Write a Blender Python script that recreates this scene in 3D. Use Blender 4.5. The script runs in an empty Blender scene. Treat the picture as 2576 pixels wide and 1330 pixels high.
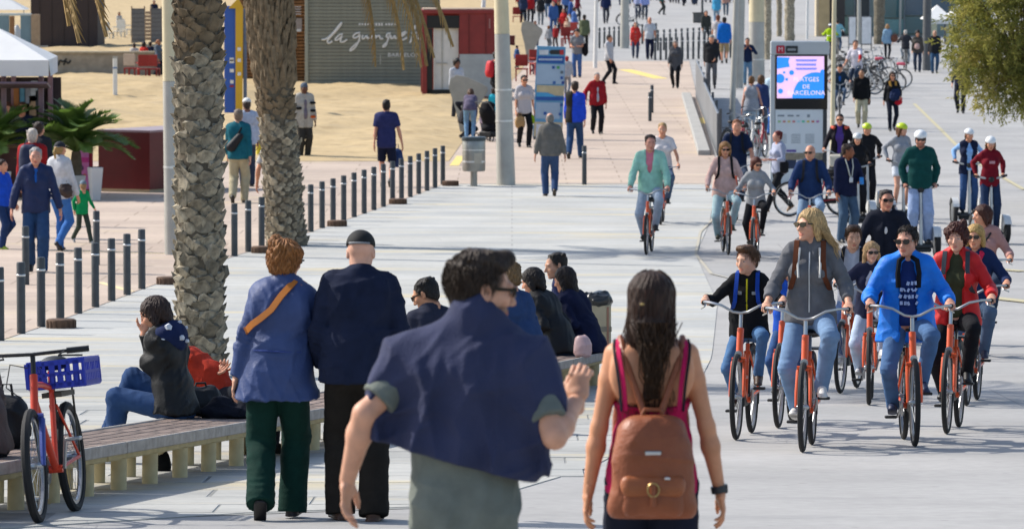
import bpy, math, random
import numpy as np
from mathutils import Matrix, Vector
random.seed(7); RNG = np.random.default_rng(7)
sc = bpy.context.scene
C = sc.collection
R_ = math.radians
# ------------------------------------------------------------------ camera
FPX, CX, CY, CAMH = 12860.0, 1288.0, 665.0, 5.8      # focal length and centre in pixels of a 2576 px wide view
TH = math.atan((CY + 198.0) / FPX)
FW = np.array([0, math.cos(TH), -math.sin(TH)]); UPV = np.array([0, math.sin(TH), math.cos(TH)])
CAMP = np.array([0, 0, CAMH])
cd = bpy.data.cameras.new('camera'); cam = bpy.data.objects.new('camera', cd); C.objects.link(cam)
cam.location = (0, 0, CAMH); cam.rotation_euler = (R_(90) - TH, 0, 0)
cd.sensor_width = 36; cd.lens = 36 * FPX / 2576; cd.clip_start = 1; cd.clip_end = 3000
cd.dof.use_dof = True; cd.dof.focus_distance = 39; cd.dof.aperture_fstop = 10
sc.camera = cam
# ------------------------------------------------------------------ light
SUN_EL, SUN_AZ = 41.0, -66.0      # azimuth from +Y, negative = from the left
w = bpy.data.worlds.new('World'); sc.world = w; w.use_nodes = True
nt = w.node_tree; bg = nt.nodes['Background']; sk = nt.nodes.new('ShaderNodeTexSky')
sk.sky_type = 'NISHITA'; sk.sun_disc = False; sk.sun_elevation = R_(SUN_EL); sk.sun_rotation = R_(SUN_AZ)
sk.air_density = 1.0; sk.dust_density = 1.6; sk.ozone_density = 1.0
nt.links.new(sk.outputs[0], bg.inputs[0]); bg.inputs[1].default_value = 0.15
sl = bpy.data.lights.new('sun', 'SUN'); sl.energy = 4.0; sl.angle = R_(0.55); sl.color = (1.0, 0.945, 0.86)
so = bpy.data.objects.new('sun', sl); C.objects.link(so)
_az, _el = R_(SUN_AZ), R_(SUN_EL)
sd = Vector((math.sin(_az) * math.cos(_el), math.cos(_az) * math.cos(_el), math.sin(_el)))
so.rotation_euler = sd.to_track_quat('Z', 'Y').to_euler()
so.location = (-20, 40, 30)
vs = sc.view_settings; vs.view_transform = 'Standard'; vs.look = 'None'; vs.exposure = 0.46; vs.gamma = 1.0; vs.use_curve_mapping = False
sc.cycles.max_bounces = 6; sc.cycles.transparent_max_bounces = 8
sc.cycles.use_denoising = True
# ------------------------------------------------------------------ ground profile and pixel helpers
_YT = np.array([0, 10, 17, 23, 29, 34, 40, 50, 60, 70, 81, 93, 106, 122, 140, 165, 200, 900.])
_HT = np.array([2.3, 2.62, 2.86, 3.14, 3.45, 3.73, 4.04, 4.49, 4.86, 5.14, 5.37, 5.55, 5.68, 5.76, 5.8, 5.8, 5.8, 5.8])
_yy = np.linspace(0, 230, 1151); _hh = np.interp(_yy, _YT, _HT)
_k = np.ones(41) / 41
_hh = np.convolve(np.pad(_hh, 20, mode='edge'), _k, mode='valid')
def gz(y): return CAMH - float(np.interp(y, _yy, _hh))
def at(x, y, dep):
    return CAMP + dep * (np.array([(x - CX) / FPX, 0, 0]) + UPV * ((CY - y) / FPX) + FW)
def gp(x, y, h=0.0):          # ground point (or point h above the ground) seen at pixel x, y
    lo, hi = 6.0, 900.0
    for _ in range(48):
        m = .5 * (lo + hi); p = at(x, y, m)
        if p[2] - h > gz(p[1]): lo = m
        else: hi = m
    p = at(x, y, lo); p[2] = gz(p[1]); return p
def proj(p):
    q = np.asarray(p, float) - CAMP; d = q @ FW
    return CX + FPX * q[0] / d, CY - FPX * (q @ UPV) / d
def scl(p): return FPX / float((np.asarray(p, float) - CAMP) @ FW)
def lin(c):
    if isinstance(c, str):
        c = c.lstrip('#'); c = [int(c[i:i + 2], 16) / 255 for i in (0, 2, 4)]
    return tuple(v / 12.92 if v <= .04045 else ((v + .055) / 1.055) ** 2.4 for v in c)
# ------------------------------------------------------------------ materials
_mats = {}
def _nodes(name):
    m = bpy.data.materials.new(name); m.use_nodes = True
    n = m.node_tree.nodes; l = m.node_tree.links
    return m, n, l, n['Principled BSDF']
def mat(name, col, rough=.7, metal=0., var=.12, scale=6., bump=0., bscale=80., spec=.4, obj_var=0., coat=0., emit=0.):
    """surface colour with mottling (var) and a fine relief (bump); obj_var shifts brightness per object"""
    key = (name, col, rough, metal, var, scale, bump, bscale, obj_var, coat, emit)
    if key in _mats: return _mats[key]
    m, n, l, b = _nodes(name); c = lin(col)
    b.inputs['Roughness'].default_value = rough; b.inputs['Metallic'].default_value = metal
    b.inputs['Specular IOR Level'].default_value = spec; b.inputs['Coat Weight'].default_value = coat
    tc = n.new('ShaderNodeTexCoord')
    hs = n.new('ShaderNodeHueSaturation'); hs.inputs['Color'].default_value = (*c, 1)
    nz = n.new('ShaderNodeTexNoise'); nz.inputs['Scale'].default_value = scale; nz.inputs['Detail'].default_value = 5
    l.new(tc.outputs['Object'], nz.inputs['Vector'])
    mr = n.new('ShaderNodeMapRange'); mr.inputs[1].default_value = .3; mr.inputs[2].default_value = .7
    mr.inputs[3].default_value = 1 - var; mr.inputs[4].default_value = 1 + var
    l.new(nz.outputs['Fac'], mr.inputs[0]); v = mr.outputs[0]
    if obj_var:
        oi = n.new('ShaderNodeObjectInfo'); m2 = n.new('ShaderNodeMapRange')
        m2.inputs[3].default_value = 1 - obj_var; m2.inputs[4].default_value = 1 + obj_var
        l.new(oi.outputs['Random'], m2.inputs[0]); mu = n.new('ShaderNodeMath'); mu.operation = 'MULTIPLY'
        l.new(v, mu.inputs[0]); l.new(m2.outputs[0], mu.inputs[1]); v = mu.outputs[0]
    l.new(v, hs.inputs['Value']); l.new(hs.outputs[0], b.inputs['Base Color'])
    if bump:
        n2 = n.new('ShaderNodeTexNoise'); n2.inputs['Scale'].default_value = bscale; n2.inputs['Detail'].default_value = 3
        l.new(tc.outputs['Object'], n2.inputs['Vector'])
        bp = n.new('ShaderNodeBump'); bp.inputs['Strength'].default_value = min(1, bump); bp.inputs['Distance'].default_value = .01
        l.new(n2.outputs['Fac'], bp.inputs['Height']); l.new(bp.outputs[0], b.inputs['Normal'])
    if emit:
        l.new(hs.outputs[0], b.inputs['Emission Color']); b.inputs['Emission Strength'].default_value = emit
    _mats[key] = m; return m
def cloth(col, shiny=False, var=.13):
    return mat('nylon' if shiny else 'fabric', col, .58 if shiny else .88, 0, var, 9 if shiny else 14, .22 if shiny else .3, 60 if shiny else 130, .28 if shiny else .15)
def plaid(c1, c2, scale=22):
    key = ('plaid', c1, c2, scale)
    if key in _mats: return _mats[key]
    m, n, l, b = _nodes('plaid_fabric'); b.inputs['Roughness'].default_value = .9
    tc = n.new('ShaderNodeTexCoord'); ad = n.new('ShaderNodeMath'); ad.operation = 'ADD'
    for d in ('X', 'Z'):
        wv = n.new('ShaderNodeTexWave'); wv.bands_direction = d; wv.inputs['Scale'].default_value = scale; wv.inputs['Distortion'].default_value = 1.2
        l.new(tc.outputs['Object'], wv.inputs['Vector']); l.new(wv.outputs['Fac'], ad.inputs[0 if d == 'X' else 1])
    mp = n.new('ShaderNodeMapRange'); mp.inputs[1].default_value = .5; mp.inputs[2].default_value = 1.6
    l.new(ad.outputs[0], mp.inputs[0])
    mx = n.new('ShaderNodeMix'); mx.data_type = 'RGBA'; mx.inputs[6].default_value = (*lin(c1), 1); mx.inputs[7].default_value = (*lin(c2), 1)
    l.new(mp.outputs[0], mx.inputs[0]); l.new(mx.outputs[2], b.inputs['Base Color']); _mats[key] = m; return m
def translucent(m, col, f=.45):
    """thin leaves let some light through"""
    n = m.node_tree.nodes; l = m.node_tree.links; b = n['Principled BSDF']; o = n['Material Output']; t = n.new('ShaderNodeBsdfTranslucent'); t.inputs[0].default_value = (*lin(col), 1)
    x = n.new('ShaderNodeMixShader'); x.inputs[0].default_value = f; l.new(b.outputs[0], x.inputs[1]); l.new(t.outputs[0], x.inputs[2]); l.new(x.outputs[0], o.inputs['Surface']); return m
def skin_mat():
    if 'skin' in _mats: return _mats['skin']
    m, n, l, b = _nodes('skin'); a = n.new('ShaderNodeAttribute'); a.attribute_name = 'tint'
    b.inputs['Roughness'].default_value = .52; b.inputs['Specular IOR Level'].default_value = .35
    tc = n.new('ShaderNodeTexCoord'); nz = n.new('ShaderNodeTexNoise'); nz.inputs['Scale'].default_value = 18; nz.inputs['Detail'].default_value = 6
    l.new(tc.outputs['Object'], nz.inputs['Vector'])
    mr = n.new('ShaderNodeMapRange'); mr.inputs[1].default_value = .3; mr.inputs[2].default_value = .7; mr.inputs[3].default_value = .88; mr.inputs[4].default_value = 1.1
    l.new(nz.outputs['Fac'], mr.inputs[0]); hs = n.new('ShaderNodeHueSaturation'); l.new(mr.outputs[0], hs.inputs['Value'])
    l.new(a.outputs['Color'], hs.inputs['Color']); l.new(hs.outputs[0], b.inputs['Base Color'])
    b.inputs['Subsurface Weight'].default_value = .08; b.inputs['Subsurface Radius'].default_value = (.012, .005, .003)
    _mats['skin'] = m; return m
def hair_mat(col):
    key = ('hair', col)
    if key in _mats: return _mats[key]
    m, n, l, b = _nodes('hair'); c = lin(col); b.inputs['Roughness'].default_value = .55; b.inputs['Specular IOR Level'].default_value = .25
    tc = n.new('ShaderNodeTexCoord'); mp = n.new('ShaderNodeMapping'); mp.inputs['Scale'].default_value = (60, 60, 9)
    nz = n.new('ShaderNodeTexNoise'); nz.inputs['Scale'].default_value = 2.2; nz.inputs['Detail'].default_value = 5
    l.new(tc.outputs['Object'], mp.inputs[0]); l.new(mp.outputs[0], nz.inputs['Vector'])
    cr = n.new('ShaderNodeValToRGB'); cr.color_ramp.elements[0].position = .3; cr.color_ramp.elements[1].position = .72
    cr.color_ramp.elements[0].color = (*[v * .55 for v in c], 1); cr.color_ramp.elements[1].color = (*[min(1, v * 1.6 + .004) for v in c], 1)  # bright end of the ramp paints highlights into the hair colour
    l.new(nz.outputs['Fac'], cr.inputs[0]); l.new(cr.outputs[0], b.inputs['Base Color'])
    bp = n.new('ShaderNodeBump'); bp.inputs['Strength'].default_value = .7; bp.inputs['Distance'].default_value = .012
    l.new(nz.outputs['Fac'], bp.inputs['Height']); l.new(bp.outputs[0], b.inputs['Normal'])
    _mats[key] = m; return m
# ------------------------------------------------------------------ mesh helpers
def link(o, parent=None, m=None):
    C.objects.link(o)
    if parent is not None: o.parent = parent
    if m is not None and o.type in ('MESH', 'CURVE', 'FONT'): o.data.materials.append(m)
    return o
def np_mesh(name, V, F, m=None, parent=None, smooth=True, tint=None):
    """V (n,3) array, F (k,4) or (k,3) array -> one mesh object"""
    me = bpy.data.meshes.new(name); V = np.ascontiguousarray(V, np.float32); F = np.ascontiguousarray(F, np.int32)
    me.vertices.add(len(V)); me.vertices.foreach_set('co', V.ravel())
    k = F.shape[1]; me.loops.add(F.size); me.loops.foreach_set('vertex_index', F.ravel())
    me.polygons.add(len(F)); me.polygons.foreach_set('loop_start', np.arange(0, F.size, k, dtype=np.int32))
    if smooth: me.polygons.foreach_set('use_smooth', np.ones(len(F), bool))
    me.update(calc_edges=True)
    if tint is not None:
        a = me.attributes.new('tint', 'FLOAT_COLOR', 'POINT'); a.data.foreach_set('color', np.ascontiguousarray(tint, np.float32).ravel())
    return link(bpy.data.objects.new(name, me), parent, m)
class MB:
    def __init__(s): s.v = []; s.f = []
    def add(s, vs_, fs):
        o = len(s.v); s.v += [tuple(map(float, p)) for p in vs_]; s.f += [tuple(i + o for i in f) for f in fs]; return s
    def box(s, c, size, rot=None, bev=0.0, taper=1.0):
        hx, hy, hz = [v / 2 for v in size]; P = []
        if bev <= 0:
            for z in (-1, 1):
                t = taper if z > 0 else 1
                for x, y in ((-1, -1), (1, -1), (1, 1), (-1, 1)): P.append((x * hx * t, y * hy * t, z * hz))
            Fs = [(3, 2, 1, 0), (4, 5, 6, 7), (0, 1, 5, 4), (1, 2, 6, 5), (2, 3, 7, 6), (3, 0, 4, 7)]
        else:
            b = min(bev, hx * .9, hy * .9, hz * .9); Fs = []
            for z, i in ((-hz, b), (-hz + b, 0), (hz - b, 0), (hz, b)):
                t = taper if z > 0 else 1
                for x, y in ((-1, -1), (1, -1), (1, 1), (-1, 1)):
                    X, Y = (hx - i) * t, (hy - i) * t; q = b * .7 if i == 0 else b * .35
                    if x * y > 0: P += [(x * X, y * (Y - q), z), (x * (X - q), y * Y, z)]
                    else: P += [(x * (X - q), y * Y, z), (x * X, y * (Y - q), z)]
            # order each ring counter-clockwise by angle
            for r in range(4):
                ring = P[r * 8:r * 8 + 8]; ring.sort(key=lambda p: math.atan2(p[1] / hy, p[0] / hx)); P[r * 8:r * 8 + 8] = ring
            for r in range(3):
                for i in range(8): j = (i + 1) % 8; Fs.append((r * 8 + i, r * 8 + j, r * 8 + 8 + j, r * 8 + 8 + i))
            Fs += [tuple(range(7, -1, -1)), tuple(range(24, 32))]
        P = np.array(P)
        if rot is not None: P = P @ np.asarray(rot).T
        return s.add(P + np.array(c), Fs)
    def tube(s, pts, r, n=8, cap=True, closed=False):
        pts = np.array(pts, float); k = len(pts); r = np.full(k, r) if np.isscalar(r) else np.array(r, float)
        if closed: tg = np.roll(pts, -1, 0) - np.roll(pts, 1, 0)
        else: tg = np.gradient(pts, axis=0)
        tg /= np.linalg.norm(tg, axis=1)[:, None] + 1e-12
        u = np.cross(tg[0], (0, 0, 1.)) if abs(tg[0][2]) < .9 else np.cross(tg[0], (0, 1., 0)); u /= np.linalg.norm(u)
        P = []
        for i in range(k):
            u = u - tg[i] * (u @ tg[i]); u /= np.linalg.norm(u) + 1e-12; v = np.cross(tg[i], u)
            for j in range(n):
                a = 2 * math.pi * j / n; P.append(pts[i] + r[i] * (u * math.cos(a) + v * math.sin(a)))
        Fs = []
        for i in range(k if closed else k - 1):
            i2 = (i + 1) % k
            for j in range(n): j2 = (j + 1) % n; Fs.append((i * n + j, i * n + j2, i2 * n + j2, i2 * n + j))
        if cap and not closed: Fs += [tuple(range(n - 1, -1, -1)), tuple(range((k - 1) * n, k * n))]
        return s.add(P, Fs)
    def band(s, pts, ctr, wid, th=.006):
        """flat strap along pts lying on a body round the point ctr"""
        pts = np.array(pts, float); tg = np.gradient(pts, axis=0); P = []; Fs = []
        for q, t in zip(pts, tg):
            t = unit(t); n = q - ctr; n = unit(n - t * (n @ t)); u = np.cross(t, n)
            for a, b in ((-1, -1), (1, -1), (1, 1), (-1, 1)): P.append(q + u * a * wid / 2 + n * b * th / 2)
        for i in range(len(pts) - 1):
            for j in range(4): j2 = (j + 1) % 4; Fs.append((i * 4 + j, i * 4 + j2, i * 4 + 4 + j2, i * 4 + 4 + j))
        k = len(pts) * 4 - 4; Fs += [(3, 2, 1, 0), (k, k + 1, k + 2, k + 3)]; return s.add(P, Fs)
    def lathe(s, prof, n=16, c=(0, 0, 0), rot=None):
        P = [];  Fs = []
        for rr, z in prof:
            for j in range(n): a = 2 * math.pi * j / n; P.append((rr * math.cos(a), rr * math.sin(a), z))
        for i in range(len(prof) - 1):
            for j in range(n): j2 = (j + 1) % n; Fs.append((i * n + j, i * n + j2, i * n + n + j2, i * n + n + j))
        Fs += [tuple(range(n - 1, -1, -1)), tuple(range((len(prof) - 1) * n, len(prof) * n))]
        P = np.array(P)
        if rot is not None: P = P @ np.asarray(rot).T
        return s.add(P + np.array(c), Fs)
    def prism(s, poly, t, axes=((1, 0, 0), (0, 0, 1)), c=(0, 0, 0)):
        """outline in the plane of two axes, thickness t along their cross product"""
        u, v = np.array(axes[0], float), np.array(axes[1], float); nrm = np.cross(u, v); k = len(poly)
        A = [np.array(c) + u * x + v * y + nrm * t / 2 for x, y in poly]; B = [np.array(c) + u * x + v * y - nrm * t / 2 for x, y in poly]
        Fs = [tuple(range(k)), tuple(range(2 * k - 1, k - 1, -1))]
        for i in range(k): j = (i + 1) % k; Fs.append((i, i + k, j + k, j))
        return s.add(A + B, Fs)
    def mesh(s, name, smooth=False):
        me = bpy.data.meshes.new(name); me.from_pydata(s.v, [], s.f)
        if smooth:
            me.polygons.foreach_set('use_smooth', [True] * len(me.polygons))
            try: me.set_sharp_from_angle(angle=R_(40))
            except Exception: pass
        me.update(); return me
    def build(s, name, m, parent=None, smooth=False):
        return link(bpy.data.objects.new(name, s.mesh(name, smooth)), parent, m)
def empty(name, loc, rz=0., label=None, cat=None, group=None):
    o = bpy.data.objects.new(name, None); C.objects.link(o); o.empty_display_size = .2
    o.location = tuple(map(float, loc)); o.rotation_euler = (0, 0, rz); return tag(o, label, cat, group)
def tag(o, label=None, cat=None, group=None, kind=None):
    if label: o['label'] = label
    if cat: o['category'] = cat
    if group: o['group'] = group
    if kind: o['kind'] = kind
    return o
def inst(src, parent=None, loc=None, rot=None, scale=None, name=None):
    """another object of the same mesh"""
    o = src.copy(); C.objects.link(o)
    if parent is not None: o.parent = parent
    if loc is not None: o.location = tuple(map(float, loc))
    if rot is not None: o.rotation_euler = rot
    if scale is not None: o.scale = scale if not np.isscalar(scale) else (scale,) * 3
    return o
def copy_tree(o, parent=None):
    c = o.copy(); C.objects.link(c)
    if parent is not None: c.parent = parent
    for ch in list(o.children): copy_tree(ch, c)
    return c
def text(body, size, m, parent, M, name='lettering', align='CENTER', ext=.002, sx=1.0):
    cu = bpy.data.curves.new(name, 'FONT'); cu.body = body; cu.size = size; cu.align_x = align; cu.align_y = 'CENTER'; cu.extrude = ext
    cu.resolution_u = 2
    t = bpy.data.objects.new(name, cu); C.objects.link(t); dg = bpy.context.evaluated_depsgraph_get()
    me = bpy.data.meshes.new_from_object(t.evaluated_get(dg)); bpy.data.objects.remove(t); me.name = name
    me.materials.clear(); o = link(bpy.data.objects.new(name, me), parent, m); o.matrix_local = M @ Matrix.Diagonal((sx, 1, 1, 1)); return o
def rotz(a): c, s_ = math.cos(a), math.sin(a); return np.array([[c, -s_, 0], [s_, c, 0], [0, 0, 1.]])
def rotx(a): c, s_ = math.cos(a), math.sin(a); return np.array([[1, 0, 0], [0, c, -s_], [0, s_, c]])
def roty(a): c, s_ = math.cos(a), math.sin(a); return np.array([[c, 0, s_], [0, 1, 0], [-s_, 0, c]])
def unit(v): v = np.asarray(v, float); return v / (np.linalg.norm(v) + 1e-12)
# ------------------------------------------------------------------ smooth solids: a signed distance field meshed with surface nets
class Sdf:
    """collects primitives, then meshes their smooth union on a grid of size h"""
    def __init__(s): s.p = []; s.post = []; s.plc = []; s.pl = []
    def cone(s, a, b, ra, rb, k=.02, lat=None, asp=1., capa=False, capb=False, sub=False):
        s.p.append(('c', np.array(a, float), np.array(b, float), ra, rb, k, None if lat is None else unit(lat), asp, capa, capb, sub)); s.pl.append(list(s.plc)); return s
    def ell(s, c, r, k=.02, rot=None, sub=False):
        s.p.append(('e', np.array(c, float), np.array(r, float) * np.ones(3), k, np.eye(3) if rot is None else np.asarray(rot), sub)); s.pl.append(list(s.plc)); return s
    def cut(s, pt, n):      # keeps the side the normal points away from
        s.post.append((np.array(pt, float), unit(n))); return s
    def chain(s, pts, rs, **kw):
        for i in range(len(pts) - 1): s.cone(pts[i], pts[i + 1], rs[i], rs[i + 1], **kw)
        return s
    def bounds(s):
        lo, hi = np.full(3, 1e9), np.full(3, -1e9)
        for q in s.p:
            if q[-1]: continue
            if q[0] == 'c':
                r = max(q[3], q[4]) * max(1, q[7]); lo = np.minimum(lo, np.minimum(q[1], q[2]) - r); hi = np.maximum(hi, np.maximum(q[1], q[2]) + r)
            else: r = q[2].max(); lo = np.minimum(lo, q[1] - r); hi = np.maximum(hi, q[1] + r)
        return lo, hi
    def mesh(s, h, fold=0., seed=0, disp=None, joints=(), smooth=1):
        lo, hi = s.bounds(); lo = lo - 2.5 * h - .012; hi = hi + 2.5 * h + .012
        n = np.ceil((hi - lo) / h).astype(int) + 1
        ax = [lo[i] + h * np.arange(n[i], dtype=np.float32) for i in range(3)]
        D = np.full(n, .3, np.float32)
        for q, pls in zip(s.p, s.pl):
            if q[0] == 'c':
                _, a, b, ra, rb, k, lat, asp, ca, cb, sub = q; r = max(ra, rb) * max(1, asp); l0 = np.minimum(a, b) - r; h0 = np.maximum(a, b) + r
            else: _, c, rad, k, rot, sub = q; r = rad.max(); l0 = c - r; h0 = c + r
            m = k + 3 * h
            i0 = np.clip(((l0 - m - lo) / h).astype(int), 0, n - 1); i1 = np.clip(((h0 + m - lo) / h).astype(int) + 2, 1, n)
            if (i1 <= i0).any(): continue
            sl_ = tuple(slice(i0[i], i1[i]) for i in range(3))
            X = ax[0][sl_[0]][:, None, None]; Y = ax[1][sl_[1]][None, :, None]; Z = ax[2][sl_[2]][None, None, :]
            if q[0] == 'c':
                ba = b - a; L2 = float(ba @ ba) + 1e-9
                t0 = ((X - a[0]) * ba[0] + (Y - a[1]) * ba[1] + (Z - a[2]) * ba[2]) / L2; t = np.clip(t0, 0, 1)
                qx = X - a[0] - t * ba[0]; qy = Y - a[1] - t * ba[1]; qz = Z - a[2] - t * ba[2]
                if lat is not None and asp != 1:
                    qu = (qx * lat[0] + qy * lat[1] + qz * lat[2]) * (1 - 1 / asp); qx = qx - lat[0] * qu; qy = qy - lat[1] * qu; qz = qz - lat[2] * qu
                d = np.sqrt(qx * qx + qy * qy + qz * qz) - (ra + (rb - ra) * t)
                L = math.sqrt(L2)
                if ca: d = np.maximum(d, -t0 * L)
                if cb: d = np.maximum(d, (t0 - 1) * L)
            else:
                gx, gy, gz_ = X - c[0], Y - c[1], Z - c[2]; Q = []
                for i in range(3): Q.append((gx * rot[0, i] + gy * rot[1, i] + gz_ * rot[2, i]) / rad[i])
                k0 = np.sqrt(Q[0] ** 2 + Q[1] ** 2 + Q[2] ** 2); k1 = np.sqrt((Q[0] / rad[0]) ** 2 + (Q[1] / rad[1]) ** 2 + (Q[2] / rad[2]) ** 2) + 1e-6
                d = k0 * (k0 - 1) / k1
            for pt, nr in pls: d = np.maximum(d, (X - pt[0]) * nr[0] + (Y - pt[1]) * nr[1] + (Z - pt[2]) * nr[2])
            E = D[sl_]
            if sub:
                hh = np.clip(.5 - .5 * (E + d) / k, 0, 1); D[sl_] = E + (-d - E) * hh + k * hh * (1 - hh)
            else:
                hh = np.clip(.5 + .5 * (d - E) / k, 0, 1); D[sl_] = d + (E - d) * hh - k * hh * (1 - hh)
        X = ax[0][:, None, None]; Y = ax[1][None, :, None]; Z = ax[2][None, None, :]
        if fold:
            rg = np.random.default_rng(seed)
            for i in range(5):
                kv = unit(np.array((rg.normal() * .55, rg.normal() * .55, 1.)) if i % 2 else np.array((rg.normal(), rg.normal(), .25))) * 2 * math.pi / (.06 + .07 * rg.random())
                kw = unit(rg.normal(size=3)) * 2 * math.pi / .42; km = unit(rg.normal(size=3)) * 2 * math.pi / .3; ph = rg.random(3) * 6.28
                g = np.sin(km[0] * X + km[1] * Y + km[2] * Z + ph[2]); g = np.clip(g, 0, 1)
                r = 1 - np.abs(np.sin(.5 * (kv[0] * X + kv[1] * Y + kv[2] * Z) + ph[0] + 1.3 * np.sin(kw[0] * X + kw[1] * Y + kw[2] * Z + ph[1])))
                D -= (fold * g * r * r).astype(np.float32)
        for J, axs, amp, wl, rad in joints:
            i0 = np.clip(((J - 2 * rad - lo) / h).astype(int), 0, n - 1); i1 = np.clip(((J + 2 * rad - lo) / h).astype(int) + 1, 1, n)
            sl_ = tuple(slice(i0[i], i1[i]) for i in range(3)); x, y, z = X[sl_[0]] - J[0], Y[:, sl_[1]] - J[1], Z[:, :, sl_[2]] - J[2]
            D[sl_] += amp * np.sin((x * axs[0] + y * axs[1] + z * axs[2]) * 6.28 / wl + 14 * x + 11 * y) * np.exp(-(x * x + y * y + z * z) / (rad * rad))
        if disp is not None: D += disp(X, Y, Z).astype(np.float32)
        for pt, nr in s.post: D = np.maximum(D, (X - pt[0]) * nr[0] + (Y - pt[1]) * nr[1] + (Z - pt[2]) * nr[2])
        D[0] = D[-1] = .1; D[:, 0] = D[:, -1] = .1; D[:, :, 0] = D[:, :, -1] = .1
        return nets(D.astype(np.float32), lo, h, smooth)
_CO = [(i, j, k) for i in (0, 1) for j in (0, 1) for k in (0, 1)]
_ED = [(a, b) for a in range(8) for b in range(a + 1, 8) if sum(abs(_CO[a][i] - _CO[b][i]) for i in range(3)) == 1]
def nets(D, lo, h, smooth=1):
    S = D < 0; nx, ny, nz = D.shape
    cnt = np.zeros((nx - 1, ny - 1, nz - 1), np.int8)
    for i, j, k in _CO: cnt += S[i:nx - 1 + i, j:ny - 1 + j, k:nz - 1 + k]
    mk = (cnt > 0) & (cnt < 8); I, J, K = np.nonzero(mk); nv = len(I)
    if nv == 0: return np.zeros((0, 3)), np.zeros((0, 4), int)
    idx = np.full(mk.shape, -1, np.int32); idx[mk] = np.arange(nv)
    val = [D[I + i, J + j, K + k] for i, j, k in _CO]; P = np.zeros((nv, 3)); W = np.zeros(nv)
    for a, b in _ED:
        va, vb = val[a], val[b]; x = (va < 0) != (vb < 0); t = np.where(x, va / np.where(x, va - vb, 1), 0)
        for c in range(3): P[:, c] += np.where(x, _CO[a][c] + t * (_CO[b][c] - _CO[a][c]), 0)
        W += x
    V = np.stack([I, J, K], 1) + P / W[:, None]; V = V * h + lo
    Fs = []
    for axis in range(3):
        s0 = [slice(None)] * 3; s1 = [slice(None)] * 3; s0[axis] = slice(0, -1); s1[axis] = slice(1, None)
        A, B = S[tuple(s0)], S[tuple(s1)]; ch = A != B
        i = np.array(np.nonzero(ch)); o1, o2 = (axis + 1) % 3, (axis + 2) % 3
        lim = [nx - 1, ny - 1, nz - 1]
        ok = (i[o1] > 0) & (i[o2] > 0) & (i[o1] < lim[o1]) & (i[o2] < lim[o2]); i = i[:, ok]
        ins = A[tuple(i)]
        def cell(d1, d2):
            q = i.copy(); q[o1] += d1; q[o2] += d2; return idx[tuple(q)]
        q = np.stack([cell(-1, -1), cell(0, -1), cell(0, 0), cell(-1, 0)], 1); q[~ins] = q[~ins][:, ::-1]; Fs.append(q)
    F = np.concatenate(Fs)
    for _ in range(smooth):
        u = F.ravel(); v = np.roll(F, -1, 1).ravel(); e = np.concatenate([u, v]); g = np.concatenate([v, u])
        ct = np.bincount(e, minlength=nv); acc = np.stack([np.bincount(e, V[g, c], nv) for c in range(3)], 1)
        V = V * .5 + .5 * acc / np.maximum(ct, 1)[:, None]
    return V, F
# ------------------------------------------------------------------ people
_cache = {}
def head_mesh(kind, h):
    key = ('head', kind, round(h, 4))
    if key in _cache: return _cache[key]
    S = Sdf(); f = kind == 'f'; c = kind == 'k'
    S.ell((0, .014, .03), (.074, .098, .086), k=.02)
    S.ell((0, -.03, -.025), (.060 if not c else .062, .064, .082), k=.03)
    jw = .046 if f else .052
    S.cone((0, -.006, -.05), (0, -.066, -.096 if not c else -.085), jw, .020, k=.03, lat=(1, 0, 0), asp=1.12)
    S.ell((0, -.079, -.099 if not c else -.088), (.021, .016, .014), k=.015)
    S.cone((-.044, -.083, .021), (.044, -.083, .021), .010 if f or c else .0125, .010 if f or c else .0125, k=.014)
    for x in (-1, 1):
        S.ell((x * .043, -.062, -.024), (.024, .022, .02), k=.02)
        S.ell((x * .031, -.101, .003), (.019, .017, .012), k=.012, sub=True)
        S.ell((x * .031, -.078, .003), (.0135, .0135, .0125), k=.003)
        S.ell((x * .077, .014, -.006), (.009, .019, .031), k=.008, rot=rotz(x * .3))
        S.ell((x * .082, .010, -.004), (.005, .010, .016), k=.004, sub=True)
    nl = .108 if not c else .103
    S.cone((0, -.088, .012), (0, -nl - .006, -.034), .0085, .0125, k=.010)
    for x in (-1, 1): S.ell((x * .011, -.099, -.039), (.009, .010, .008), k=.006)
    S.cone((-.020, -.087, -.062), (.020, -.087, -.062), .0065, .0065, k=.005, lat=(0, 0, 1), asp=.8)
    S.cone((-.016, -.087, -.073), (.016, -.087, -.073), .0075, .0075, k=.005)
    S.ell((0, -.101, -.0675), (.024, .008, .0017), k=.002, sub=True)
    S.cone((0, .02, -.06), (0, .03, -.16), .056 if not f else .048, .057 if not f else .050, k=.03)
    V, F = S.mesh(h, smooth=1)
    code = np.zeros(len(V), int); x, y, z = np.abs(V[:, 0]), V[:, 1], V[:, 2]
    code[(((x / .025) ** 2 + ((z + .068) / .0125) ** 2) < 1) & (y < -.08)] = 1
    code[(x > .013) & (x < .052) & (y < -.08) & (z > .019) & (z < .029)] = 2
    e = np.hypot(V[:, 0] - np.sign(V[:, 0]) * .031, (z - .002) * 2.1); code[(e < .0125) & (y < -.083)] = 3; code[(np.abs(x - .031) < .0058) & (e < .0125) & (y < -.083)] = 4
    if not f and not c: code[(y < -.02) & (z < -.045) & (code == 0) & (x < .065) & (z > -.125)] = 5
    _cache[key] = (V, F, code); return V, F, code
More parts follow.
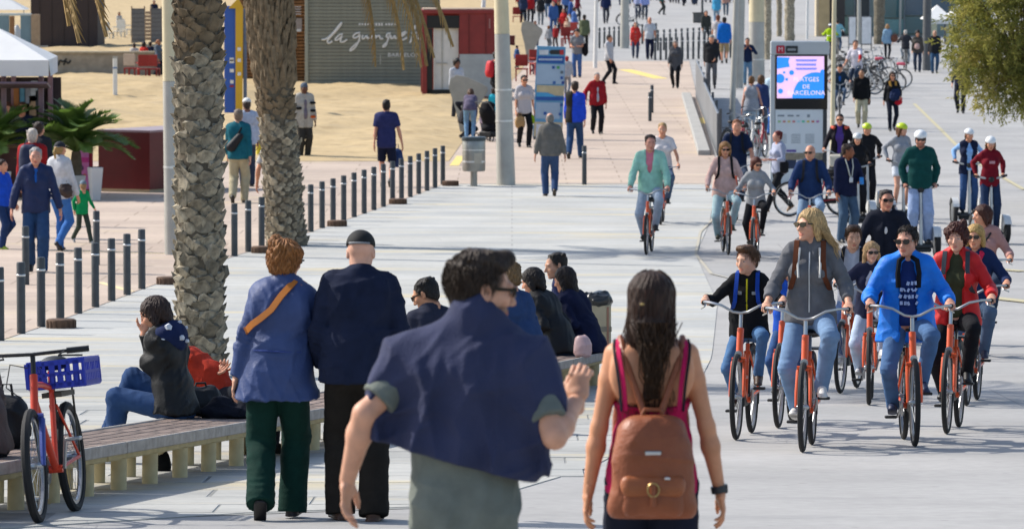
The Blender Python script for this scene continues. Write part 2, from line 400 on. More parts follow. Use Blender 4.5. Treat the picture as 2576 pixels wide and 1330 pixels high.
def hand_mesh(kind, h):
    key = ('hand', kind, round(h, 4))
    if key in _cache: return _cache[key]
    S = Sdf()          # left hand: fingers -Z, palm -X, thumb -Y
    S.cone((0, 0, .03), (0, 0, -.02), .024, .022, k=.015, lat=(0, 1, 0), asp=1.25)
    S.cone((0, .002, -.02), (-.002, .0, -.080), .0155, .0135, k=.012, lat=(0, 1, 0), asp=2.5)
    S.ell((-.008, -.022, -.035), (.014, .018, .03), k=.012)
    curl = {'relax': (18, 28, 18), 'grip': (62, 80, 40), 'pinch': (40, 50, 30)}[kind]
    for j, (y, L, z0) in enumerate(((-.030, .074, -.085), (-.0095, .083, -.090), (.0105, .077, -.087), (.029, .060, -.080))):
        p = np.array((-.001, y, z0)); a = 0.; sp = (j - 1.5) * (.05 if kind == 'relax' else .015); q = curl if not (kind == 'relax') else [c * (.7 + .22 * j) for c in curl]
        pts = [p]
        for i, fr in enumerate((.46, .30, .24)):
            a += R_(q[i]); p = p + L * fr * np.array((-math.sin(a), math.sin(sp), -math.cos(a))); pts.append(p)
        S.chain(pts, [.0096, .0088, .0080, .0066], k=.003)
    if kind == 'relax': th = [(-.006, -.026, -.022), (-.016, -.052, -.052), (-.022, -.064, -.080), (-.026, -.066, -.102)]
    else: th = [(-.008, -.026, -.022), (-.026, -.048, -.050), (-.042, -.046, -.074), (-.052, -.034, -.090)]
    S.chain(th, [.014, .0115, .010, .0075], k=.007)
    _cache[key] = S.mesh(h, smooth=1); return _cache[key]
def shoe_mesh(kind, h):
    key = ('shoe', kind, round(h, 4))
    if key in _cache: return _cache[key]
    S = Sdf()          # ankle at origin, toe -Y, sole at z = -.085
    S.ell((0, .028, -.042), (.036, .042, .046), k=.02); S.cone((0, .03, -.06), (0, -.125, -.066), .036, .033, k=.02, lat=(0, 0, 1), asp=.85)
    S.cone((0, .0, -.02), (0, -.09, -.05), .040, .030, k=.02)
    if kind == 'boot': S.cone((0, .012, .07), (0, .012, -.03), .053, .046, k=.02, capa=True)
    else: S.cone((0, .012, .012), (0, .008, -.04), .045, .042, k=.015, capa=True)
    S.cone((0, .035, -.078), (.004, -.125, -.078), .044, .042, k=.006, lat=(0, 0, 1), asp=.4)
    S.cut((0, 0, -.085), (0, 0, -1)); V, F = S.mesh(h, smooth=1); _cache[key] = (V, F); return V, F
def ik(a, t, l1, l2, pole):
    d = t - a; L = np.linalg.norm(d); L2 = min(L, (l1 + l2) * .999); u = d / (L + 1e-9); t = a + u * L2
    x = (l1 * l1 - l2 * l2 + L2 * L2) / (2 * L2); y = math.sqrt(max(0, l1 * l1 - x * x))
    p = np.array(pole, float); p = p - u * (p @ u); p /= np.linalg.norm(p) + 1e-9
    return a + u * x + p * y, t
class Rig: pass
def rig(pose, sex, bulk):
    """joint positions for a 1.75 m figure that faces -Y, feet at z = 0"""
    g = pose.get; J = Rig(); J.sex, J.b = sex, bulk
    J.pel = np.array(g('pel', (0, 0, .90)), float); Rp = rotz(R_(g('hipyaw', 0))); J.Rp = Rp
    ln, sd_, tw = R_(g('lean', 3)), R_(g('side', 0)), R_(g('twist', 0))
    Rh = Rp @ roty(sd_ * .5) @ rotx(ln * .45); Rt = Rp @ rotz(tw) @ roty(sd_) @ rotx(ln); J.Rh, J.R = Rh, Rt
    hw = .086 if sex == 'm' else .090; sw = .168 if sex == 'm' else .146
    if sex == 'k': sw = .14
    J.hip = [J.pel + Rp @ np.array((s * hw, 0, 0)) for s in (1, -1)]
    J.waist = J.pel + Rh @ np.array((0, .0, .17)); J.chest = J.waist + Rt @ np.array((0, 0, .20)); J.neck = J.chest + Rt @ np.array((0, .018, .185))
    sh = g('shrug', 0.); J.sh = [J.chest + Rt @ np.array((s * sw, .012, .145 + sh)) for s in (1, -1)]
    hy, hp, hr = [R_(v) for v in g('head', (0, 0, 0))]
    # the head keeps level unless told otherwise; its yaw is relative to the chest
    lv = g('level', .85); J.Rhead = Rp @ rotz(tw + hy) @ roty(hr) @ rotx(ln * (1 - lv) + hp)
    J.head = J.neck + .5 * (J.Rhead + rotx(0)) @ np.array((0, -.028, .158)); J.hs = 1.16 if sex == "k" else (1.0 if sex == "f" else 1.04)
    J.hand, J.elb, J.foot, J.knee = [], [], [], []
    dh = [(.222, -.06, .82), (-.222, -.06, .82)]; da = [(.09, .02, .085), (-.09, .02, .085)]
    for i, s in enumerate((1, -1)):
        t = np.array(g(('hl', 'hr')[i], dh[i]), float); e, t = ik(J.sh[i], t, .295, .262, g(('el', 'er')[i], (s * .5, 1, -.15))); J.elb.append(e); J.hand.append(t)
        t = np.array(g(('fl', 'fr')[i], da[i]), float); e, t = ik(J.hip[i], t, .43, .415, g(('kl', 'kr')[i], (s * .12, -1, 0))); J.knee.append(e); J.foot.append(t)
    J.grip = g('grip', 'relax'); J.hd = [g('hdl'), g('hdr')]; J.th = [g('tl'), g('tr')]; J.fd = [g('fdl', (8, 0)), g('fdr', (-8, 0))]
    return J
def add_torso(S, J, o=0., up=True, hem=None, flare=0., fit=0.):
    """torso with every radius grown by o; hem = distance below the hip joints of a jacket's edge"""
    if hem is not None: S.plc = [(J.pel - J.Rp @ np.array((0, 0, hem)), J.Rp @ np.array((0, 0, -1.)))]
    b, f = J.b, J.sex == 'f'; Rp, Rh, R = J.Rp, J.Rh, J.R; lat = R @ np.array((1, 0, 0)); latp = Rp @ np.array((1, 0, 0))
    S.ell(J.pel + Rp @ np.array((0, .008, .035)), np.array((.146 if not f else .150, .098, .115)) * b + o, k=.03, rot=Rp)
    for s in (1, -1): S.ell(J.pel + Rp @ np.array((s * .072, .05, -.015)), np.array((.076, .07, .085)) * b + o, k=.03, rot=Rp)
    wr = (.090 if not f else .079) * b
    S.cone(J.pel + Rh @ np.array((0, -.004, .07)), J.waist, .092 * b + o, wr + o + fit, k=.03, lat=latp, asp=1.38)
    S.cone(J.waist, J.chest, wr + o + fit, .106 * (.5 + .5 * b) + o, k=.03, lat=lat, asp=1.36 if not f else 1.26)
    if b > 1.06: S.ell(J.waist + Rh @ np.array((0, -.05 * (b - 1) * 4, -.04)), np.array((.15, .125, .13)) * b + o * .5, k=.06, rot=Rh)
    if up:
        S.cone(J.chest, J.neck + R @ np.array((0, 0, -.075)), .104 * (.5 + .5 * b) + o, .080 + o, k=.03, lat=lat, asp=1.5 if not f else 1.38)
        S.cone(J.sh[0] + R @ np.array((-.02, 0, 0)), J.sh[1] + R @ np.array((.02, 0, 0)), .050 + o, .050 + o, k=.035)
        for i in (0, 1): S.cone(J.neck + R @ np.array((0, .012, .035)), J.sh[i] + (J.neck - J.sh[i]) * .28, .046 + o * .8, .042 + o, k=.03)
        if f:
            for s in (1, -1): S.ell(J.chest + R @ np.array((s * .075, -.088, .0)), np.array((.066, .062, .066)) + o * .8, k=.03, rot=R)
        for s in (1, -1): S.ell(J.chest + R @ np.array((s * .085, .085, .07)), np.array((.085, .045, .11)) + o * .5, k=.05, rot=R)
    if hem is not None:
        e = J.pel - Rp @ np.array((0, 0, hem + .03)); S.cone(J.waist, e, max(wr + fit, .095) + o, (.118 if not f else .125) * b + o + flare, k=.05, lat=latp, asp=1.36)
        S.plc = []
def add_arm(S, J, i, o=0., frac=2.):
    b = .6 + .4 * J.b; q = 1. if J.sex == 'm' else (.86 if J.sex == 'f' else .84); q *= b
    a, e, h = J.sh[i], J.elb[i], J.hand[i]; c = frac < 2.5
    m = a + (e - a) * .35
    if frac >= 1:
        S.cone(a, m, .050 * q + o, .048 * q + o, k=.022); S.cone(m, e, .048 * q + o, .038 * q + o, k=.015)
        f = min(1., frac - 1.)
        if f > .05:
            t = e + (h - e) * f; m2 = e + (h - e) * min(.3, f)
            S.cone(e, m2, .040 * q + o, .043 * q + o, k=.02)
            if f > .3: S.cone(m2, t, .043 * q + o, (.043 + (.0275 - .043) * (f - .3) / .7) * q + o, k=.02, capb=c)
    else:
        t = a + (e - a) * frac; S.cone(a, t, .051 * q + o, .049 * q + o * 1.2, k=.022, capb=True)
def add_leg(S, J, i, o=0., frac=2., wide=0., cuff=0.):
    b = J.b; q = 1. if J.sex != 'k' else .88; hp, kn, ft = J.hip[i], J.knee[i], J.foot[i]
    r0, r1, r2 = .083 * b * q + o, .056 * q + o + wide, .037 * q + o + wide + cuff
    if frac <= 1: S.cone(hp, hp + (kn - hp) * frac, r0, r0 + (r1 - r0) * frac + .012, k=.03, capb=True); return
    S.cone(hp, kn, r0, r1, k=.03); f = frac - 1; t = kn + (ft - kn) * f
    u = unit(ft - kn); fwd = unit(J.knee[i] - (J.hip[i] + J.foot[i]) * .5 + np.array((0, -1e-3, 0))); m = kn + (ft - kn) * min(.32, f) - fwd * .012
    S.cone(kn, m, r1, (.054 if J.sex != 'k' else .046) * q + o + wide, k=.02)
    if f > .32: S.cone(m, t, (.054 if J.sex != 'k' else .046) * q + o + wide, r2 if f > .9 else .045 * q + o + wide, k=.02, capb=frac < 2.3)
HAIRP = (0, .633, .774)
def hair_sdf(S, J, style, T):
    """hair in head space; T maps head space to figure space (position, rotation, scale)"""
    p0, R, s = T
    def P(v): return p0 + R @ (np.array(v, float) * s)
    def E(c, r, k=.02, **kw): S.ell(P(c), np.array(r) * s, k=k, rot=R, **kw)
    def Cn(a, b, ra, rb, **kw): S.cone(P(a), P(b), ra * s, rb * s, **kw)
    big = dict(short=.005, crew=.002, buzz=.002, quiff=.003, fringe=.003, bob=.016, curly=.026, long=.012, pony=.006, wind=.014, bun=.006).get(style, .008)
    E((0, .026 if style in ('short', 'crew', 'quiff', 'buzz') else .020, .037), (.075 + big, .097 + big, .085 + big))
    if style == 'fringe': S.cut(P((0, .04, .055)), R @ np.array((0, -.55, .83)))
    elif style in ('curly', 'bob', 'long', 'wind', 'hang'): pass
    E((0, .05, -.03), (.066 + big * .6, .052 + big, .06), k=.03)
    if style in ('short', 'crew', 'quiff', 'buzz'):
        for x in (-1, 1): Cn((x * .073, -.012, .03), (x * .074, -.008, -.02), .012, .006, k=.012)
    if style in ('short', 'quiff', 'crew'):
        g = random.Random(int(abs(p0[0] * 977 + p0[2] * 131) * 50) + len(style)); am = .026 if style != 'crew' else .012
        for i in range(16):
            a = g.uniform(-1.3, 1.3); z = g.uniform(.072, .104); r = math.sqrt(max(0, 1 - ((z - .036) / .093) ** 2)); y = .02 - g.uniform(-.9, .75) * .10 * r; x = math.sin(a) * .078 * r
            Cn((x, y, z), (x + g.uniform(-.5, .9) * am, y - g.uniform(-.4, 1) * am, z + am * g.uniform(.15, .6)), .020, .008, k=.012)
    if style == 'quiff':
        Cn((-.03, .03, .098), (-.025, -.075, .106), .036, .026, k=.03); Cn((.03, .03, .098), (.025, -.075, .106), .036, .026, k=.03); Cn((-.02, -.07, .112), (.02, -.088, .116), .02, .016, k=.025)
    if style == 'curly':
        for i in range(26):
            a = i * 2.4; z = -.03 + .15 * ((i * .618) % 1); r = math.sqrt(max(.05, 1 - ((z - .03) / .11) ** 2)); y = math.sin(a) * .09 * r + .02; x = math.cos(a) * .083 * r
            if y < -.055 and z < .07: continue
            E((x, y, z + .02), (.032, .032, .03), k=.012)
    if style == 'hang':
        Cn((0, .06, .05), (0, .085, -.10), .068, .056, k=.04, lat=R @ np.array((1, 0, 0)), asp=1.25); Cn((0, .085, -.10), (0, .105, -.36), .054, .022, k=.03, lat=R @ np.array((1, 0, 0)), asp=1.3)
    if style in ('bob', 'long', 'wind'):
        L = {'bob': -.11, 'long': -.30, 'wind': -.10, 'hang': -.30}[style]
        for x in (-1, 1):
            Cn((x * .066, -.006, .06), (x * .078, .008, -.04), .026, .024, k=.03); Cn((x * .078, .008, -.04), (x * .082, .02 if style != 'hang' else -.05, max(L, -.12)), .024, .020, k=.03)
            if L < -.15: Cn((x * .082, .02 if style != 'hang' else -.05, -.12), (x * .075, .03 if style != 'hang' else -.085, L), .022, .012, k=.03)
        Cn((0, .075, .02), (0, .085, L * .8), .05, .036, k=.04, lat=R @ np.array((1, 0, 0)), asp=1.5)
    if style == 'wind':
        for j in range(5): Cn((.05, .05 + .01 * j, .07 - .035 * j), (.12 + .03 * (j % 3), .09 + .01 * j, -.04 - .05 * j), .028, .006, k=.02)
    if style == 'pony': Cn((0, .12, .03), (0, .15, -.04), .026, .026, k=.02); Cn((0, .15, -.04), (0, .13, -.20), .026, .012, k=.02)
    if style == 'bun': E((0, .10, .09), (.04, .04, .04))
    # open the face
    if style not in ('bob', 'long', 'hang', 'curly', 'wind'): S.cut(P((0, -.077, .076)), R @ np.array((0, -.71, -.70)))
    E((0, -.115, -.045), (.070, .085, .112), k=.01, sub=True)
    if style in ('curly', 'bob', 'long', 'wind', 'hang'): E((0, -.12, -.02), (.060, .07, .075), k=.01, sub=True)
HEADGEAR = ('cap', 'capback', 'beanie', 'helmet', 'whitecap')
def make_shell(name, S, h, m, root, Sc, fold=.0, seed=0, joints=(), smooth=1, disp=None):
    V, F = S.mesh(h, fold=fold, seed=seed, joints=joints, smooth=smooth, disp=disp)
    if len(V) < 8: return None
    return np_mesh(name, V * Sc, F, m, root)
def person(label, p, H, yaw, pose, sex='m', skin='c98e70', hair=('short', '2a1c14'), top=None, bot=None, shoe=('shoe', '222222'),
           bulk=1., extra=(), group=None, shirt=None, lod=1., stubble=False, seed=None):
    """one continuous body mesh (head, hands, limbs) with its clothes as children; p = ground point, yaw 0 faces the camera"""
    Sc = H / 1.75; seed = seed if seed is not None else (hash_(label) % 9999); rg = np.random.default_rng(seed)
    pose = dict(pose); J = rig(pose, sex, bulk); ppm = scl(p) * .3975 * Sc
    h = float(np.clip(1.5 * lod / ppm, .0068, .030)); hh = float(np.clip(h * .62, .0042, .016)); hd = float(np.clip(h * .5, .0042, .012))
    S = Sdf(); add_torso(S, J, -.004)
    lowleg = bot is None or bot.get('len', 2) < 1.8
    for i in (0, 1): add_arm(S, J, i, -.001, 2.6); add_leg(S, J, i, -.004 if not lowleg else 0, 2.0)
    S.cone(J.neck + J.R @ np.array((0, .004, -.03)), J.head + J.Rhead @ np.array((0, .022, -.085)), .060 if sex == 'm' else .052, .054 if sex == 'm' else .047, k=.03)
    V, F = S.mesh(h * (1.0 if ppm > 110 else 1.15), smooth=1)
    kd = sex; hs = J.hs; Vh, Fh, code = head_mesh(kd, hh); Vs = [V, (Vh * hs) @ J.Rhead.T + J.head]; Fq = [F, Fh + len(V)]; n = len(V) + len(Vh)
    cd_ = [np.zeros(len(V), int), code]
    for i, s in enumerate((1, -1)):
        d = J.hd[i]; d = unit(J.hand[i] - J.elb[i]) if d is None else unit(d)
        t = J.th[i]; t = np.array((0, -1., 0)) if t is None else np.array(t, float); t = unit(t - d * (t @ d)); zc = -d; yc = -t; xc = np.cross(yc, zc)
        Vm, Fm = hand_mesh(J.grip if isinstance(J.grip, str) else J.grip[i], hd); q = Vm * (1.0 if sex == 'm' else .92)
        if s < 0: q = q * (-1, 1, 1); Fm = Fm[:, ::-1]
        q = q @ np.stack([xc, yc, zc]) + J.hand[i]; Vs.append(q); Fq.append(Fm + n); n += len(q); cd_.append(np.zeros(len(q), int))
    V = np.concatenate(Vs); F = np.concatenate(Fq); code = np.concatenate(cd_); base = np.array(lin(skin)); hc = np.array(lin(hair[1] if hair else '3a2a20'))
    tint = np.tile(base, (len(V), 1)); tint[code == 1] = base * (.82, .55, .55); tint[code == 2] = base * .35 + hc * .5
    if hair and hair[0] in ('short', 'quiff', 'crew', 'buzz', 'fringe'):      # short cropped hair at the hairline
        q = ((V - J.head) @ J.Rhead) / hs; m_ = np.linalg.norm(q, axis=1) < .16; d_ = (q[:, 1] + .077) * .71 + (q[:, 2] - .076) * .70
        wf = np.clip((d_ + np.where(q[:, 1] < -.045, .004, .030)) / .030, 0, 1) * m_ * (q[:, 2] > -.10) * ((np.abs(q[:, 0]) < .074) | (q[:, 2] > .03) | (q[:, 1] > .03)) * .85
        if hair[0] == 'fringe': wf = wf * (q[:, 2] < .055)
        tint = tint * (1 - wf[:, None]) + hc * wf[:, None]
    tint[code == 3] = (.36, .32, .3); tint[code == 4] = (.03, .02, .015)
    if stubble: tint[code == 5] = base * .45 + hc * .35
    tint = np.concatenate([tint, np.ones((len(V), 1))], 1)
    root = np_mesh('person', V * Sc, F, skin_mat(), None, tint=tint); root.location = tuple(map(float, p)); root.rotation_euler = (0, 0, R_(yaw))
    tag(root, label, 'person', group)
    jts = []
    for i in (0, 1):
        jts += [(J.elb[i], unit(J.hand[i] - J.sh[i]), .007, .035, .075)]
    jl = []
    for i in (0, 1):
        jl += [(J.knee[i], unit(J.foot[i] - J.hip[i]), .006, .04, .09), (J.foot[i] + (0, 0, .06), np.array((0, 0, 1.)), .006, .035, .07), (J.hip[i] + J.Rp @ np.array((0, -.06, -.03)), unit(J.knee[i] - J.hip[i]), .005, .04, .08)]
    fine = h < .028
    # ---- trousers, shorts or skirt
    if bot:
        S = Sdf(); o = bot.get('o', .010); ln = bot.get('len', 2.0); wd = bot.get('wide', .008)
        wz = bot.get('waist', min(.13, .03 - top.get('hem', .06)) if top else .13); wp = (J.pel + J.Rh @ np.array((0, 0, wz)), J.Rh @ np.array((0, 0, 1.)))
        if bot.get('kind') == 'skirt':
            e = (J.knee[0] + J.knee[1]) / 2; a = J.pel; m = a + (e - a) * ln; S.cone(a, m, .12, .13, k=.04, lat=(1, 0, 0), asp=1.5, capb=True)
            add_torso(S, J, o, up=False)
        else:
            S.plc = [wp]; add_torso(S, J, o, up=False); S.plc = []
            for i in (0, 1): add_leg(S, J, i, o, ln if ln < 1.99 else 2.13 - (.12 if shoe and shoe[0] == 'boot' else 0), wd, bot.get('cuff', .006))
        make_shell(bot.get('kind', 'trousers'), S, h, bot['m'] if 'm' in bot else cloth(bot['c'], bot.get('shiny', False)), root, Sc, .004 if fine else 0, seed + 1, jl if fine else ())
    # ---- inner shirt
    if shirt:
        S = Sdf(); S.plc = [(J.pel + J.Rh @ np.array((0, 0, .02)), J.Rp @ np.array((0, 0, -1.)))]; add_torso(S, J, .007); S.plc = []
        if shirt.get('v', 1): S.cone(J.neck + J.R @ np.array((0, -.10, .06)), J.chest + J.R @ np.array((0, -.15, .07)), .062, .015, k=.006, sub=True)
        make_shell('shirt', S, h, shirt['m'] if 'm' in shirt else cloth(shirt['c']), root, Sc, 0, seed + 5)
    # ---- top
    if top:
        S = Sdf(); o = top.get('o', .016 if not shirt else .024); add_torso(S, J, o, hem=top.get('hem', .06), flare=top.get('flare', .004), fit=top.get('fit', .012))
        sv = top.get('sleeve', 1.96)
        if sv > 0:
            for i in (0, 1): add_arm(S, J, i, min(o * .62, .017) + (.002 if sv > 1.5 else .006), sv)
        Rn = J.R
        if top.get('collar'): S.cone(J.neck + Rn @ np.array((0, .004, -.02)), J.neck + Rn @ np.array((0, -.004, .065)), .072, .066, k=.02, capb=True)
        if top.get('hood'): S.ell(J.neck + Rn @ np.array((0, .085, .0)), (.105, .055, .075), k=.035, rot=Rn); S.cone(J.neck + Rn @ np.array((-.07, .0, .02)), J.neck + Rn @ np.array((.07, 0, .02)), .04, .04, k=.03)
        if sv <= 0:
            for i in (0, 1): S.ell(J.sh[i] + Rn @ np.array(((.045, -.045)[i], 0, 0)), (.085, .12, .12), k=.008, rot=Rn, sub=True)
        ow = top.get('open', 0)
        if ow: S.chain([J.neck + Rn @ np.array((0, -.12, .06)), J.chest + Rn @ np.array((0, -.145, 0)), J.waist + J.Rh @ np.array((0, -.145, 0)), J.pel + J.Rp @ np.array((0, -.155, -.25))], [ow * 1.0, ow, ow * .9, ow], k=.006, sub=True)
        v = top.get('v', 0 if ow else .035)
        if v: S.cone(J.neck + Rn @ np.array((0, -.105, .05)), J.neck + Rn @ np.array((0, -.125, -v * 2.2)), .055 + v * .2, .008, k=.008, sub=True)
        if not top.get('collar') and not top.get('hood'): S.cone(J.neck + Rn @ np.array((0, .0, .028)), J.neck + Rn @ np.array((0, -.01, .20)), .064 if sex == 'm' else .06, .09, k=.01, sub=True)
        make_shell(top.get('name', 'jacket'), S, h, top['m'] if 'm' in top else cloth(top['c'], top.get('shiny', False)), root, Sc, (top.get('fold', .007)) if fine else .004, seed + 2, jts if fine else ())
    # ---- shoes
    if shoe:
        Vm, Fm = shoe_mesh(shoe[0], float(np.clip(h * .75, .006, .022)))
        for i, s in enumerate((1, -1)):
            yw, pt = J.fd[i]; q = Vm * (.95 if sex == 'f' else 1.) @ (rotz(R_(yw)) @ rotx(R_(pt))).T + J.foot[i]
            np_mesh('shoe', q * Sc, Fm, mat('leather', shoe[1], .5, 0, .15, 20, .1), root)
    T = (J.head, J.Rhead, hs)
    def HP(v): return J.head + J.Rhead @ (np.array(v, float) * hs)
    if hair and hair[0] != 'none':
        S = Sdf(); hair_sdf(S, J, hair[0], T); hg = [e for e in extra if e[0] in HEADGEAR]
        if hg:      # hair under a hat stays under it
            E = J.Rhead; S.cut(HP((0, 0, .035)), E @ np.array((0, -.12, 1)))
        st = hair[0]; am = .0022 if st in ('short', 'crew', 'quiff', 'fringe', 'buzz') else (.0012 if st == 'hang' else .0030); hx, hy_, hz_ = J.head + J.Rhead @ np.array((0, .02, .05))
        def dsp(X, Y, Z):
            a = np.arctan2(X - hx, Y - hy_); r = np.hypot(X - hx, Y - hy_); w_ = np.clip(r / .05, 0, 1)
            return am * w_ * (np.sin(31 * a + 5 * np.sin(17 * (Z - hz_)) + 2.5 * np.sin(5 * a)) + .7 * np.sin(67 * a + 7 * np.sin(9 * (Z - hz_) + 3 * a)) + (.8 if st != 'curly' else 2.2) * np.sin(95 * Z + 9 * np.sin(4 * a)))
        make_shell('hair', S, hh, hair_mat(hair[1]), root, Sc, 0, 0, smooth=1, disp=dsp if fine else None)
    for e in extra:
        k = e[0]; M4 = Matrix.Translation(Vector(J.head * Sc)) @ Matrix(J.Rhead.tolist()).to_4x4() @ Matrix.Scale(hs * Sc, 4)
        if k == 'glasses':
            mb = MB()
            for x in (-1, 1):
                pl = [(.029, .013), (.020, .019), (-.018, .018), (-.028, .011), (-.027, -.006), (-.017, -.018), (.008, -.019), (.024, -.010)]; cz, sz = math.cos(.22 * x), math.sin(.22 * x)
                mb.prism([(x * u, v) for u, v in pl], .006, ((cz, sz, 0), (0, 0, 1)), (x * .034, -.1035, .003))
                mb.box((x * .0735, -.040, .011), (.004, .105, .011), rotz(x * .09))
            mb.box((0, -.107, .010), (.024, .006, .008))
            o = mb.build('sunglasses', mat('dark_lens', '0c0b0b', .12, 0, 0, 5, 0, spec=.6), root, True); o.matrix_local = M4
        elif k in ('helmet', 'cap', 'capback', 'beanie'):
            S = Sdf(); E = lambda c, r, **kw: S.ell(HP(c), np.array(r) * hs, rot=J.Rhead, **kw)
            if k == 'helmet': E((0, .012, .045), (.100, .124, .098)); S.cut(HP((0, 0, .030)), J.Rhead @ np.array((0, .10, -1)))
            elif k == 'beanie': E((0, .016, .042), (.086, .107, .095)); S.cut(HP((0, 0, .022)), J.Rhead @ np.array((0, .2, -1)))
            else: E((0, .016, .044), (.085, .106, .088)); S.cut(HP((0, 0, .034)), J.Rhead @ np.array((0, .12, -1)))
            o = make_shell('helmet' if k == 'helmet' else ('beanie' if k == 'beanie' else 'cap'), S, hh, mat('shell', e[1], .3 if k == 'helmet' else .8, 0, .05, 8, 0, coat=.3 if k == 'helmet' else 0) if k != 'beanie' else cloth(e[1]), root, Sc)
            if k in ('cap',):
                mb = MB(); pr = [(-.06, -.082), (-.05, -.13), (-.02, -.155), (.02, -.155), (.05, -.13), (.06, -.082)]
                mb.prism(pr, .006, ((1, 0, 0), (0, 1, 0)), (0, 0, .048)); b = MB().tube([(.058 * math.cos(t), .088 + .034 * math.sin(t), .046 + .0 * t) for t in np.linspace(.15, 3.0, 10)], .007, 6).build('adjuster_strap', mat('shell_strap', '77787a', .7), root); b.matrix_local = M4; b = mb.build('brim', mat('shell', e[1], .8, 0, .05, 8), root); b.matrix_local = M4
            if k == 'helmet':
                mb = MB()
                for x in (-1, 1): mb.tube([(x * .079, -.005, .05), (x * .073, -.02, -.05), (0, -.062, -.122)], .005, 5)
                b = mb.build('chin_strap', mat('strap', '141414', .8), root); b.matrix_local = M4
    J.root, J.S, J.p, J.yaw, J.h, J.seed = root, Sc, np.array(p, float), yaw, h, seed
    return J
def hash_(s):
    v = 7
    for ch in s: v = (v * 131 + ord(ch)) % 1000003
    return v
def worn(J, name, label, cat, S, m, group=None, h=None, fold=.003):
    """a carried or worn thing (its own top-level object) from a solid in figure space"""
    V, F = S.mesh(h or max(.008, J.h * .9), fold=fold if J.h < .03 else 0, seed=J.seed + 9, smooth=1); o = np_mesh(name, V * J.S, F, m); o.location = J.root.location; o.rotation_euler = J.root.rotation_euler
    return tag(o, label, cat, group)
def strands(J, n, L, col, r=.0024, wind=0., seed=3, back=1., spread=1.9):
    """fine hair strands that run over the crown and fall"""
    g = np.random.default_rng(seed); mb = MB(); s_ = J.hs
    for i in range(n):
        a = g.uniform(-spread, spread); e0 = g.uniform(.1, 1.35); ph = g.random() * 6.3; l = L * g.uniform(.7, 1.1) * (1.05 - .16 * abs(a)); out = g.uniform(0, 1.) ** 3; P = []; k_ = 1.05 + .08 * g.random()
        for k in range(4): e = e0 + (-.15 - e0) * k / 3; P.append((math.sin(a) * math.cos(e) * .085 * k_, .020 + math.cos(a) * math.cos(e) * .104 * k_, .036 + .092 * k_ * math.sin(e)))
        x0, y0, z0 = P[-1]; xt = x0 * (.62 if abs(a) > .7 else .8) + g.normal() * .015; wd = wind * (.6 + .8 * g.random())
        for k in range(1, 8): t = k / 7; P.append((x0 + (xt - x0) * t + .012 * math.sin(ph + 9 * t) * t + .06 * out * t * np.sign(a) * math.sin(2 * t) + wd * t ** 1.3, y0 + (.10 * back - y0) * t + .01 * math.sin(2 * ph + 7 * t), z0 - l * t * (1 - .25 * abs(wind) * t)))
        mb.tube([J.head + J.Rhead @ (np.array(v) * s_) for v in P], np.linspace(r, r * .45, 11), 4, cap=False)
    return worn_part(J, J.root, 'hair_strands', mb, hair_mat(col))
def short_strands(J, n, col, L=.035, r=.0014, seed=1, curl=0., zlo=-.06):
    """cropped hair as fine short strands that lie along the head"""
    g = np.random.default_rng(seed); mb = MB(); s_ = J.hs
    while n:
        d = unit(g.normal(size=3) * (1, 1, .9)); q = np.array((d[0] * .081, .026 + d[1] * .102, .037 + d[2] * .092))
        if (q[1] + .077) * .71 + (q[2] - .076) * .70 < -.004 or q[2] < zlo or (q[1] < -.05 and q[2] < .07): continue
        n -= 1; nr = unit(d / (.081, .102, .092)); fl = np.array((g.normal() * .35, -.9 if q[2] > .085 else .15, .25 if q[2] > .085 else -1.)) + g.normal(size=3) * .3; fl = unit(fl - nr * (fl @ nr) * .8 + nr * g.uniform(.0, .22)); l = L * g.uniform(.6, 1.3); P = [q + nr * -.004]
        for k in range(1, 5): t = k / 4; P.append(q + fl * l * t + nr * (.006 * math.sin(3 * t)) + (curl * np.array((math.sin(7 * t + d[0] * 40), math.cos(7 * t + d[1] * 40), math.sin(6 * t)))) - np.array((0, 0, .25 * l * t * t)))
        mb.tube([J.head + J.Rhead @ (v * s_) for v in P], np.linspace(r, r * .4, 5), 3, cap=False)
    return worn_part(J, J.root, 'hair_strands', mb, hair_mat(col))
def worn_part(J, parent, name, mb, m, smooth=True):
    mb.v = [tuple(np.array(v) * J.S) for v in mb.v]; return mb.build(name, m, parent, smooth)
def straps(J, wid=.017):
    mb = MB(); o = .03
    for s in (1, -1):
        pts = [J.chest + J.R @ np.array(v) for v in ((s * .085, .15, .10), (s * .095, .06, .205 + o), (s * .10, -.04, .20 + o), (s * .105, -.118 - o, .09), (s * .115, -.125 - o, -.03), (s * .15, -.06, -.13), (s * .13, .10, -.18))]
        mb.band(pts, J.chest + J.R @ np.array((s * .08, 0, 0)), wid * 2.3, .012)
    return mb
def backpack(J, label, col, size=(.28, .15, .40), off=(0, .21, -.02), group=None):
    S = Sdf(); c = J.chest + J.R @ np.array(off); x, y, z = [v / 2 for v in size]; R = J.R
    for sx in (-1, 1):
        S.cone(c + R @ np.array((sx * (x - .07), 0, -z + .07)), c + R @ np.array((sx * (x - .08), 0, z - .07)), .075, .068, k=.06)
    S.ell(c, (x, y, z), k=.05, rot=R); S.ell(c + R @ np.array((0, y * .6, -z * .35)), (x * .75, y * .6, z * .5), k=.03, rot=R)
    o = worn(J, 'backpack', label, 'backpack', S, cloth(col, True), group); worn_part(J, o, 'strap', straps(J), cloth(col)); return o
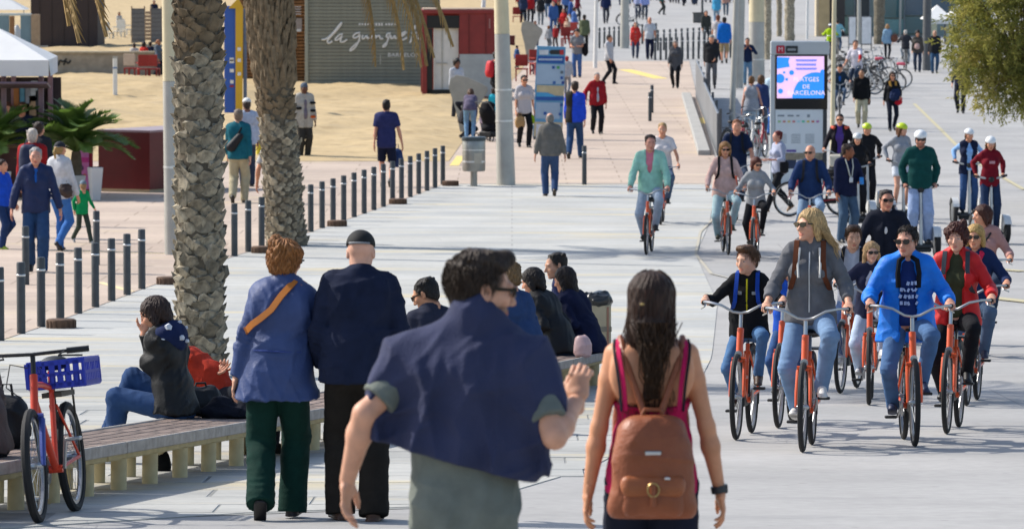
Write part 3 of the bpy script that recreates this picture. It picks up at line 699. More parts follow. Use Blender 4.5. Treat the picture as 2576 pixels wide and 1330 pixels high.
# ------------------------------------------------------------------ ground
def paving_mat(name, c1, c2, cj, sx, sy, stain=None, rough=.85, joint=.018, big=.6, streak=0.):
    """stone paving in world metres: slabs of sx by sy in two tones, joints, broad mottling and worn stains"""
    m, n, l, b = _nodes(name); b.inputs['Roughness'].default_value = rough; b.inputs['Specular IOR Level'].default_value = .25
    g = n.new('ShaderNodeNewGeometry'); br = n.new('ShaderNodeTexBrick'); l.new(g.outputs['Position'], br.inputs['Vector'])
    br.inputs['Color1'].default_value = (*lin(c1), 1); br.inputs['Color2'].default_value = (*lin(c2), 1); br.inputs['Mortar'].default_value = (*lin(cj), 1)
    br.inputs['Scale'].default_value = 1; br.inputs['Brick Width'].default_value = sx; br.inputs['Row Height'].default_value = sy; br.inputs['Mortar Size'].default_value = joint; br.inputs['Mortar Smooth'].default_value = .4
    col = br.outputs['Color']
    def noise(sc_, det, vec=(1, 1, 1)):
        mp = n.new('ShaderNodeMapping'); mp.inputs['Scale'].default_value = vec; l.new(g.outputs['Position'], mp.inputs[0])
        z = n.new('ShaderNodeTexNoise'); z.inputs['Scale'].default_value = sc_; z.inputs['Detail'].default_value = det; l.new(mp.outputs[0], z.inputs['Vector']); return z.outputs['Fac']
    def mr(x, a, b_, lo, hi):
        r = n.new('ShaderNodeMapRange'); r.inputs[1].default_value = a; r.inputs[2].default_value = b_; r.inputs[3].default_value = lo; r.inputs[4].default_value = hi; l.new(x, r.inputs[0]); return r.outputs[0]
    hs = n.new('ShaderNodeHueSaturation'); l.new(col, hs.inputs['Color'])
    mu = n.new('ShaderNodeMath'); mu.operation = 'MULTIPLY'; l.new(mr(noise(big, 6), .3, .7, .86, 1.1), mu.inputs[0]); l.new(mr(noise(9, 4), .3, .7, .93, 1.06), mu.inputs[1]); l.new(mu.outputs[0], hs.inputs['Value'])
    col = hs.outputs[0]
    if stain:
        for c, th, vec, s_ in stain:
            mx = n.new('ShaderNodeMix'); mx.data_type = 'RGBA'; l.new(mr(noise(s_, 6, vec), th, th + .12, 0, .75), mx.inputs[0]); l.new(col, mx.inputs[6]); mx.inputs[7].default_value = (*lin(c), 1); col = mx.outputs[2]
    vo = n.new('ShaderNodeTexVoronoi'); vo.inputs['Scale'].default_value = 2.3; l.new(g.outputs['Position'], vo.inputs['Vector'])
    mx = n.new('ShaderNodeMix'); mx.data_type = 'RGBA'; l.new(mr(vo.outputs['Distance'], .05, .085, .32, 0), mx.inputs[0]); l.new(col, mx.inputs[6]); mx.inputs[7].default_value = (.07, .068, .065, 1); col = mx.outputs[2]
    mx = n.new('ShaderNodeMix'); mx.data_type = 'RGBA'; l.new(mr(noise(1.4, 8, (.25, 1.5, 1)), .56, .74, 0, .22), mx.inputs[0]); l.new(col, mx.inputs[6]); mx.inputs[7].default_value = (.17, .175, .18, 1); col = mx.outputs[2]
    l.new(col, b.inputs['Base Color'])
    bp = n.new('ShaderNodeBump'); bp.inputs['Strength'].default_value = .25; bp.inputs['Distance'].default_value = .01; l.new(noise(30, 4), bp.inputs['Height']); l.new(bp.outputs[0], b.inputs['Normal'])
    return m
YS = np.concatenate([np.arange(6, 60, 1.), np.arange(60, 140, 2.), np.arange(140, 260, 6.), np.linspace(260, 900, 20)])
def sheet(name, ys, xl, xr, m, dz=0., nx=2, hfun=None, kind='structure', parent=None, label=None):
    ys = np.asarray(ys, float); V = []; t = np.linspace(0, 1, nx)
    for i, y in enumerate(ys):
        for u in t:
            x = xl[i] + (xr[i] - xl[i]) * u; V.append((x, y, gz(y) + dz + (hfun(x, y) if hfun else 0)))
    F = [(r * nx + c, r * nx + c + 1, (r + 1) * nx + c + 1, (r + 1) * nx + c) for r in range(len(ys) - 1) for c in range(nx - 1)]
    o = np_mesh(name, np.array(V), np.array(F), m, parent, smooth=True); tag(o, label, kind=kind); return o
def wpoly(pts):     # pixel polyline -> x as a function of y on the ground
    P = sorted((gp(*q)[1], gp(*q)[0]) for q in pts); Y = [p[0] for p in P]; X = [p[1] for p in P]
    def f(y):
        if y < Y[0]: return X[0] + (y - Y[0]) * (X[1] - X[0]) / (Y[1] - Y[0])
        if y > Y[-1]: return X[-1] + (y - Y[-1]) * (X[-1] - X[-2]) / (Y[-1] - Y[-2])
        return float(np.interp(y, Y, X))
    return f
M_lane = paving_mat('asphalt_lane', 'a2a09d', '9c9b99', '8b8a88', 9, 3.2, [('94948f', .60, (.5, 2.2, 1), .6)], .82, .012, .45)
M_slab = paving_mat('granite_slabs', 'abaaa4', '9fa09d', '83827e', 1.5, .75, [('bfb291', .60, (.35, 1.2, 1), .9), ('8f9390', .62, (.25, 1.6, 1), 1.3)], .8, .02, .5)
M_pink = paving_mat('terracotta_paving', 'b9a898', 'b09f91', '968678', 2.4, 1.2, [('bfae90', .62, (.5, 1, 1), .6)], .85, .02, .3)
ground = sheet('ground', YS, -(60 + YS), 60 + YS, M_lane, 0)
BOL_A0, BOL_A1, BOL_B0, BOL_B1 = gp(0, 858), gp(357, 728), gp(590, 645), gp(1114, 465)
bolx = wpoly([(0, 858), (357, 728), (590, 645), (1114, 465)])
y470 = BOL_B1[1] + .3
asp = wpoly([(1236, 1251), (1484, 1177), (1700, 1060), (1790, 900), (1805, 760), (1750, 640), (1785, 560), (1800, 474)])
ya = np.concatenate([np.arange(18, y470, 1.5), [y470]])
def slab_l(y): return bolx(y) if y > 40 else -24.
def slab_r(y): return max(asp(y), -1.5) if y > 30.5 else -1.5 - (30.5 - y) * .9
M_far = paving_mat('granite_slabs_far', 'b3b2ac', 'a8a9a6', '9b9a96', 60, .8, [('bfb291', .57, (.35, 1.2, 1), .9), ('999da0', .58, (.22, 1.6, 1), 1.1)], .8, .02, .5)
SL0, SL1 = 28.0, 52.0
yb = ya[ya > SL1]; yb = np.concatenate([[SL1], yb]); sheet('promenade_paving', yb, [min(bolx(y), slab_r(y)) - .25 for y in yb], [slab_r(y) for y in yb], M_far, .006)
M_pl = paving_mat('granite_slab_stone', 'abaaa4', '9fa09d', '9fa09d', 3, 1.5, [('bfb291', .57, (.35, 1.2, 1), .9), ('868b8d', .58, (.22, 1.6, 1), 1.1)], .8, .0, .5)
n_ = M_pl.node_tree.nodes; l_ = M_pl.node_tree.links; oi = n_.new('ShaderNodeObjectInfo'); mr_ = n_.new('ShaderNodeMapRange'); mr_.inputs[3].default_value = .9; mr_.inputs[4].default_value = 1.07; l_.new(oi.outputs['Random'], mr_.inputs[0])
hs_ = n_.new('ShaderNodeHueSaturation'); b_ = n_['Principled BSDF']; src_ = b_.inputs['Base Color'].links[0].from_socket; l_.new(src_, hs_.inputs['Color']); l_.new(mr_.outputs[0], hs_.inputs['Value']); l_.new(hs_.outputs[0], b_.inputs['Base Color'])
M_joint = mat('joint_grit', '858683', .95, 0, .2, 3)
yb = np.arange(18, SL1 + .1, 1.0); bed = sheet('promenade_bed', yb, [-14] * len(yb), [slab_r(y) - .06 for y in yb], M_joint, .003)
sx_, sy_ = 1.62, .8
slabm = MB().box((0, 0, 0), (sx_ - .022, sy_ - .02, .03), bev=.006).mesh('paving_slab'); slabm.materials.append(M_pl)
rest = MB(); ns = 0; r = 0; y = SL0 - 4
while y < SL1:
    x = -15 + (r % 2) * sx_ * .5 + .13 * (r % 3); yc = y + sy_ / 2; lim = max(slab_r(y), slab_r(y + sy_))
    while x < lim - .1:
        wd = min(sx_, lim - x); xc = x + wd / 2; px, py = proj((xc, yc, gz(yc)))
        if -60 < px < 2000 and wd > .02:
            a = math.atan2(gz(yc + .4) - gz(yc - .4), .8); dz = random.uniform(0, .004)
            if ns < 300 and py < 1420 and wd > sx_ * .97:
                o = bpy.data.objects.new('paving_slab', slabm); C.objects.link(o); o.parent = bed; o.location = (xc, yc, gz(yc) - .009 + dz); o.rotation_euler = (a, 0, 0); ns += 1
            else:
                y0, y1 = y + .01, y + sy_ - .01; x1 = x + sx_ - .022; a0, a1 = min(x1, slab_r(y0)), min(x1, slab_r(y1))
                if a0 > x + .02 or a1 > x + .02:
                    a0, a1 = max(a0, x + .01), max(a1, x + .01); T = [(x, y0), (a0, y0), (a1, y1), (x, y1)]
                    rest.add([(u, v, gz(v) - .02) for u, v in T] + [(u, v, gz(v) + .006 + dz) for u, v in T], [(4, 5, 6, 7), (0, 1, 5, 4), (1, 2, 6, 5), (2, 3, 7, 6), (3, 0, 4, 7)])
        x += sx_
    y += sy_; r += 1
o = rest.build('paving_slab_edge', M_pl, bed); tag(o, kind='stuff')
# terracotta paving beyond the bollards, up to the parapet
par = wpoly([(1800, 400), (1752, 240), (1735, 160)])
yp = np.concatenate([np.arange(40, y470, 1.5), [y470 - .001]]); sheet('terracotta_pavement', yp, [-45] * len(yp), [bolx(y) for y in yp], M_pink, .012)
yp = np.concatenate([np.arange(y470, 205, 2.5), [212]]); sheet('terracotta_pavement', yp, [-60] * len(yp), [par(y) for y in yp], M_pink, .012)
# sand
M_sand = paving_mat('sand', 'b8a27b', 'b19b74', 'ad9770', 40, 40, [('9c8763', .55, (1, 1, 1), 1.6), ('c0ad8c', .62, (1, 2, 1), .8)], .95, 0, .9)
sand_r = wpoly([(1140, 392), (1180, 335), (1255, 235), (1310, 182), (1345, 120), (1360, 60)])
_sn = [(random.uniform(.3, 1.6), random.uniform(.15, .8), random.uniform(0, 6.3), random.uniform(.25, 1)) for _ in range(9)]
def sandh(x, y):
    h = sum(a * math.sin(kx * x + ph) * math.sin(ky * y + ph * 2.1) for kx, ky, ph, a in _sn) / 9
    e = min(1, max(0, (y - 123) / 8)) * min(1, max(0, (sand_r(y) - x) / 1.5)); d = .05 * math.sin(5.1 * x + 2 * math.sin(2.7 * y)) * math.sin(3.9 * y + x)
    return .02 + e * (.16 + .40 * h + d) + (.35 * math.exp(-((y - 168) / 9) ** 2 - ((x + 13) / 5) ** 2) if x < -8 else 0)
ysd = np.concatenate([np.arange(122.5, 215, .5), [225, 260, 330, 420, 600]]); ysd = ysd
sheet('sand', ysd, [-38.] * len(ysd), [min(sand_r(y), sand_r(215) if y > 215 else 99) for y in ysd], M_sand, 0, 90, sandh)
# painted lines
M_yel = mat('worn_yellow_paint', 'd8c070', .8, 0, .25, 30)
def line(pts, wid, m=M_yel, name='painted_line', dz=.016):
    P = np.array([gp(*q) for q in pts]); Q = []
    for i in range(len(P) - 1):
        k = max(2, int(np.linalg.norm(P[i + 1] - P[i]) / 1.0)); Q += [P[i] + (P[i + 1] - P[i]) * t for t in np.linspace(0, 1, k, endpoint=False)]
    Q.append(P[-1]); Q = np.array(Q); T = np.gradient(Q, axis=0); N = np.stack([-T[:, 1], T[:, 0]], 1); N /= np.linalg.norm(N, axis=1)[:, None]; V = []; F = []
    for i, q in enumerate(Q):
        for s in (-1, 1): x, y = q[0] + s * N[i, 0] * wid / 2, q[1] + s * N[i, 1] * wid / 2; V.append((x, y, gz(y) + dz))
        if i: a = 2 * i - 2; F.append((a, a + 1, a + 3, a + 2))
    o = np_mesh(name, np.array(V), np.array(F), m, None, False); tag(o, kind='structure'); return o
line([(1572, 176), (1662, 199)], .55); line([(1142, 418), (1160, 394)], .22); line([(1752, 298), (1772, 312)], .4)
M_yl2 = mat('faded_yellow_paint', 'b0a888', .85, 0, .1, 30)
line([(2300, 262), (2370, 330), (2440, 400), (2576, 478)], .10, M_yl2); line([(1800, 545), (1762, 585), (1750, 640), (1790, 690), (1830, 700), (1900, 704)], .045, mat('ghost_line', 'aca696', .85, 0, .1, 20))
line([(2480, 676), (2576, 684)], .25, M_yl2); line([(2490, 750), (2600, 762)], .3, M_yl2)
for a in ((60, 630, 425, 640), (250, 712, 330, 735)): line([a[:2], a[2:]], .12, mat('faded_line', 'd9c79a', .85, 0, .2, 20))
# ------------------------------------------------------------------ bollards
M_bol = mat('bollard_paint', '45494c', .5, .3, .15, 8, .05, 60); M_ring = mat('steel_ring', 'c8cacb', .35, .8, .1, 20)
bo = empty('bollard', BOL_A0)
MB().lathe([(.052, 0), (.052, .835), (.046, .85), (0.0, .852)], 14).build('post', M_bol, bo, True)
MB().lathe([(.0535, .685), (.056, .688), (.056, .706), (.0535, .709)], 14).build('ring', M_ring, bo, True)
spots = [BOL_A0 + (BOL_A1 - BOL_A0) * t for t in np.linspace(0, 1, 9)]
labA = ['grey bollard cut by the left edge of the photo', 'grey bollard second from the left edge', 'grey bollard in front of the walking man in navy jacket, left of a brown block', 'grey bollard with a brown block at its foot at left', 'grey bollard just right of the brown block near the bench', 'grey bollard below the running child in green', 'grey bollard fourth before the trunk of the near palm', 'grey bollard third before the trunk of the near palm', 'last grey bollard of the left row beside the near palm trunk']
kb = 21; B = [BOL_B0 + (BOL_B1 - BOL_B0) * t for t in np.linspace(0, 1, kb)]
first = True
def place_bol(p, label, group, s=1.):
    global first
    o = bo if first else copy_tree(bo); first = False; o.location = (p[0], p[1], gz(p[1])); o.rotation_euler = (0, 0, random.uniform(0, 6)); o.scale = (1, 1, s); tag(o, label, 'bollard', group)
for p, lb in zip(spots, labA): place_bol(p, lb, 'bollards along the left edge of the promenade')
for i, p in enumerate(B):
    ORD = ['first', 'second', 'third', 'fourth', 'fifth', 'sixth', 'seventh', 'eighth', 'ninth', 'tenth', 'eleventh', 'twelfth', 'thirteenth', 'fourteenth', 'fifteenth', 'sixteenth', 'seventeenth', 'eighteenth', 'nineteenth']
    lb = ['grey bollard at the near end of the long row, right of the near palm trunk', 'grey bollard second in the long row between the two palms', 'grey bollard third in the long row beside the far palm trunk'][i] if i < 3 else 'last grey bollard of the long row near the metal litter bin' if i == kb - 1 else 'grey bollard in the long row, %s counting back from the litter bin' % ORD[kb - 1 - i]
    place_bol(p, lb, 'bollards in the long row beyond the palms' if not 2 < i < kb - 1 else 'middle bollards of the long row')
for q, lb in (((65, 718), 'grey bollard standing in front of the legs of the man in navy jacket'), ((243, 668), 'grey bollard behind the row, right of the child in green'), ((1470, 465), 'single grey bollard right of the man in grey jacket and jeans'), ((1635, 306), 'single grey bollard on the terracotta paving by the parapet'), ((1640, 285), 'grey bollard half hidden behind the one by the parapet')):
    place_bol(gp(*q), lb, 'single bollards on the paving')
for ln_, (a, b_, n) in zip(('rear left', 'front right', 'rear right'), (((1508, 122), (1650, 108), 13), ((1648, 152), (1838, 146), 15), ((1655, 128), (1830, 116), 13))):
    A, Bb = gp(*a), gp(*b_)
    for it, t in enumerate(np.linspace(0, 1, n)): place_bol(A + (Bb - A) * t, 'dark slim bollard, %s from the left in the %s line of far bollards' % (ORD[it], ln_), 'far bollards across the promenade', 1.1)
# brown blocks at the bollards
M_rust = mat('rusty_brown', '5a4536', .85, 0, .35, 14, .4, 40)
blk = empty('block', (0, 0, 0)); MB().lathe([(.17, 0), (.175, .10), (.165, .115), (0, .118)], 14).build('body', M_rust, blk, True)
rb = MB().box((0, -.175, .055), (.035, .014, .10), bev=.004).mesh('rib'); rb.materials.append(M_rust)
for k in range(16):
    o = bpy.data.objects.new('rib', rb); C.objects.link(o); o.parent = blk; a = k * math.pi / 8; o.rotation_euler = (0, 0, a)
    o.location = (0, 0, 0)
for i, (q, lb) in enumerate((((154, 826), 'round rusty brown block at the foot of the left bollard row'), ((425, 716), 'rusty brown block half hidden by the near palm trunk'), ((660, 637), 'rusty brown block at the foot of the far palm'), ((848, 570), 'rusty brown block right of the far palm on the grey slabs'), ((1001, 514), 'rusty brown block half way along the long bollard row'), ((1133, 468), 'rusty brown block left of the litter bin'))):
    o = blk if i == 0 else copy_tree(blk); o.location = tuple(gp(*q)); tag(o, lb, 'block', 'rusty blocks along the bollard row')
# ------------------------------------------------------------------ benches
M_wood = mat('weathered_wood', '75655c', .8, 0, .6, 8, .5, 35, obj_var=.22); M_woode = mat('grey_wood_edge', '9a938b', .85, 0, .22, 14, .5, 30)
M_leg = mat('cream_concrete', 'c3b48c', .8, 0, .12, 9, .2, 50)
P0, P1 = np.array((-3.02, 30.2)), np.array((.93, 49.04)); bd = unit(P1 - P0); bl = np.array((-bd[1], bd[0]))  # line of the near legs; bl points left
PL, BW, BH = 2.94, .62, .33
legm = MB().lathe([(.052, 0), (.052, .21)], 14).mesh('leg', True); legm.materials.append(M_leg)
plk = MB().box((0, 0, 0), (PL - .02, .114, .042), bev=.006).mesh('plank'); plk.materials.append(M_wood)
seam = MB().box((0, 0, 0), (.095, .110, .046), bev=.004).mesh('block_insert'); seam.materials.append(M_wood)
bench_names = ['low wooden bench module at the left edge with a bag on it', 'low wooden bench module with the parked orange bicycle and the seated woman', 'low wooden bench module behind the green trousers of the older woman', 'low wooden bench module hidden behind the older couple', 'low wooden bench module behind the man with the draped sweater', 'low wooden bench module with the row of seated people', 'low wooden bench module just before the far end', 'far end module of the low wooden bench']
BEN = []
for k in range(8):
    s0 = -2.2 + .74 + (k - 1) * (PL + .0) + PL + .0
    c2 = P0 + bd * (s0 - .35 + PL / 2 - 1.8) + bl * (BW / 2 - .07); e = empty('bench', (0, 0, 0)); z0 = gz(c2[1]); sl_ = math.atan2(gz(c2[1] + 1) - gz(c2[1] - 1), 2) * bd[1]
    M = Matrix.Translation((c2[0], c2[1], z0)) @ Matrix.Rotation(math.atan2(bd[1], bd[0]), 4, 'Z') @ Matrix.Rotation(-sl_, 4, 'Y'); e.matrix_world = M
    tag(e, bench_names[k], 'bench', 'bench modules along the promenade')
    for j in range(5):
        o = bpy.data.objects.new('plank', plk); C.objects.link(o); o.parent = e; o.location = (0, -BW / 2 + .062 + j * .124, BH - .021 + random.uniform(-.002, .002))
        o.data = plk
    for s in (-1, 1): MB().box((0, s * (BW / 2 + .018), BH - .03), (PL - .012, .032, .075), bev=.006).build('edge_plank', M_woode, e)
    for s in (-1, 1): MB().box((0, s * (BW / 2 - .13), .247), (PL - .04, .07, .085), bev=.01).build('rail', M_leg, e)
    for s in (-1, 1):
        for j in range(4): o = bpy.data.objects.new('leg', legm); C.objects.link(o); o.parent = e; o.location = ((j - 1.5) * PL / 4, s * (BW / 2 - .13), 0)
    BEN.append(M)
# ------------------------------------------------------------------ poles
M_pole = mat('galvanised_steel', 'a7a6a0', .5, .35, .10, 3, .05, 30); M_cream = mat('cream_paint', 'c9bd9c', .6, 0, .08, 3); M_white = mat('white_paint', 'd9d9d6', .45, 0, .05, 4)
M_dgrey = mat('dark_grey_paint', '56585a', .5, .2, .12, 6)
def pole(px, base, top, r0, r1, label, cat, m, m2=None, split=None, bands=(), zt=None, name='pole'):
    p = gp(px, base); s = scl(p); z1 = zt or 9.; dx = (top - px) / s
    e = empty(name, p, 0, label, cat); zz = (base - 0) / s
    f = lambda z: (dx * z / zz, 0, z)
    if split:
        zs = (base - split) / s; MB().tube([f(0), f(zs)], [r0, r0 + (r1 - r0) * zs / z1], 16).build('shaft', m, e, True); MB().tube([f(zs + .004), f(z1)], [(r0 + (r1 - r0) * zs / z1) * 1.01, r1], 16).build('upper_shaft', m2, e, True)
    else: MB().tube([f(0), f(z1)], [r0, r1], 14).build('shaft', m, e, True)
    for b_ in bands: zb = (base - b_) / s; MB().tube([f(zb - .02), f(zb + .02)], (r0 + (r1 - r0) * zb / z1) * 1.05, 16).build('band', M_ring, e, True)
    return e
pole(1273, 466, 1261, .205, .10, 'thick grey lamp mast beside the litter bin, cream above', 'lamp mast', M_pole, M_cream, 86, (304, 226), 8, 'lamp_mast')
pole(432, 642, 425, .115, .075, 'pole half hidden by the near palm, cream above and grey below', 'lamp mast', M_pole, M_cream, 205, (420,), 8, 'lamp_mast')
pole(1206, 238, 1217, .085, .06, 'slim white pole in front of the red container', 'pole', M_white, zt=7)
pole(1497, 172, 1500, .08, .06, 'slim white pole between the white jacket man and the grey shirt man', 'pole', M_white, zt=7)
pole(1571, 122, 1572, .20, .16, 'grey column standing behind the woman in red coat', 'pole', M_pole, zt=8)
pole(1841, 318, 1851, .085, .07, 'thin grey post left of the woman in grey top', 'pole', M_pole, zt=7)
pole(1857, 222, 1862, .17, .15, 'grey post behind the thin grey post by the parapet', 'pole', M_pole, zt=8)
pole(1903, 205, 1903, .30, .22, 'stout grey mast, cream above, behind the man in navy with jeans', 'lamp mast', M_pole, M_cream, 56, (150,), 8, 'lamp_mast')
pole(2092, 470, 2097, .05, .045, 'slim beige pole touching the right side of the screen totem', 'pole', M_cream, zt=6)
pole(2331, 178, 2332, .17, .15, 'dark grey column between the far couple at right', 'pole', M_dgrey, zt=8)
pole(2264, 92, 2265, .06, .05, 'thin far pole in front of the teal glass building', 'pole', M_pole, zt=8)
pole(2161, 112, 2161, .10, .08, 'grey post between two blank white signs', 'pole', M_pole, zt=8)
pole(2030, 100, 2031, .06, .05, 'thin white far pole left of the beige building', 'pole', M_white, zt=8)
# ------------------------------------------------------------------ palms
def boot_mesh(w, h, d, seed, m, long=False):
    g = random.Random(seed); j = lambda a: a * (1 + g.uniform(-.25, .25)); hw = w / 2
    if long: P = [(-hw, 0, 0), (hw, 0, 0), (hw * .8, -j(d) * .5, h * .5), (-hw * .8, -j(d) * .5, h * .5), (-hw * .45, -j(d) * 1.3, h), (hw * .45, -j(d) * 1.2, h), (0, -d * .9 - .03, h * .45), (-hw, .05, h * .5), (hw, .05, h * .5), (0, .0, h * .95)]; F = [(0, 1, 6), (1, 2, 6), (0, 6, 3), (6, 2, 5), (6, 5, 4), (6, 4, 3), (2, 8, 9, 5), (3, 4, 9, 7), (4, 5, 9), (0, 3, 7), (1, 8, 2)]
    else:
        e = [g.uniform(.7, 1.25) for _ in range(6)]; P = [(-hw, .02, h * .1), (-hw * .5, -.004, -h * .16), (hw * .5, -.004, -h * .2), (hw, .02, h * .1), (-hw * .95, -j(d) * .6, h * .55 * e[0]), (-hw * .35, -j(d) * e[4], h * .80 * e[1]), (hw * .3, -j(d) * e[5], h * .80 * e[2]), (hw * .95, -j(d) * .55, h * .55 * e[3]), (-hw * .7, .02, h * .8), (hw * .7, .02, h * .8), (0, -d * .3, h * .70)]; F = [(0, 1, 5, 4), (1, 2, 6, 5), (2, 3, 7, 6), (4, 5, 10, 8), (5, 6, 10), (6, 7, 9, 10), (8, 10, 9), (0, 4, 8), (3, 9, 7)]
    me = bpy.data.meshes.new('leaf_base'); me.from_pydata(P, [], F); me.materials.append(m); me.update(); return me
M_bark = mat('palm_bark', '8b8270', .95, 0, .5, 16, 1., 22, obj_var=.38); M_barkd = mat('palm_fibre', '6a5c48', .95, 0, .4, 10, .9, 30, obj_var=.35); M_core = mat('palm_core', '5b5244', .95, 0, .4, 7, .9, 20)
M_frond = mat('dry_frond', '8f7547', .8, 0, .25, 10, obj_var=.2); M_green = mat('palm_leaf', '4c5a2c', .6, 0, .3, 8, obj_var=.3)
def frond_mesh(name, L, droop, n=46, ll=.42, w=.022, up=.5, seed=1, rr=.04):
    g = random.Random(seed); P = []; m = MB(); pts = []
    for i in range(13):
        t = i / 12; pts.append((L * t * (1 - .25 * t * droop), 0, up * L * t - droop * L * t * t))
    pts = np.array(pts); m.tube(pts, np.linspace(rr, rr * .3, 13), 5)
    for i in range(n):
        t = .12 + .86 * i / n; q = np.array([np.interp(t * 12, range(13), pts[:, k]) for k in range(3)]); tg = unit(np.array([np.interp(min(12, t * 12 + .5), range(13), pts[:, k]) for k in range(3)]) - q)
        for s in (-1, 1):
            l = ll * (math.sin(math.pi * (.15 + .8 * t)) * .8 + .25) * g.uniform(.8, 1.15); d = unit(tg * .8 + np.array((0, s * 1., -.25 - .4 * droop)) + np.array([g.uniform(-.12, .12) for _ in range(3)])); wv = unit(np.cross(d, (0, 0, 1))) * w / 2
            e = q + d * l; mid = q + d * l * .5 + (0, 0, .02); e = e + (0, 0, -.25 * l * droop); m.add([q, mid + wv, e, mid - wv], [(0, 1, 2, 3)])
    return m.mesh(name)
fr_dry = frond_mesh('dry_frond', 2.9, 1.0, 44, .42, .022, .35, 3, .062); fr_dry.materials.append(M_frond)
fr_gr = frond_mesh('frond', 3.0, .45, 50, .42, .026, .5, 4); fr_gr.materials.append(M_green)
def palm(p, r, H, label, split, lean=0., nb=300, bw=.17, bh=.13, hang=(), seed=1):
    e = empty('palm_tree', p, 0, label, 'palm tree'); g = random.Random(seed); ctr = lambda z: np.array((lean * z, .0, z)); up = lambda z: (1 + .0 * z)
    rr = lambda z: r * (1.12 - .12 * min(1, z / .5) - .05 * min(1, max(0, z - 1) / 3)) * (1 if z < split else 1 + .22 * min(1, (z - split) / .8))
    zs = np.arange(-.1, H + .01, .12); m = MB().tube([ctr(z) for z in zs], [rr(z) * (.98 + .04 * g.random()) for z in zs], 20); tr = m.build('trunk', M_core, e, True)
    A = [boot_mesh(bw * random.uniform(.8, 1.25), bh * random.uniform(1.1, 1.7), random.uniform(.035, .07), i, M_bark) for i in range(9)]; Bm = [boot_mesh(bw * .75, .34, .06, i, M_barkd, True) for i in range(4)]
    z = .0; k = 0; restm = MB(); cnt = 0
    while z < H - .1:
        lng = z > split; n = max(6, int(2 * math.pi * rr(z) / (bw * (1.0 if not lng else .85)))); 
        for i in range(n):
            a = 2 * math.pi * (i + .5 * (k % 2)) / n + g.uniform(-.12, .12); zz = z + g.uniform(-.04, .04); me = g.choice(Bm if lng else A); q = ctr(zz) + np.array((math.sin(a), -math.cos(a), 0)) * rr(zz) * .97
            s_ = g.uniform(.8, 1.2)
            if cnt < nb:
                o = bpy.data.objects.new('leaf_base', me); C.objects.link(o); o.parent = tr; o.location = q; o.rotation_euler = (g.uniform(-.15, .15), g.uniform(-.2, .2), a); o.scale = (s_, s_, s_ * g.uniform(.8, 1.15)); cnt += 1
            else: restm.add(np.array([v.co for v in me.vertices]) @ rotz(a).T * s_ + q, [tuple(f.vertices) for f in me.polygons])
        z += bh * (1. if not lng else 1.3); k += 1
    if restm.v: tag(restm.build('upper_leaf_bases', M_barkd, tr), kind='stuff')
    cr = ctr(H)
    for i in range(26):
        a = i * 2.399; o = bpy.data.objects.new('frond', fr_gr); C.objects.link(o); o.parent = e; o.location = cr + (0, 0, -.1 + .02 * i); t = i / 26; o.rotation_euler = (0, R_(25 - 75 * t), a)
    for dx, dy, dz, az, tilt, s_ in hang:
        o = bpy.data.objects.new('dry_frond', fr_dry); C.objects.link(o); o.parent = e; o.location = (dx, dy, dz); o.rotation_euler = (0, R_(tilt), R_(az)); o.scale = (s_,) * 3
PA = gp(503, 948); PB = gp(722, 618)
palm(PA, .222, 6.6, 'near palm trunk with thick grey leaf scars behind the seated woman', 99, -.0, 300, .165, .085, [(-.1, -.1, 6.4, 178, 30, 1.14), (-.05, .1, 6.45, 170, 33, 1.12), (-.1, .2, 6.4, 188, 27, 1.1)], 1)
palm(PB, .30, 5.6, 'second palm trunk behind the older couple, shaggy above and smooth below', 2.55, -.075, 300, .155, .085, [(.2, -.1, 5.4, -10, 3, 1.12), (.2, .1, 5.5, 8, 8, 1.15), (.1, -.1, 5.5, -20, 6, 1.18), (.2, -.2, 5.4, -3, 13, 1.05), (.3, 0, 5.5, 4, 0, 1.15), (.0, 0, 5.4, 20, 16, 1.)], 2)
def farpalm(px, base, w, label, i):
    p = gp(px, base); s = scl(p); r = w / s / 2; e = empty('palm_tree', p, 0, label, 'palm tree'); zs = np.arange(0, 7, .22); g = random.Random(i)
    MB().tube([(g.uniform(-.02, .02), 0, z) for z in zs], [r * (1 + .12 * (k % 2) + g.uniform(-.05, .05)) for k, z in enumerate(zs)], 12).build('trunk', M_bark, e)
    for k in range(12): o = bpy.data.objects.new('frond', fr_gr); C.objects.link(o); o.parent = e; o.location = (0, 0, 6.9); o.rotation_euler = (0, R_(20 - 5 * k), k * 2.4)
for i, a in enumerate(((1986, 104, 24, 'far palm trunk left of the beige stone building'), (1960, 92, 13, 'slender far palm trunk between the stout mast and its thicker neighbour'), (1931, 150, 17, 'palm trunk right beside the stout grey mast'), (2212, 112, 26, 'brown palm trunk right of the blank white signs'), (1935, 60, 10, 'thinnest far palm trunk near the top right'))): farpalm(*a, i)
# ------------------------------------------------------------------ buildings and kiosks
RX = Matrix.Rotation(math.pi / 2, 4, 'X')
def T4(x, y, z): return Matrix.Translation((x, y, z))
def boxpart(e, name, c, size, m, bev=0., rot=None): return MB().box(c, size, rot, bev).build(name, m, e)
def strokes(e, lines, r, m, name='lettering'):
    mb = MB()
    for L in lines:
        P = np.array(L, float)
        for _ in range(2): P = np.concatenate([P[:1], np.stack([P[:-1] * .75 + P[1:] * .25, P[:-1] * .25 + P[1:] * .75], 1).reshape(-1, P.shape[1]), P[-1:]])
        mb.tube(P, r, 5)
    return mb.build(name, m, e)
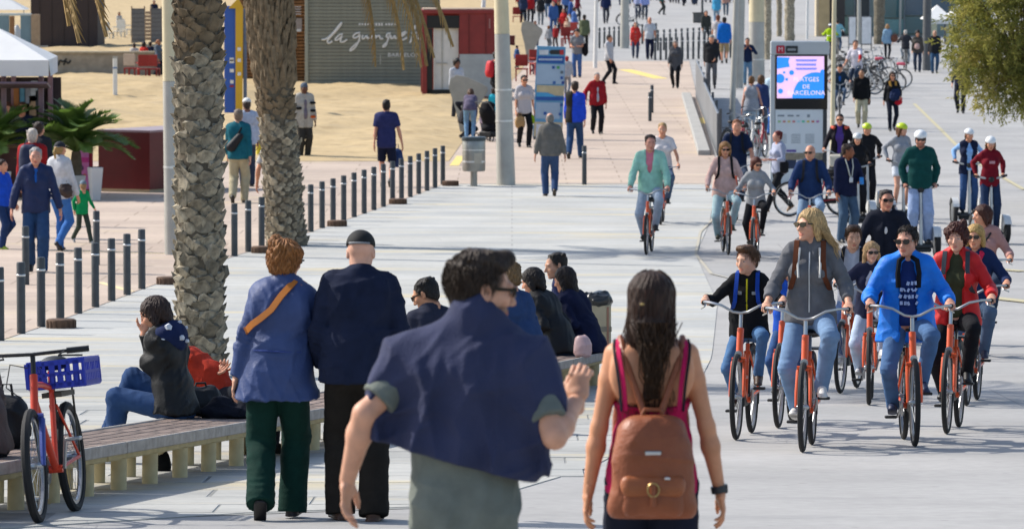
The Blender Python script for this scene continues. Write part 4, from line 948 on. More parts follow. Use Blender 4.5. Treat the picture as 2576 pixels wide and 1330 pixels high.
# slatted hut with script lettering
p = gp(775, 229); S0 = scl(p); hut = empty('beach_hut', p, R_(-1.5), 'grey green slatted beach hut with white script lettering on its wall', 'hut')
W, Hh = 4.4, 3.5; M_slat = mat('grey_green_paint', '7d7f73', .7, 0, .10, 5, .1, 40, obj_var=.07)
boxpart(hut, 'wall', (W / 2, 1.6, Hh / 2), (W, 3.0, Hh - .02), mat('dark_gap', '4a4b44', .9)); sl_m = MB().box((0, 0, 0), (W + .02, .03, .108), bev=.006).mesh('slat'); sl_m.materials.append(M_slat)
for k in range(29): o = bpy.data.objects.new('slat', sl_m); C.objects.link(o); o.parent = hut; o.location = (W / 2, .08, .06 + k * .12)
boxpart(hut, 'corner_post', (-.05, .08, Hh / 2), (.11, .16, Hh), mat('pale_post', '8d9084', .7, 0, .08), .01); boxpart(hut, 'roof', (W / 2, 1.6, Hh + .05), (W + .3, 3.4, .1), M_slat)
def hp(x, y): return ((x - 775) / S0, .045, (229 - y) / S0)
sc_ = 1 / 8.883 * .98925     # zoomed crop to pixels
L = [[(160, 545), (270, 540), (420, 400), (600, 170), (620, 160), (560, 270), (420, 420), (290, 560), (300, 630), (350, 620), (400, 580)],
     [(640, 420), (560, 430), (460, 540), (480, 570), (560, 530), (640, 440), (590, 540), (580, 600), (660, 600), (740, 540)],
     [(1030, 390), (940, 400), (860, 470), (900, 520), (1000, 470), (1030, 410), (1010, 560), (930, 720), (830, 800), (790, 790), (850, 720), (1030, 560)],
     [(1090, 440), (1070, 530), (1130, 520), (1180, 440), (1190, 530), (1240, 500)], [(1300, 450), (1290, 530), (1330, 520)], [(1370, 320), (1355, 330)], [(1390, 440), (1390, 530), (1400, 480), (1470, 440), (1480, 530), (1550, 520)],
     [(1720, 400), (1640, 410), (1620, 500), (1690, 480), (1720, 400), (1650, 560), (1620, 680), (1560, 720), (1540, 690), (1640, 600)], [(1730, 450), (1720, 530), (1780, 510), (1820, 440), (1820, 530), (1870, 510)],
     [(1950, 480), (2050, 420), (2080, 360), (1990, 390), (1940, 510), (1990, 560), (2090, 500)], [(2280, 220), (2230, 400), (2170, 600), (2140, 620), (2200, 560)], [(2190, 400), (2320, 390)], [(2420, 400), (2330, 430), (2300, 540), (2380, 500), (2430, 400), (2400, 570), (2470, 540)]]
strokes(hut, [[hp((800 * .98925 + x * sc_), (40 * .98925 + y * sc_)) for x, y in l] for l in L], .032, M_white)
x, _, z = hp(1022, 139); text('BARCELONA', .19, M_white, hut, T4(x, .055, z) @ RX, sx=1.15)
mb = MB(); g = random.Random(4)
for k in range(14):
    x, _, z = hp(905 + k * 7 + (4 if k > 8 else 0), 62); mb.box((x, .058, z), (.055, .006, .05 + .05 * g.random()))
mb.build('small_lettering', M_white, hut)
x, _, z = hp(957, 150); boxpart(hut, 'handle', (x, .06, z), (.035, .05, .34), mat('pale_post', 'a8aaa0', .6))
# orange timber screen left of the hut
M_or = mat('varnished_timber', '8a5f36', .65, 0, .25, 6, .3, 30, obj_var=.2); p = gp(690, 216); e = empty('timber_screen', p, 0, 'orange brown timber slat screen behind the second palm', 'screen'); s = scl(p)
W2 = 170 / s; slm = MB().box((0, 0, 0), (W2, .04, .085), bev=.006).mesh('slat'); slm.materials.append(M_or)
for k in range(30): o = bpy.data.objects.new('slat', slm); C.objects.link(o); o.parent = e; o.location = (0, 0, .12 + k * .118)
for x in (-.5, -.17, .17, .485): boxpart(e, 'upright', (x * W2, .06, 1.85), (.11, .07, 3.7), M_or, .008)
boxpart(e, 'backing', (0, .14, 1.8), (W2, .03, 3.6), mat('dark_brown_board', '4f3a26', .9, 0, .2))  # plain dark brown board behind the slats
boxpart(e, 'notice_board', (55 / s, -.05, (216 - 63) / s), (.42, .03, .46), mat('sign_board', '9a8f88', .7)); boxpart(e, 'notice', (55 / s, -.075, (216 - 77) / s), (.36, .01, .09), M_white)
for k in range(4): boxpart(e, 'notice_line', (55 / s, -.07, (216 - 18 - 6 * k) / s), (.36, .008, .022), M_white)
# red container with open door
M_red = mat('red_container_paint', '7d2a28', .55, 0, .12, 3, .1, 12); M_blk = mat('black_panel', '121416', .5); p = gp(1062, 251); s = scl(p); q = lambda x: (x - 1062) / s; zq = lambda y: (251 - y) / s
e = empty('container', p, R_(2), 'red container cabin with black framed doorway and white inner door', 'container'); cw = q(1246); ch = zq(26)
boxpart(e, 'base', (cw / 2, 1.3, .06), (cw, 2.6, .12), M_red, .01); boxpart(e, 'roof', (cw / 2, 1.3, ch - .06), (cw + .06, 2.7, .12), M_red, .01)
boxpart(e, 'roof_sheet', (cw / 2, 1.35, ch + .02), (cw - .1, 2.5, .03), mat('dusty_roof', 'a08d78', .9, 0, .3)); boxpart(e, 'frame_post', (q(1068), .06, ch / 2), (q(1074), .14, ch - .25), M_red, .01)
x0, x1 = q(1074), q(1156); boxpart(e, 'door_frame', ((x0 + x1) / 2, .10, zq(56)), (x1 - x0, .12, zq(40) - zq(72)), M_blk); boxpart(e, 'door_frame', (x0 + .09, .10, zq(155)), (.18, .12, zq(72) - zq(236)), M_blk); boxpart(e, 'door_frame', ((x0 + x1) / 2, .10, zq(236)), (x1 - x0, .12, .26), M_blk)
boxpart(e, 'door', ((x0 + x1) / 2 + .1, .22, zq(148)), (x1 - x0 - .25, .05, zq(68) - zq(228)), mat('white_panel', 'cfcdc8', .6, 0, .05), .01); boxpart(e, 'handle', (q(1112), .17, zq(160)), (.36, .05, .04), M_pole); boxpart(e, 'door_jamb', (q(1113), .18, zq(148)), (.04, .03, zq(68) - zq(228)), M_pole)
boxpart(e, 'wall', ((x1 + cw) / 2, .08, zq(83)), (cw - x1, .14, zq(32) - zq(140)), M_red); boxpart(e, 'lower_wall', ((x1 + cw) / 2, .07, zq(190)), (cw - x1, .16, zq(140) - zq(246)), mat('zinc_panel', '9aa0a4', .45, .5, .08, 4)); boxpart(e, 'back_wall', (cw / 2, 2.5, ch / 2), (cw, .1, ch - .3), M_red)
for xx in (q(1180), q(1222)): boxpart(e, 'seam', (xx, 0, zq(85)), (.018, .02, zq(36) - zq(138)), mat('dark_red_seam', '5d1c1c', .6))
mb = MB()
for k in range(8): mb.box((q(1232), -.004, zq(50 + 3 * k)), (.05, .01, .022))
mb.build('small_lettering', mat('faded_print', 'b08a84', .8), e)
# dark red bar counter box
M_dred = mat('dark_red_panel', '5c1315', .38, 0, .12, 4, .08, 10); A = gp(248, 483); Bp = gp(377, 486); e = empty('counter_box', A, math.atan2(Bp[1] - A[1], Bp[0] - A[0]), 'large dark red counter box behind the white planter', 'counter'); wd = float(np.linalg.norm((Bp - A)[:2])); hz = (486 - 328) / scl(Bp)
dv = 2.6; sh = .28
V = [(0, 0, .08), (wd, 0, .08), (wd + sh, dv, .08), (sh, dv, .08)]; V += [(x, y, hz - .04) for x, y, z in V]; MB().add(V, [(0, 1, 5, 4), (1, 2, 6, 5), (2, 3, 7, 6), (3, 0, 4, 7)]).build('body', M_dred, e)
V = [(x * 1.01 - .01, y - .02, z) for z in (hz - .045, hz) for x, y in ((0, 0), (wd + .02, 0), (wd + sh + .02, dv + .04), (sh, dv + .04))]; MB().add(V, [(3, 2, 1, 0), (4, 5, 6, 7), (0, 1, 5, 4), (1, 2, 6, 5), (2, 3, 7, 6), (3, 0, 4, 7)]).build('top', mat('pink_grey_top', '8f7577', .35, 0, .08), e)
V = [(x, y, z) for z in (.0, .085) for x, y in ((.03, .03), (wd - .03, .03), (wd + sh - .03, dv), (sh + .03, dv))]; MB().add(V, [(3, 2, 1, 0), (4, 5, 6, 7), (0, 1, 5, 4), (1, 2, 6, 5), (2, 3, 7, 6), (3, 0, 4, 7)]).build('plinth', mat('cream_plinth', 'b9a88c', .8), e)
# white tapered planters, pink sign, cycads
M_pl = mat('white_plastic', 'c9c8c6', .5, 0, .05, 3)
def planter(px, base, top, w0, label):
    p = gp(px, base); s = scl(p); h = (base - top) / s; r1 = w0 / s / 2; e = empty('planter', p, .4, label, 'planter', 'white planters by the kiosk')
    MB().box((0, 0, h / 2), (r1 * 1.15, r1 * 1.15, h), None, .015, 1.55).build('pot', M_pl, e); MB().box((0, 0, h - .012), (r1 * 1.55, r1 * 1.55, .03)).build('soil', mat('soil', '2b2119', .95), e); return p, h
planter(240, 505, 420, 36, 'tapered white planter nearest the dark red counter box'); pc, hc = planter(196, 500, 440, 36, 'white planter holding the cycad behind the child'); planter(8, 500, 430, 38, 'white planter at the left edge under the cut off cycad')
M_cyc = mat('cycad_leaf', '587038', .4, 0, .3, 9, .1, 30, obj_var=.35)
def cyfrond(L, seed):
    m = MB(); pts = np.array([(L * t * (1 - .12 * t), 0, .55 * L * t - .62 * L * t * t) for t in np.linspace(0, 1, 9)]); m.tube(pts, np.linspace(.018, .005, 9), 5); g = random.Random(seed)
    for i in range(30):
        t = .10 + .9 * i / 30; q = np.array([np.interp(t * 8, range(9), pts[:, k]) for k in range(3)]); tg = unit(np.array([np.interp(min(8, t * 8 + .4), range(9), pts[:, k]) for k in range(3)]) - q + 1e-6)
        for s in (-1, 1):
            l = .26 * (math.sin(math.pi * (.12 + .8 * t)) * .75 + .25); d = unit(tg * .9 + np.array((0, s * 1., .35 + g.uniform(-.1, .1)))); wv = unit(tg) * .030; e_ = q + d * l; m.add([q - wv * .6, q + d * l * .45 - wv * .5, e_, q + d * l * .45 + wv * .8, q + wv * .6], [(0, 1, 2, 3, 4)])
    return m.mesh('frond')
CYF = [cyfrond(1.0, i) for i in range(3)]
translucent(M_cyc, '6f8f3a', .3)
for c_ in CYF: c_.materials.append(M_cyc)
def cycad(c, n, size, label, seed, tr=.45):
    e = empty('cycad', c, 0, label, 'plant', 'cycads in white planters'); g = random.Random(seed); MB().tube([(0, 0, -.05), (0, 0, tr * .5), (0, 0, tr)], [.10, .12, .09], 10).build('trunk', M_core, e)
    for i in range(n):
        o = bpy.data.objects.new('frond', CYF[i % 3]); C.objects.link(o); o.parent = e; o.location = (0, 0, tr); t = i / n; o.rotation_euler = (g.uniform(-.25, .25), R_(2 - 66 * t + g.uniform(-8, 8)), i * 2.399 + g.uniform(-.2, .2)); o.scale = (size * g.uniform(.85, 1.1),) * 3
    return e
cycad(pc + (-.03, 0, hc - .02), 40, 1.32, 'dark green cycad with arching fronds in front of the dark red counter box', 3, .50); p = gp(8, 500); cycad(p + (-.15, 0, .62), 30, 1.25, 'dark green cycad cut by the left edge of the photo', 5, .42)
p = gp(212, 489); s = scl(p); e = empty('sign_stand', p, R_(-18), 'leaning pink poster stand between the two white planters', 'sign'); boxpart(e, 'frame', (0, .03, .56), (.36, .05, 1.12), mat('crimson_frame', '8a1c33', .5), .01)
boxpart(e, 'poster', (-.03, 0, .60), (.28, .02, .98), mat('pink_poster', 'b76aa4', .6, 0, .12, 9)); boxpart(e, 'poster_band', (-.03, -.014, .72), (.28, .008, .10), mat('magenta_print', 'b0307f', .6)); mb = MB()
for (x, z, r) in ((-.06, .55, .06), (.03, .92, .05), (-.09, .95, .035)): mb.lathe([(r, 0), (r, .008)], 10, (x, -.012, z), rotx(math.pi / 2))
mb.build('poster_picture', mat('poster_purple', '5d3c63', .6), e); MB().lathe([(.03, 0), (.03, .008)], 10, (.02, -.013, .40), rotx(math.pi / 2)).build('poster_dot', mat('poster_orange', 'c0623a', .6), e)
# kiosk with white awning at the left edge
p = gp(-40, 497); s = scl(p); e = empty('kiosk', p, 0, 'open kiosk under a white canvas awning at the left edge', 'kiosk'); qx = lambda x: (x + 40) / s; qz = lambda y: (497 - y) / s; M_aw = mat('white_canvas', 'd2d2d0', .8, 0, .04, 3); M_mauve = mat('mauve_post', '8b6f76', .6, 0, .1)
ax0, ax1 = qx(-140), qx(131); zt, zb = qz(150), qz(190); V = [(ax0, -.6, zt), (ax1, -.6, zt), (ax1 - .1, 2.6, zt), (ax0, 2.6, zt), (qx(-20) - .5, 1., qz(70)), (qx(-20), 1., qz(70))]
MB().add(V, [(0, 1, 5, 4), (1, 2, 5), (2, 3, 4, 5), (3, 0, 4)]).build('awning', M_aw, e)
boxpart(e, 'valance', ((ax0 + ax1) / 2, -.60, (zt + zb) / 2), (ax1 - ax0, .02, zt - zb), M_aw); V = [(ax1 - .0, -.59, zt), (ax1 + .04, -.59, zb), (ax1 - .1, 2.6, zb), (ax1 - .1, 2.6, zt)]; MB().add(V, [(0, 1, 2, 3)]).build('side_valance', M_aw, e)
for x in (104, 10, -100): boxpart(e, 'post', (qx(x), .1, zb / 2), (.10, .10, zb), M_mauve, .01); boxpart(e, 'post', (qx(x), 2.2, zb / 2), (.10, .10, zb), M_mauve, .01)
MB().box((qx(40), -.35, qz(213)), (1.45, .8, .05), rotx(R_(-8)), .01).build('shutter_flap', mat('mauve_board', '6a5861', .5), e)
boxpart(e, 'counter', (qx(10), .0, .52), (1.7, .5, 1.02), mat('bar_front', '4b2b2c', .6, 0, .2)); boxpart(e, 'counter_top', (qx(10), -.05, 1.06), (1.8, .62, .05), mat('bar_top', '6a4c36', .5)); boxpart(e, 'back_wall', (qx(-10), 2.3, 1.2), (2.3, .06, 2.4), mat('kiosk_back', '3a3030', .8, 0, .2))
for i, (x, z, c) in enumerate(((20, 250, '8b5a2c'), (34, 246, '4d7f94'), (48, 244, '7a7f86'), (64, 238, '9aa2a6'), (76, 262, '30343a'), (60, 275, 'a1876a'))): boxpart(e, 'shelf_box', (qx(x), 2.1, qz(z)), (.13, .2, .42), mat('kiosk_goods', c, .6, 0, .2))
# concrete wall with graffiti, brown building, screens and windbreaks
p = gp(270, 200); s = scl(p); e = empty('concrete_wall', p, 0, 'low concrete wall with black graffiti behind the sand', 'wall'); M_con = mat('rough_concrete', '9a9080', .9, 0, .22, 3, .3, 14); h = 66 / s
boxpart(e, 'wall', (-.6, .2, h / 2), (300 / s + 3.2, .35, h), M_con); boxpart(e, 'coping', (-.6, .18, h + .03), (300 / s + 3.3, .46, .07), mat('pale_coping', 'b0a58e', .9, 0, .15))
strokes(e, [[((x - 270) / s, .005, (200 - y) / s) for x, y in l] for l in ([(131, 160), (138, 150), (146, 156), (138, 166), (133, 168)], [(146, 166), (152, 150), (158, 158), (168, 148)], [(160, 164), (166, 153), (172, 162), (178, 152)], [(134, 154), (150, 162)])], .03, mat('spray_paint', '26282a', .8), 'graffiti')
p = gp(162, 128); s = scl(p); e = empty('brown_pavilion', p, 0, 'plain dark brown building block behind the concrete wall', 'building'); M_brn = mat('brown_cladding', '3b302e', .7, 0, .08, 2); boxpart(e, 'wall', (0, 2, 2.2), (168 / s, 4, 4.4), M_brn)
for k in range(5): boxpart(e, 'cladding_joint', ((k - 2) * 168 / s / 5.5, -.003, 2.2), (.02, .02, 4.3), mat('joint_dark', '2b2322', .8))
boxpart(e, 'roof', (0, 2, 4.45), (168 / s + .3, 4.3, .12), M_brn)
M_tan = mat('tan_post', 'a08a72', .8, 0, .12); M_bl = mat('blue_windbreak', '6f8894', .6, 0, .1, 2)
p = gp(50, 152); s = scl(p); e = empty('windbreak', p, 0, 'blue grey windbreak panels with a tan end post above the awning', 'windbreak'); q = lambda x: (x - 50) / s; z = lambda y: (152 - y) / s
for a, b_ in ((-70, -28), (-24, 24), (52, 80)): boxpart(e, 'panel', ((q(a) + q(b_)) / 2, 0, z(92)), (q(b_) - q(a), .05, z(38) - z(150)), M_bl, .01)
boxpart(e, 'post', (q(90), 0, z(95)), (.36, .2, z(35) - z(152)), M_tan, .01); boxpart(e, 'post', (q(31), 0, z(95)), (.2, .12, z(44) - z(152)), mat('orange_post', '8f6a48', .8), .01); boxpart(e, 'top_rail', (q(5), 0, z(37)), (q(80) - q(-70), .1, .10), mat('pale_rail', 'b9c6cb', .6), .01)
boxpart(e, 'ledge', (q(108), -.1, z(117)), (.42, .2, .05), M_pole)
def cloth_cone(px, base, h, r, label, g=None):
    p = gp(px, base); e = empty('folded_parasol', p, 0, label, 'parasol', g); MB().tube([(0, 0, 0), (0, 0, h)], .03, 8).build('pole', M_pole, e); MB().lathe([(r, .25), (r * .95, .8), (r * .55, h * .8), (.05, h)], 12).build('canopy', mat('white_canvas', 'cfcfcd', .85, 0, .05), e, True)
cloth_cone(43, 150, 1.45, .36, 'closed white parasol in front of the blue windbreak')
p = gp(15, 90); s = scl(p); e = empty('white_tent', p, 0, 'white market tent top at the far upper left', 'tent'); MB().add([(-1.9, 0, 1.3), (1.0, 0, 1.3), (1.0, 2.5, 1.3), (-1.9, 2.5, 1.3), (-.4, 1.2, 2.1)], [(0, 1, 4), (1, 2, 4), (2, 3, 4), (3, 0, 4)]).build('canopy', M_aw, e)
for x in (-1.7, .9): boxpart(e, 'leg', (x, .1, .65), (.05, .05, 1.3), M_pole)
M_wick = mat('grey_wicker', '77787a', .9, 0, .3, 26, .6, 60)
for px, w_, lb in ((348, 32, 'grey wicker screen left of the pale gap, far behind the sand'), (394, 26, 'narrow grey wicker screen next to the pole')):
    p = gp(px, 118); s = scl(p); e = empty('wicker_screen', p, 0, lb, 'screen'); h = 96 / s; boxpart(e, 'panel', (0, 0, h / 2), (w_ / s, .06, h), M_wick)
    for k in (-1, 1): boxpart(e, 'stake', (k * w_ / s / 2, .02, h / 2 + .05), (.06, .06, h + .1), M_tan)
    for k in range(9): boxpart(e, 'band', (0, -.035, .15 + k * (h - .2) / 8), (w_ / s, .012, .03), mat('wicker_band', '5e5f61', .9))
p = gp(371, 112); s = scl(p); e = empty('timber_steps', p, 0, 'brown timber stair between the two wicker screens', 'steps')
for k in range(9): boxpart(e, 'step', (0, k * .18, .1 + k * .17), (20 / s, .2, .14), M_tan, .01)
p = gp(290, 266); s = scl(p); e = empty('white_post', p, 0, 'white goal post standing on the sand', 'post'); boxpart(e, 'post', (0, 0, 60 / s), (.13, .13, 120 / s), M_white, .02); boxpart(e, 'cap', (0, 0, 121 / s), (.15, .15, .04), M_pole); boxpart(e, 'tape', (0, -.07, 95 / s), (.135, .01, .05), mat('blue_tape', '5f7ea8', .6))
# yellow arrow banner and yellow post
M_yl = mat('yellow_panel', 'c9a02a', .55, 0, .06, 2); M_blu = mat('blue_panel', '2f57a8', .55, 0, .08, 2); p = gp(600, 300); s = scl(p); e = empty('arrow_sign', p, 0, 'tall yellow arrow sign with blue sides behind the near palm', 'sign'); q = lambda x: (x - 596) / s; z = lambda y: (300 - y) / s
MB().prism([(q(589), 0), (q(606), 0), (q(609), z(22)), (q(609), z(20)), (q(597), z(-4)), (q(572), z(22)), (q(590), z(22))], .06, c=(0, -.10, 0)).build('arrow', M_yl, e)
boxpart(e, 'panel', (q(578), 0, z(150)), (.40, .12, z(22) - z(290)), M_blu, .01); boxpart(e, 'edge', (q(613), 0, z(155)), (.10, .12, z(16) - z(280)), mat('slate_edge', '5b6880', .6), .01)
for y in (124, 152, 186): boxpart(e, 'white_dot', (q(599), -.14, z(y)), (.10, .015, .10), M_white, .006)
mb = MB()
for y, w_ in ((150, .12), (155, .14), (178, .12), (206, .1)): mb.box((q(580), -.068, z(y)), (w_, .01, .10))
mb.build('white_marks', M_white, e); boxpart(e, 'red_mark', (q(580), -.068, z(217)), (.12, .01, .06), mat('red_mark', '8e2430', .6))
p = gp(652, 396); s = scl(p); e = empty('yellow_post', p, 0, 'yellow post between the man in teal and the second palm', 'post'); MB().tube([(0, 0, 0), (0, 0, .86), (.05, 0, .95), (.13, 0, .98)], [.075, .075, .07, .06], 10).build('post', mat('yellow_paint', 'c8b52c', .5, 0, .08), e, True); boxpart(e, 'base', (.02, .06, .35), (.17, .10, .7), mat('pale_green_box', '9fae9c', .7), .02)
# curved concrete fins
def fin(px, base, w_, h_, label, flip=1):
    p = gp(px, base); s = scl(p); e = empty('concrete_fin', p, 0, label, 'concrete slab', 'curved concrete slabs on the promenade'); W, H = w_ / s, h_ / s
    P = [(-.10 * W, 0), (.18 * W, 0), (.25 * W, .35 * H), (.62 * W, .72 * H), (.60 * W, .80 * H), (.1 * W, .96 * H), (-.2 * W, 1. * H), (-.36 * W, .93 * H), (-.40 * W, .78 * H), (-.22 * W, .4 * H)]
    MB().prism([(flip * x, z) for x, z in P][::flip], .22).build('slab', mat('smooth_concrete', '96948c', .75, 0, .1, 4), e); MB().prism([(flip * x * 1.03, z + .004) for x, z in P][::flip], .05, c=(0, .0, 0)).build('edge_strip', mat('concrete_edge', 'a5a39b', .75), e)
fin(1168, 335, 95, 146, 'curved grey concrete slab left of the bending woman'); fin(1332, 160, 52, 108, 'curved grey concrete slab behind the blue beach board')
# blue beach board
p = gp(1382, 352); s = scl(p); e = empty('beach_board', p, 0, 'blue beach information board with pictograms behind the man in grey jacket', 'information board'); q = lambda x: (x - 1382) / s; z = lambda y: (352 - y) / s
M_sky = mat('light_blue_print', '5b93b8', .5, 0, .05, 2); M_pale = mat('pale_blue_print', '94abc0', .5, 0, .06, 2); M_db = mat('deep_blue_print', '1c4f96', .5, 0, .05)
def slab2(name, pts, y, t, m): return MB().prism([(q(a), z(b_)) for a, b_ in pts], t, c=(0, y, 0)).build(name, m, e)
slab2('panel', [(1340, 346), (1414, 346), (1423, 119), (1351, 116)], 0, .16, M_sky); slab2('info_field', [(1349, 212), (1418, 212), (1420, 163), (1350, 161)], -.09, .012, M_pale); slab2('title_bar', [(1352, 158), (1418, 160), (1419, 143), (1353, 141)], -.09, .012, M_db)
slab2('beach_picture', [(1350, 240), (1418, 241), (1419, 216), (1350, 214)], -.09, .012, mat('sand_print', 'b3a888', .6)); slab2('sea_picture', [(1350, 245), (1404, 245), (1390, 238), (1376, 233), (1350, 232)], -.10, .012, mat('sea_print', '3f94c4', .5)); slab2('title_bar', [(1348, 252), (1417, 253), (1418, 244), (1348, 243)], -.102, .012, M_db)
slab2('info_field', [(1347, 298), (1408, 299), (1409, 258), (1348, 257)], -.09, .012, M_pale); slab2('sand_field', [(1342, 346), (1414, 346), (1416, 308), (1344, 306)], -.09, .01, mat('sand_print', 'b3a888', .6)); slab2('notice', [(1348, 346), (1408, 346), (1410, 313), (1349, 312)], -.10, .012, mat('paper', 'b9c0c8', .6))
slab2('logo', [(1357, 138), (1379, 138), (1380, 126), (1356, 126)], -.09, .012, mat('paper', 'c2cbd2', .6)); slab2('metro_mark', [(1381, 132), (1386, 137), (1412, 137), (1412, 126), (1386, 126)], -.09, .012, mat('black_print', '23282a', .5)); slab2('red_mark', [(1408, 138), (1418, 138), (1418, 126), (1408, 126)], -.096, .012, mat('red_print', 'a8262e', .5))
for a, b_, c in ((1392, 170, '1c4f96'), (1404, 170, '3f8f52'), (1413, 182, '55636c'), (1413, 196, '1c4f96'), (1394, 208, '2f5f9e'), (1416, 208, '1c3f86'), (1412, 264, '1c4f96'), (1371, 285, '1c4f96'), (1409, 287, '1c4f96')): slab2('pictogram', [(a - 3.5, b_ + 3.5), (a + 3.5, b_ + 3.5), (a + 3.5, b_ - 3.5), (a - 3.5, b_ - 3.5)], -.104, .012, mat('pictogram_print', c, .5))
mb = MB()
for k in range(13): mb.box((q(1357 + k * 4.6), -.10, z(150)), (.034, .008, .05))
for k in range(13): mb.box((q(1356 + k * 4.3), -.10, z(276)), (.006, .008, .36))
mb.build('small_lettering', mat('white_print', 'b6c4d4', .6), e); boxpart(e, 'foot', (-.03, 0, .05), (.8, .2, .1), M_dgrey)
# screen totem
p = gp(2010, 462); s = scl(p); e = empty('screen_totem', p, 0, 'tall information totem with a lit pink and blue screen above a white poster', 'information totem'); q = lambda x: (x - 2010) / s; z = lambda y: (462 - y) / s
def rp(name, x0, y0, x1, y1, yy, t, m, par=e, bev=0.): return boxpart(par, name, ((q(x0) + q(x1)) / 2, yy, (z(y0) + z(y1)) / 2), (abs(q(x1) - q(x0)), t, abs(z(y1) - z(y0))), m, bev)
M_tot = mat('pale_grey_metal', 'a9b0b5', .45, .2, .05, 2)
rp('header', 1937, 104, 2084, 139, .02, .26, M_tot, bev=.02); rp('side_frame', 1937, 139, 1948, 462, .02, .26, M_tot, bev=.01); rp('black_body', 1949, 138, 2080, 275, .0, .24, mat('black_glass', '0d1218', .18, 0, .05), bev=.01)
rp('side_rail', 2070, 275, 2079, 462, .0, .24, mat('dark_rail', '2d3238', .4)); rp('poster', 1949, 275, 2069, 384, .0, .2, mat('poster_paper', 'bfc8cf', .5, 0, .03, 2)); rp('lower_picture', 1949, 384, 2069, 402, .0, .2, mat('stone_print', '7c7668', .7, 0, .3, 14)); rp('lower_print', 1949, 402, 2069, 424, .0, .2, mat('navy_print', '1e2c48', .6, 0, .2, 5)); rp('base', 1949, 424, 2069, 462, .0, .2, mat('poster_paper', 'bfc8cf', .5, 0, .03, 2))
M_scp = mat('lit_screen_pink', 'e6bfe4', .3, 0, .03, 3, emit=.55); M_scb = mat('lit_screen_blue', '2a86e6', .3, 0, .03, 3, emit=.6)
scr = rp('screen', 1953, 142, 2071, 247, -.122, .012, M_scp); sw = q(2071) - q(1953)
def sx(u): return q(1953) + u * sw
def sz(v): return z(142) + (z(247) - z(142)) * v
mb = MB(); P = [(sx(.5 + .33 + .0 + .51 * math.cos(a)), sz(1.08 - .70 * math.sin(a))) for a in np.linspace(.15, math.pi - .12, 40)]; P = [(min(x, sx(1.)), max(zz, sz(1.))) for x, zz in P]; P = [(sx(.17), sz(1.))] + [pt for pt in P[::-1] if sx(.17) <= pt[0]] + [(sx(1.), sz(1.))]
mb.prism(P[::-1], .008, c=(0, -.134, 0))
for u, v, r in ((.06, .53, .10), (.31, .39, .052), (.15, .385, .026), (.205, .55, .03), (.075, .83, .055), (.97, .37, .05)):
    C2 = [(min(max(sx(u) + r * sw * math.cos(a), sx(0)), sx(1)), sz(v) + r * sw * math.sin(a)) for a in np.linspace(0, 6.283, 18)[:-1]]; mb.prism(C2, .008, c=(0, -.134, 0))
mb.prism([(sx(0), sz(.30)), (sx(.27), sz(.25)), (sx(.24), sz(.12)), (sx(.27), sz(.03)), (sx(.0), sz(.02))], .008, c=(0, -.134, 0)); mb.build('screen_shapes', M_scb, scr)
M_tx = mat('lit_text', 'ecd0f0', .3, 0, 0, 3, emit=.6)
for t_, v, sz_ in (('PLATGES', .555, .135), ('DE', .725, .125), ('BARCELONA', .875, .135)): text(t_, sz_, M_tx, scr, T4(sx(.62), -.142, sz(v)) @ RX, sx=1.05)
mb = MB()
for v in (.09, .19, .29): mb.box((sx(.62), -.132, sz(v)), (.46 * (1 - .06 * (v == .19)), .006, .028)); mb.box((sx(.62), -.132, sz(v + .028)), (.42, .006, .012))
mb.build('screen_lines', mat('lit_screen_violet', '5a78e0', .3, 0, 0, 3, emit=.5), scr)
rp('metro_sign', 1975, 116, 2005, 134, -.125, .03, mat('black_print', '23282a', .5), bev=.01); rp('metro_mark', 1951, 115, 1972, 135, -.125, .04, mat('red_print', 'a8162e', .5), bev=.02); rp('metro_letters', 1979, 122, 2000, 128, -.144, .006, mat('grey_print', '7b8084', .5)); text('M', .14, mat('white_print', 'd8c4c8', .6), e, T4(q(1961.5), -.149, z(125)) @ RX)
mb = MB()
for a, b_, c, d in ((1955, 289, 1972, 293), (1980, 289, 1995, 293), (2002, 289, 2010, 293), (2029, 288, 2036, 295)): mb.box(((q(a) + q(c)) / 2, -.104, (z(b_) + z(d)) / 2), (q(c) - q(a), .006, z(b_) - z(d)))
for k in range(3):
    for r in range(6): mb.box((q(1966 + k * 35), -.104, z(338 + r * 4.2)), (.20, .004, .010))
mb.build('poster_lettering', mat('grey_print', '77828c', .6), e)
for i, c in enumerate(('8ab07f', 'b77f7f', 'b8b070', 'b06f74', '9cc3cf', '55b598', 'c2b25a', 'b96a5a', 'a868a0')): rp('poster_mark', 1956 + i * 12, 303, 1963 + i * 12, 308, -.104, .006, mat('poster_mark', c, .6))
rp('poster_bar', 1957, 376, 2002, 382, -.104, .006, mat('purple_print', '57488a', .6))
# litter bins
p = gp(1192, 469); s = scl(p); e = empty('litter_bin', p, 0, 'brushed steel litter bin on a post beside the lamp mast', 'litter bin'); r = 29 / s; M_st = mat('brushed_steel', '8f8f8b', .35, .75, .1, 6)
MB().tube([(0, 0, 0), (0, 0, .4)], .075, 12).build('post', M_st, e, True); MB().lathe([(r * .95, .33), (r, .36), (r, .98), (r * .97, 1.0)], 24).build('drum', M_st, e, True); MB().lathe([(r * 1.05, .985), (r * 1.07, 1.0), (r * 1.07, 1.06), (r * 1.0, 1.07)], 24).build('rim', mat('dark_rim', '3f4a50', .4, .5), e, True)
MB().lathe([(r * 1.02, .52), (r * 1.02, .56)], 24).build('band', M_ring, e, True); MB().lathe([(r * 1.015, .78), (r * 1.015, .80)], 24).build('band', M_ring, e, True); boxpart(e, 'sticker', (.09, -r * .98, .62), (.16, .03, .22), mat('sticker', 'a8a192', .6)); MB().tube([(0, 0, 0), (0, 0, .015)], .16, 12).build('foot', M_st, e)
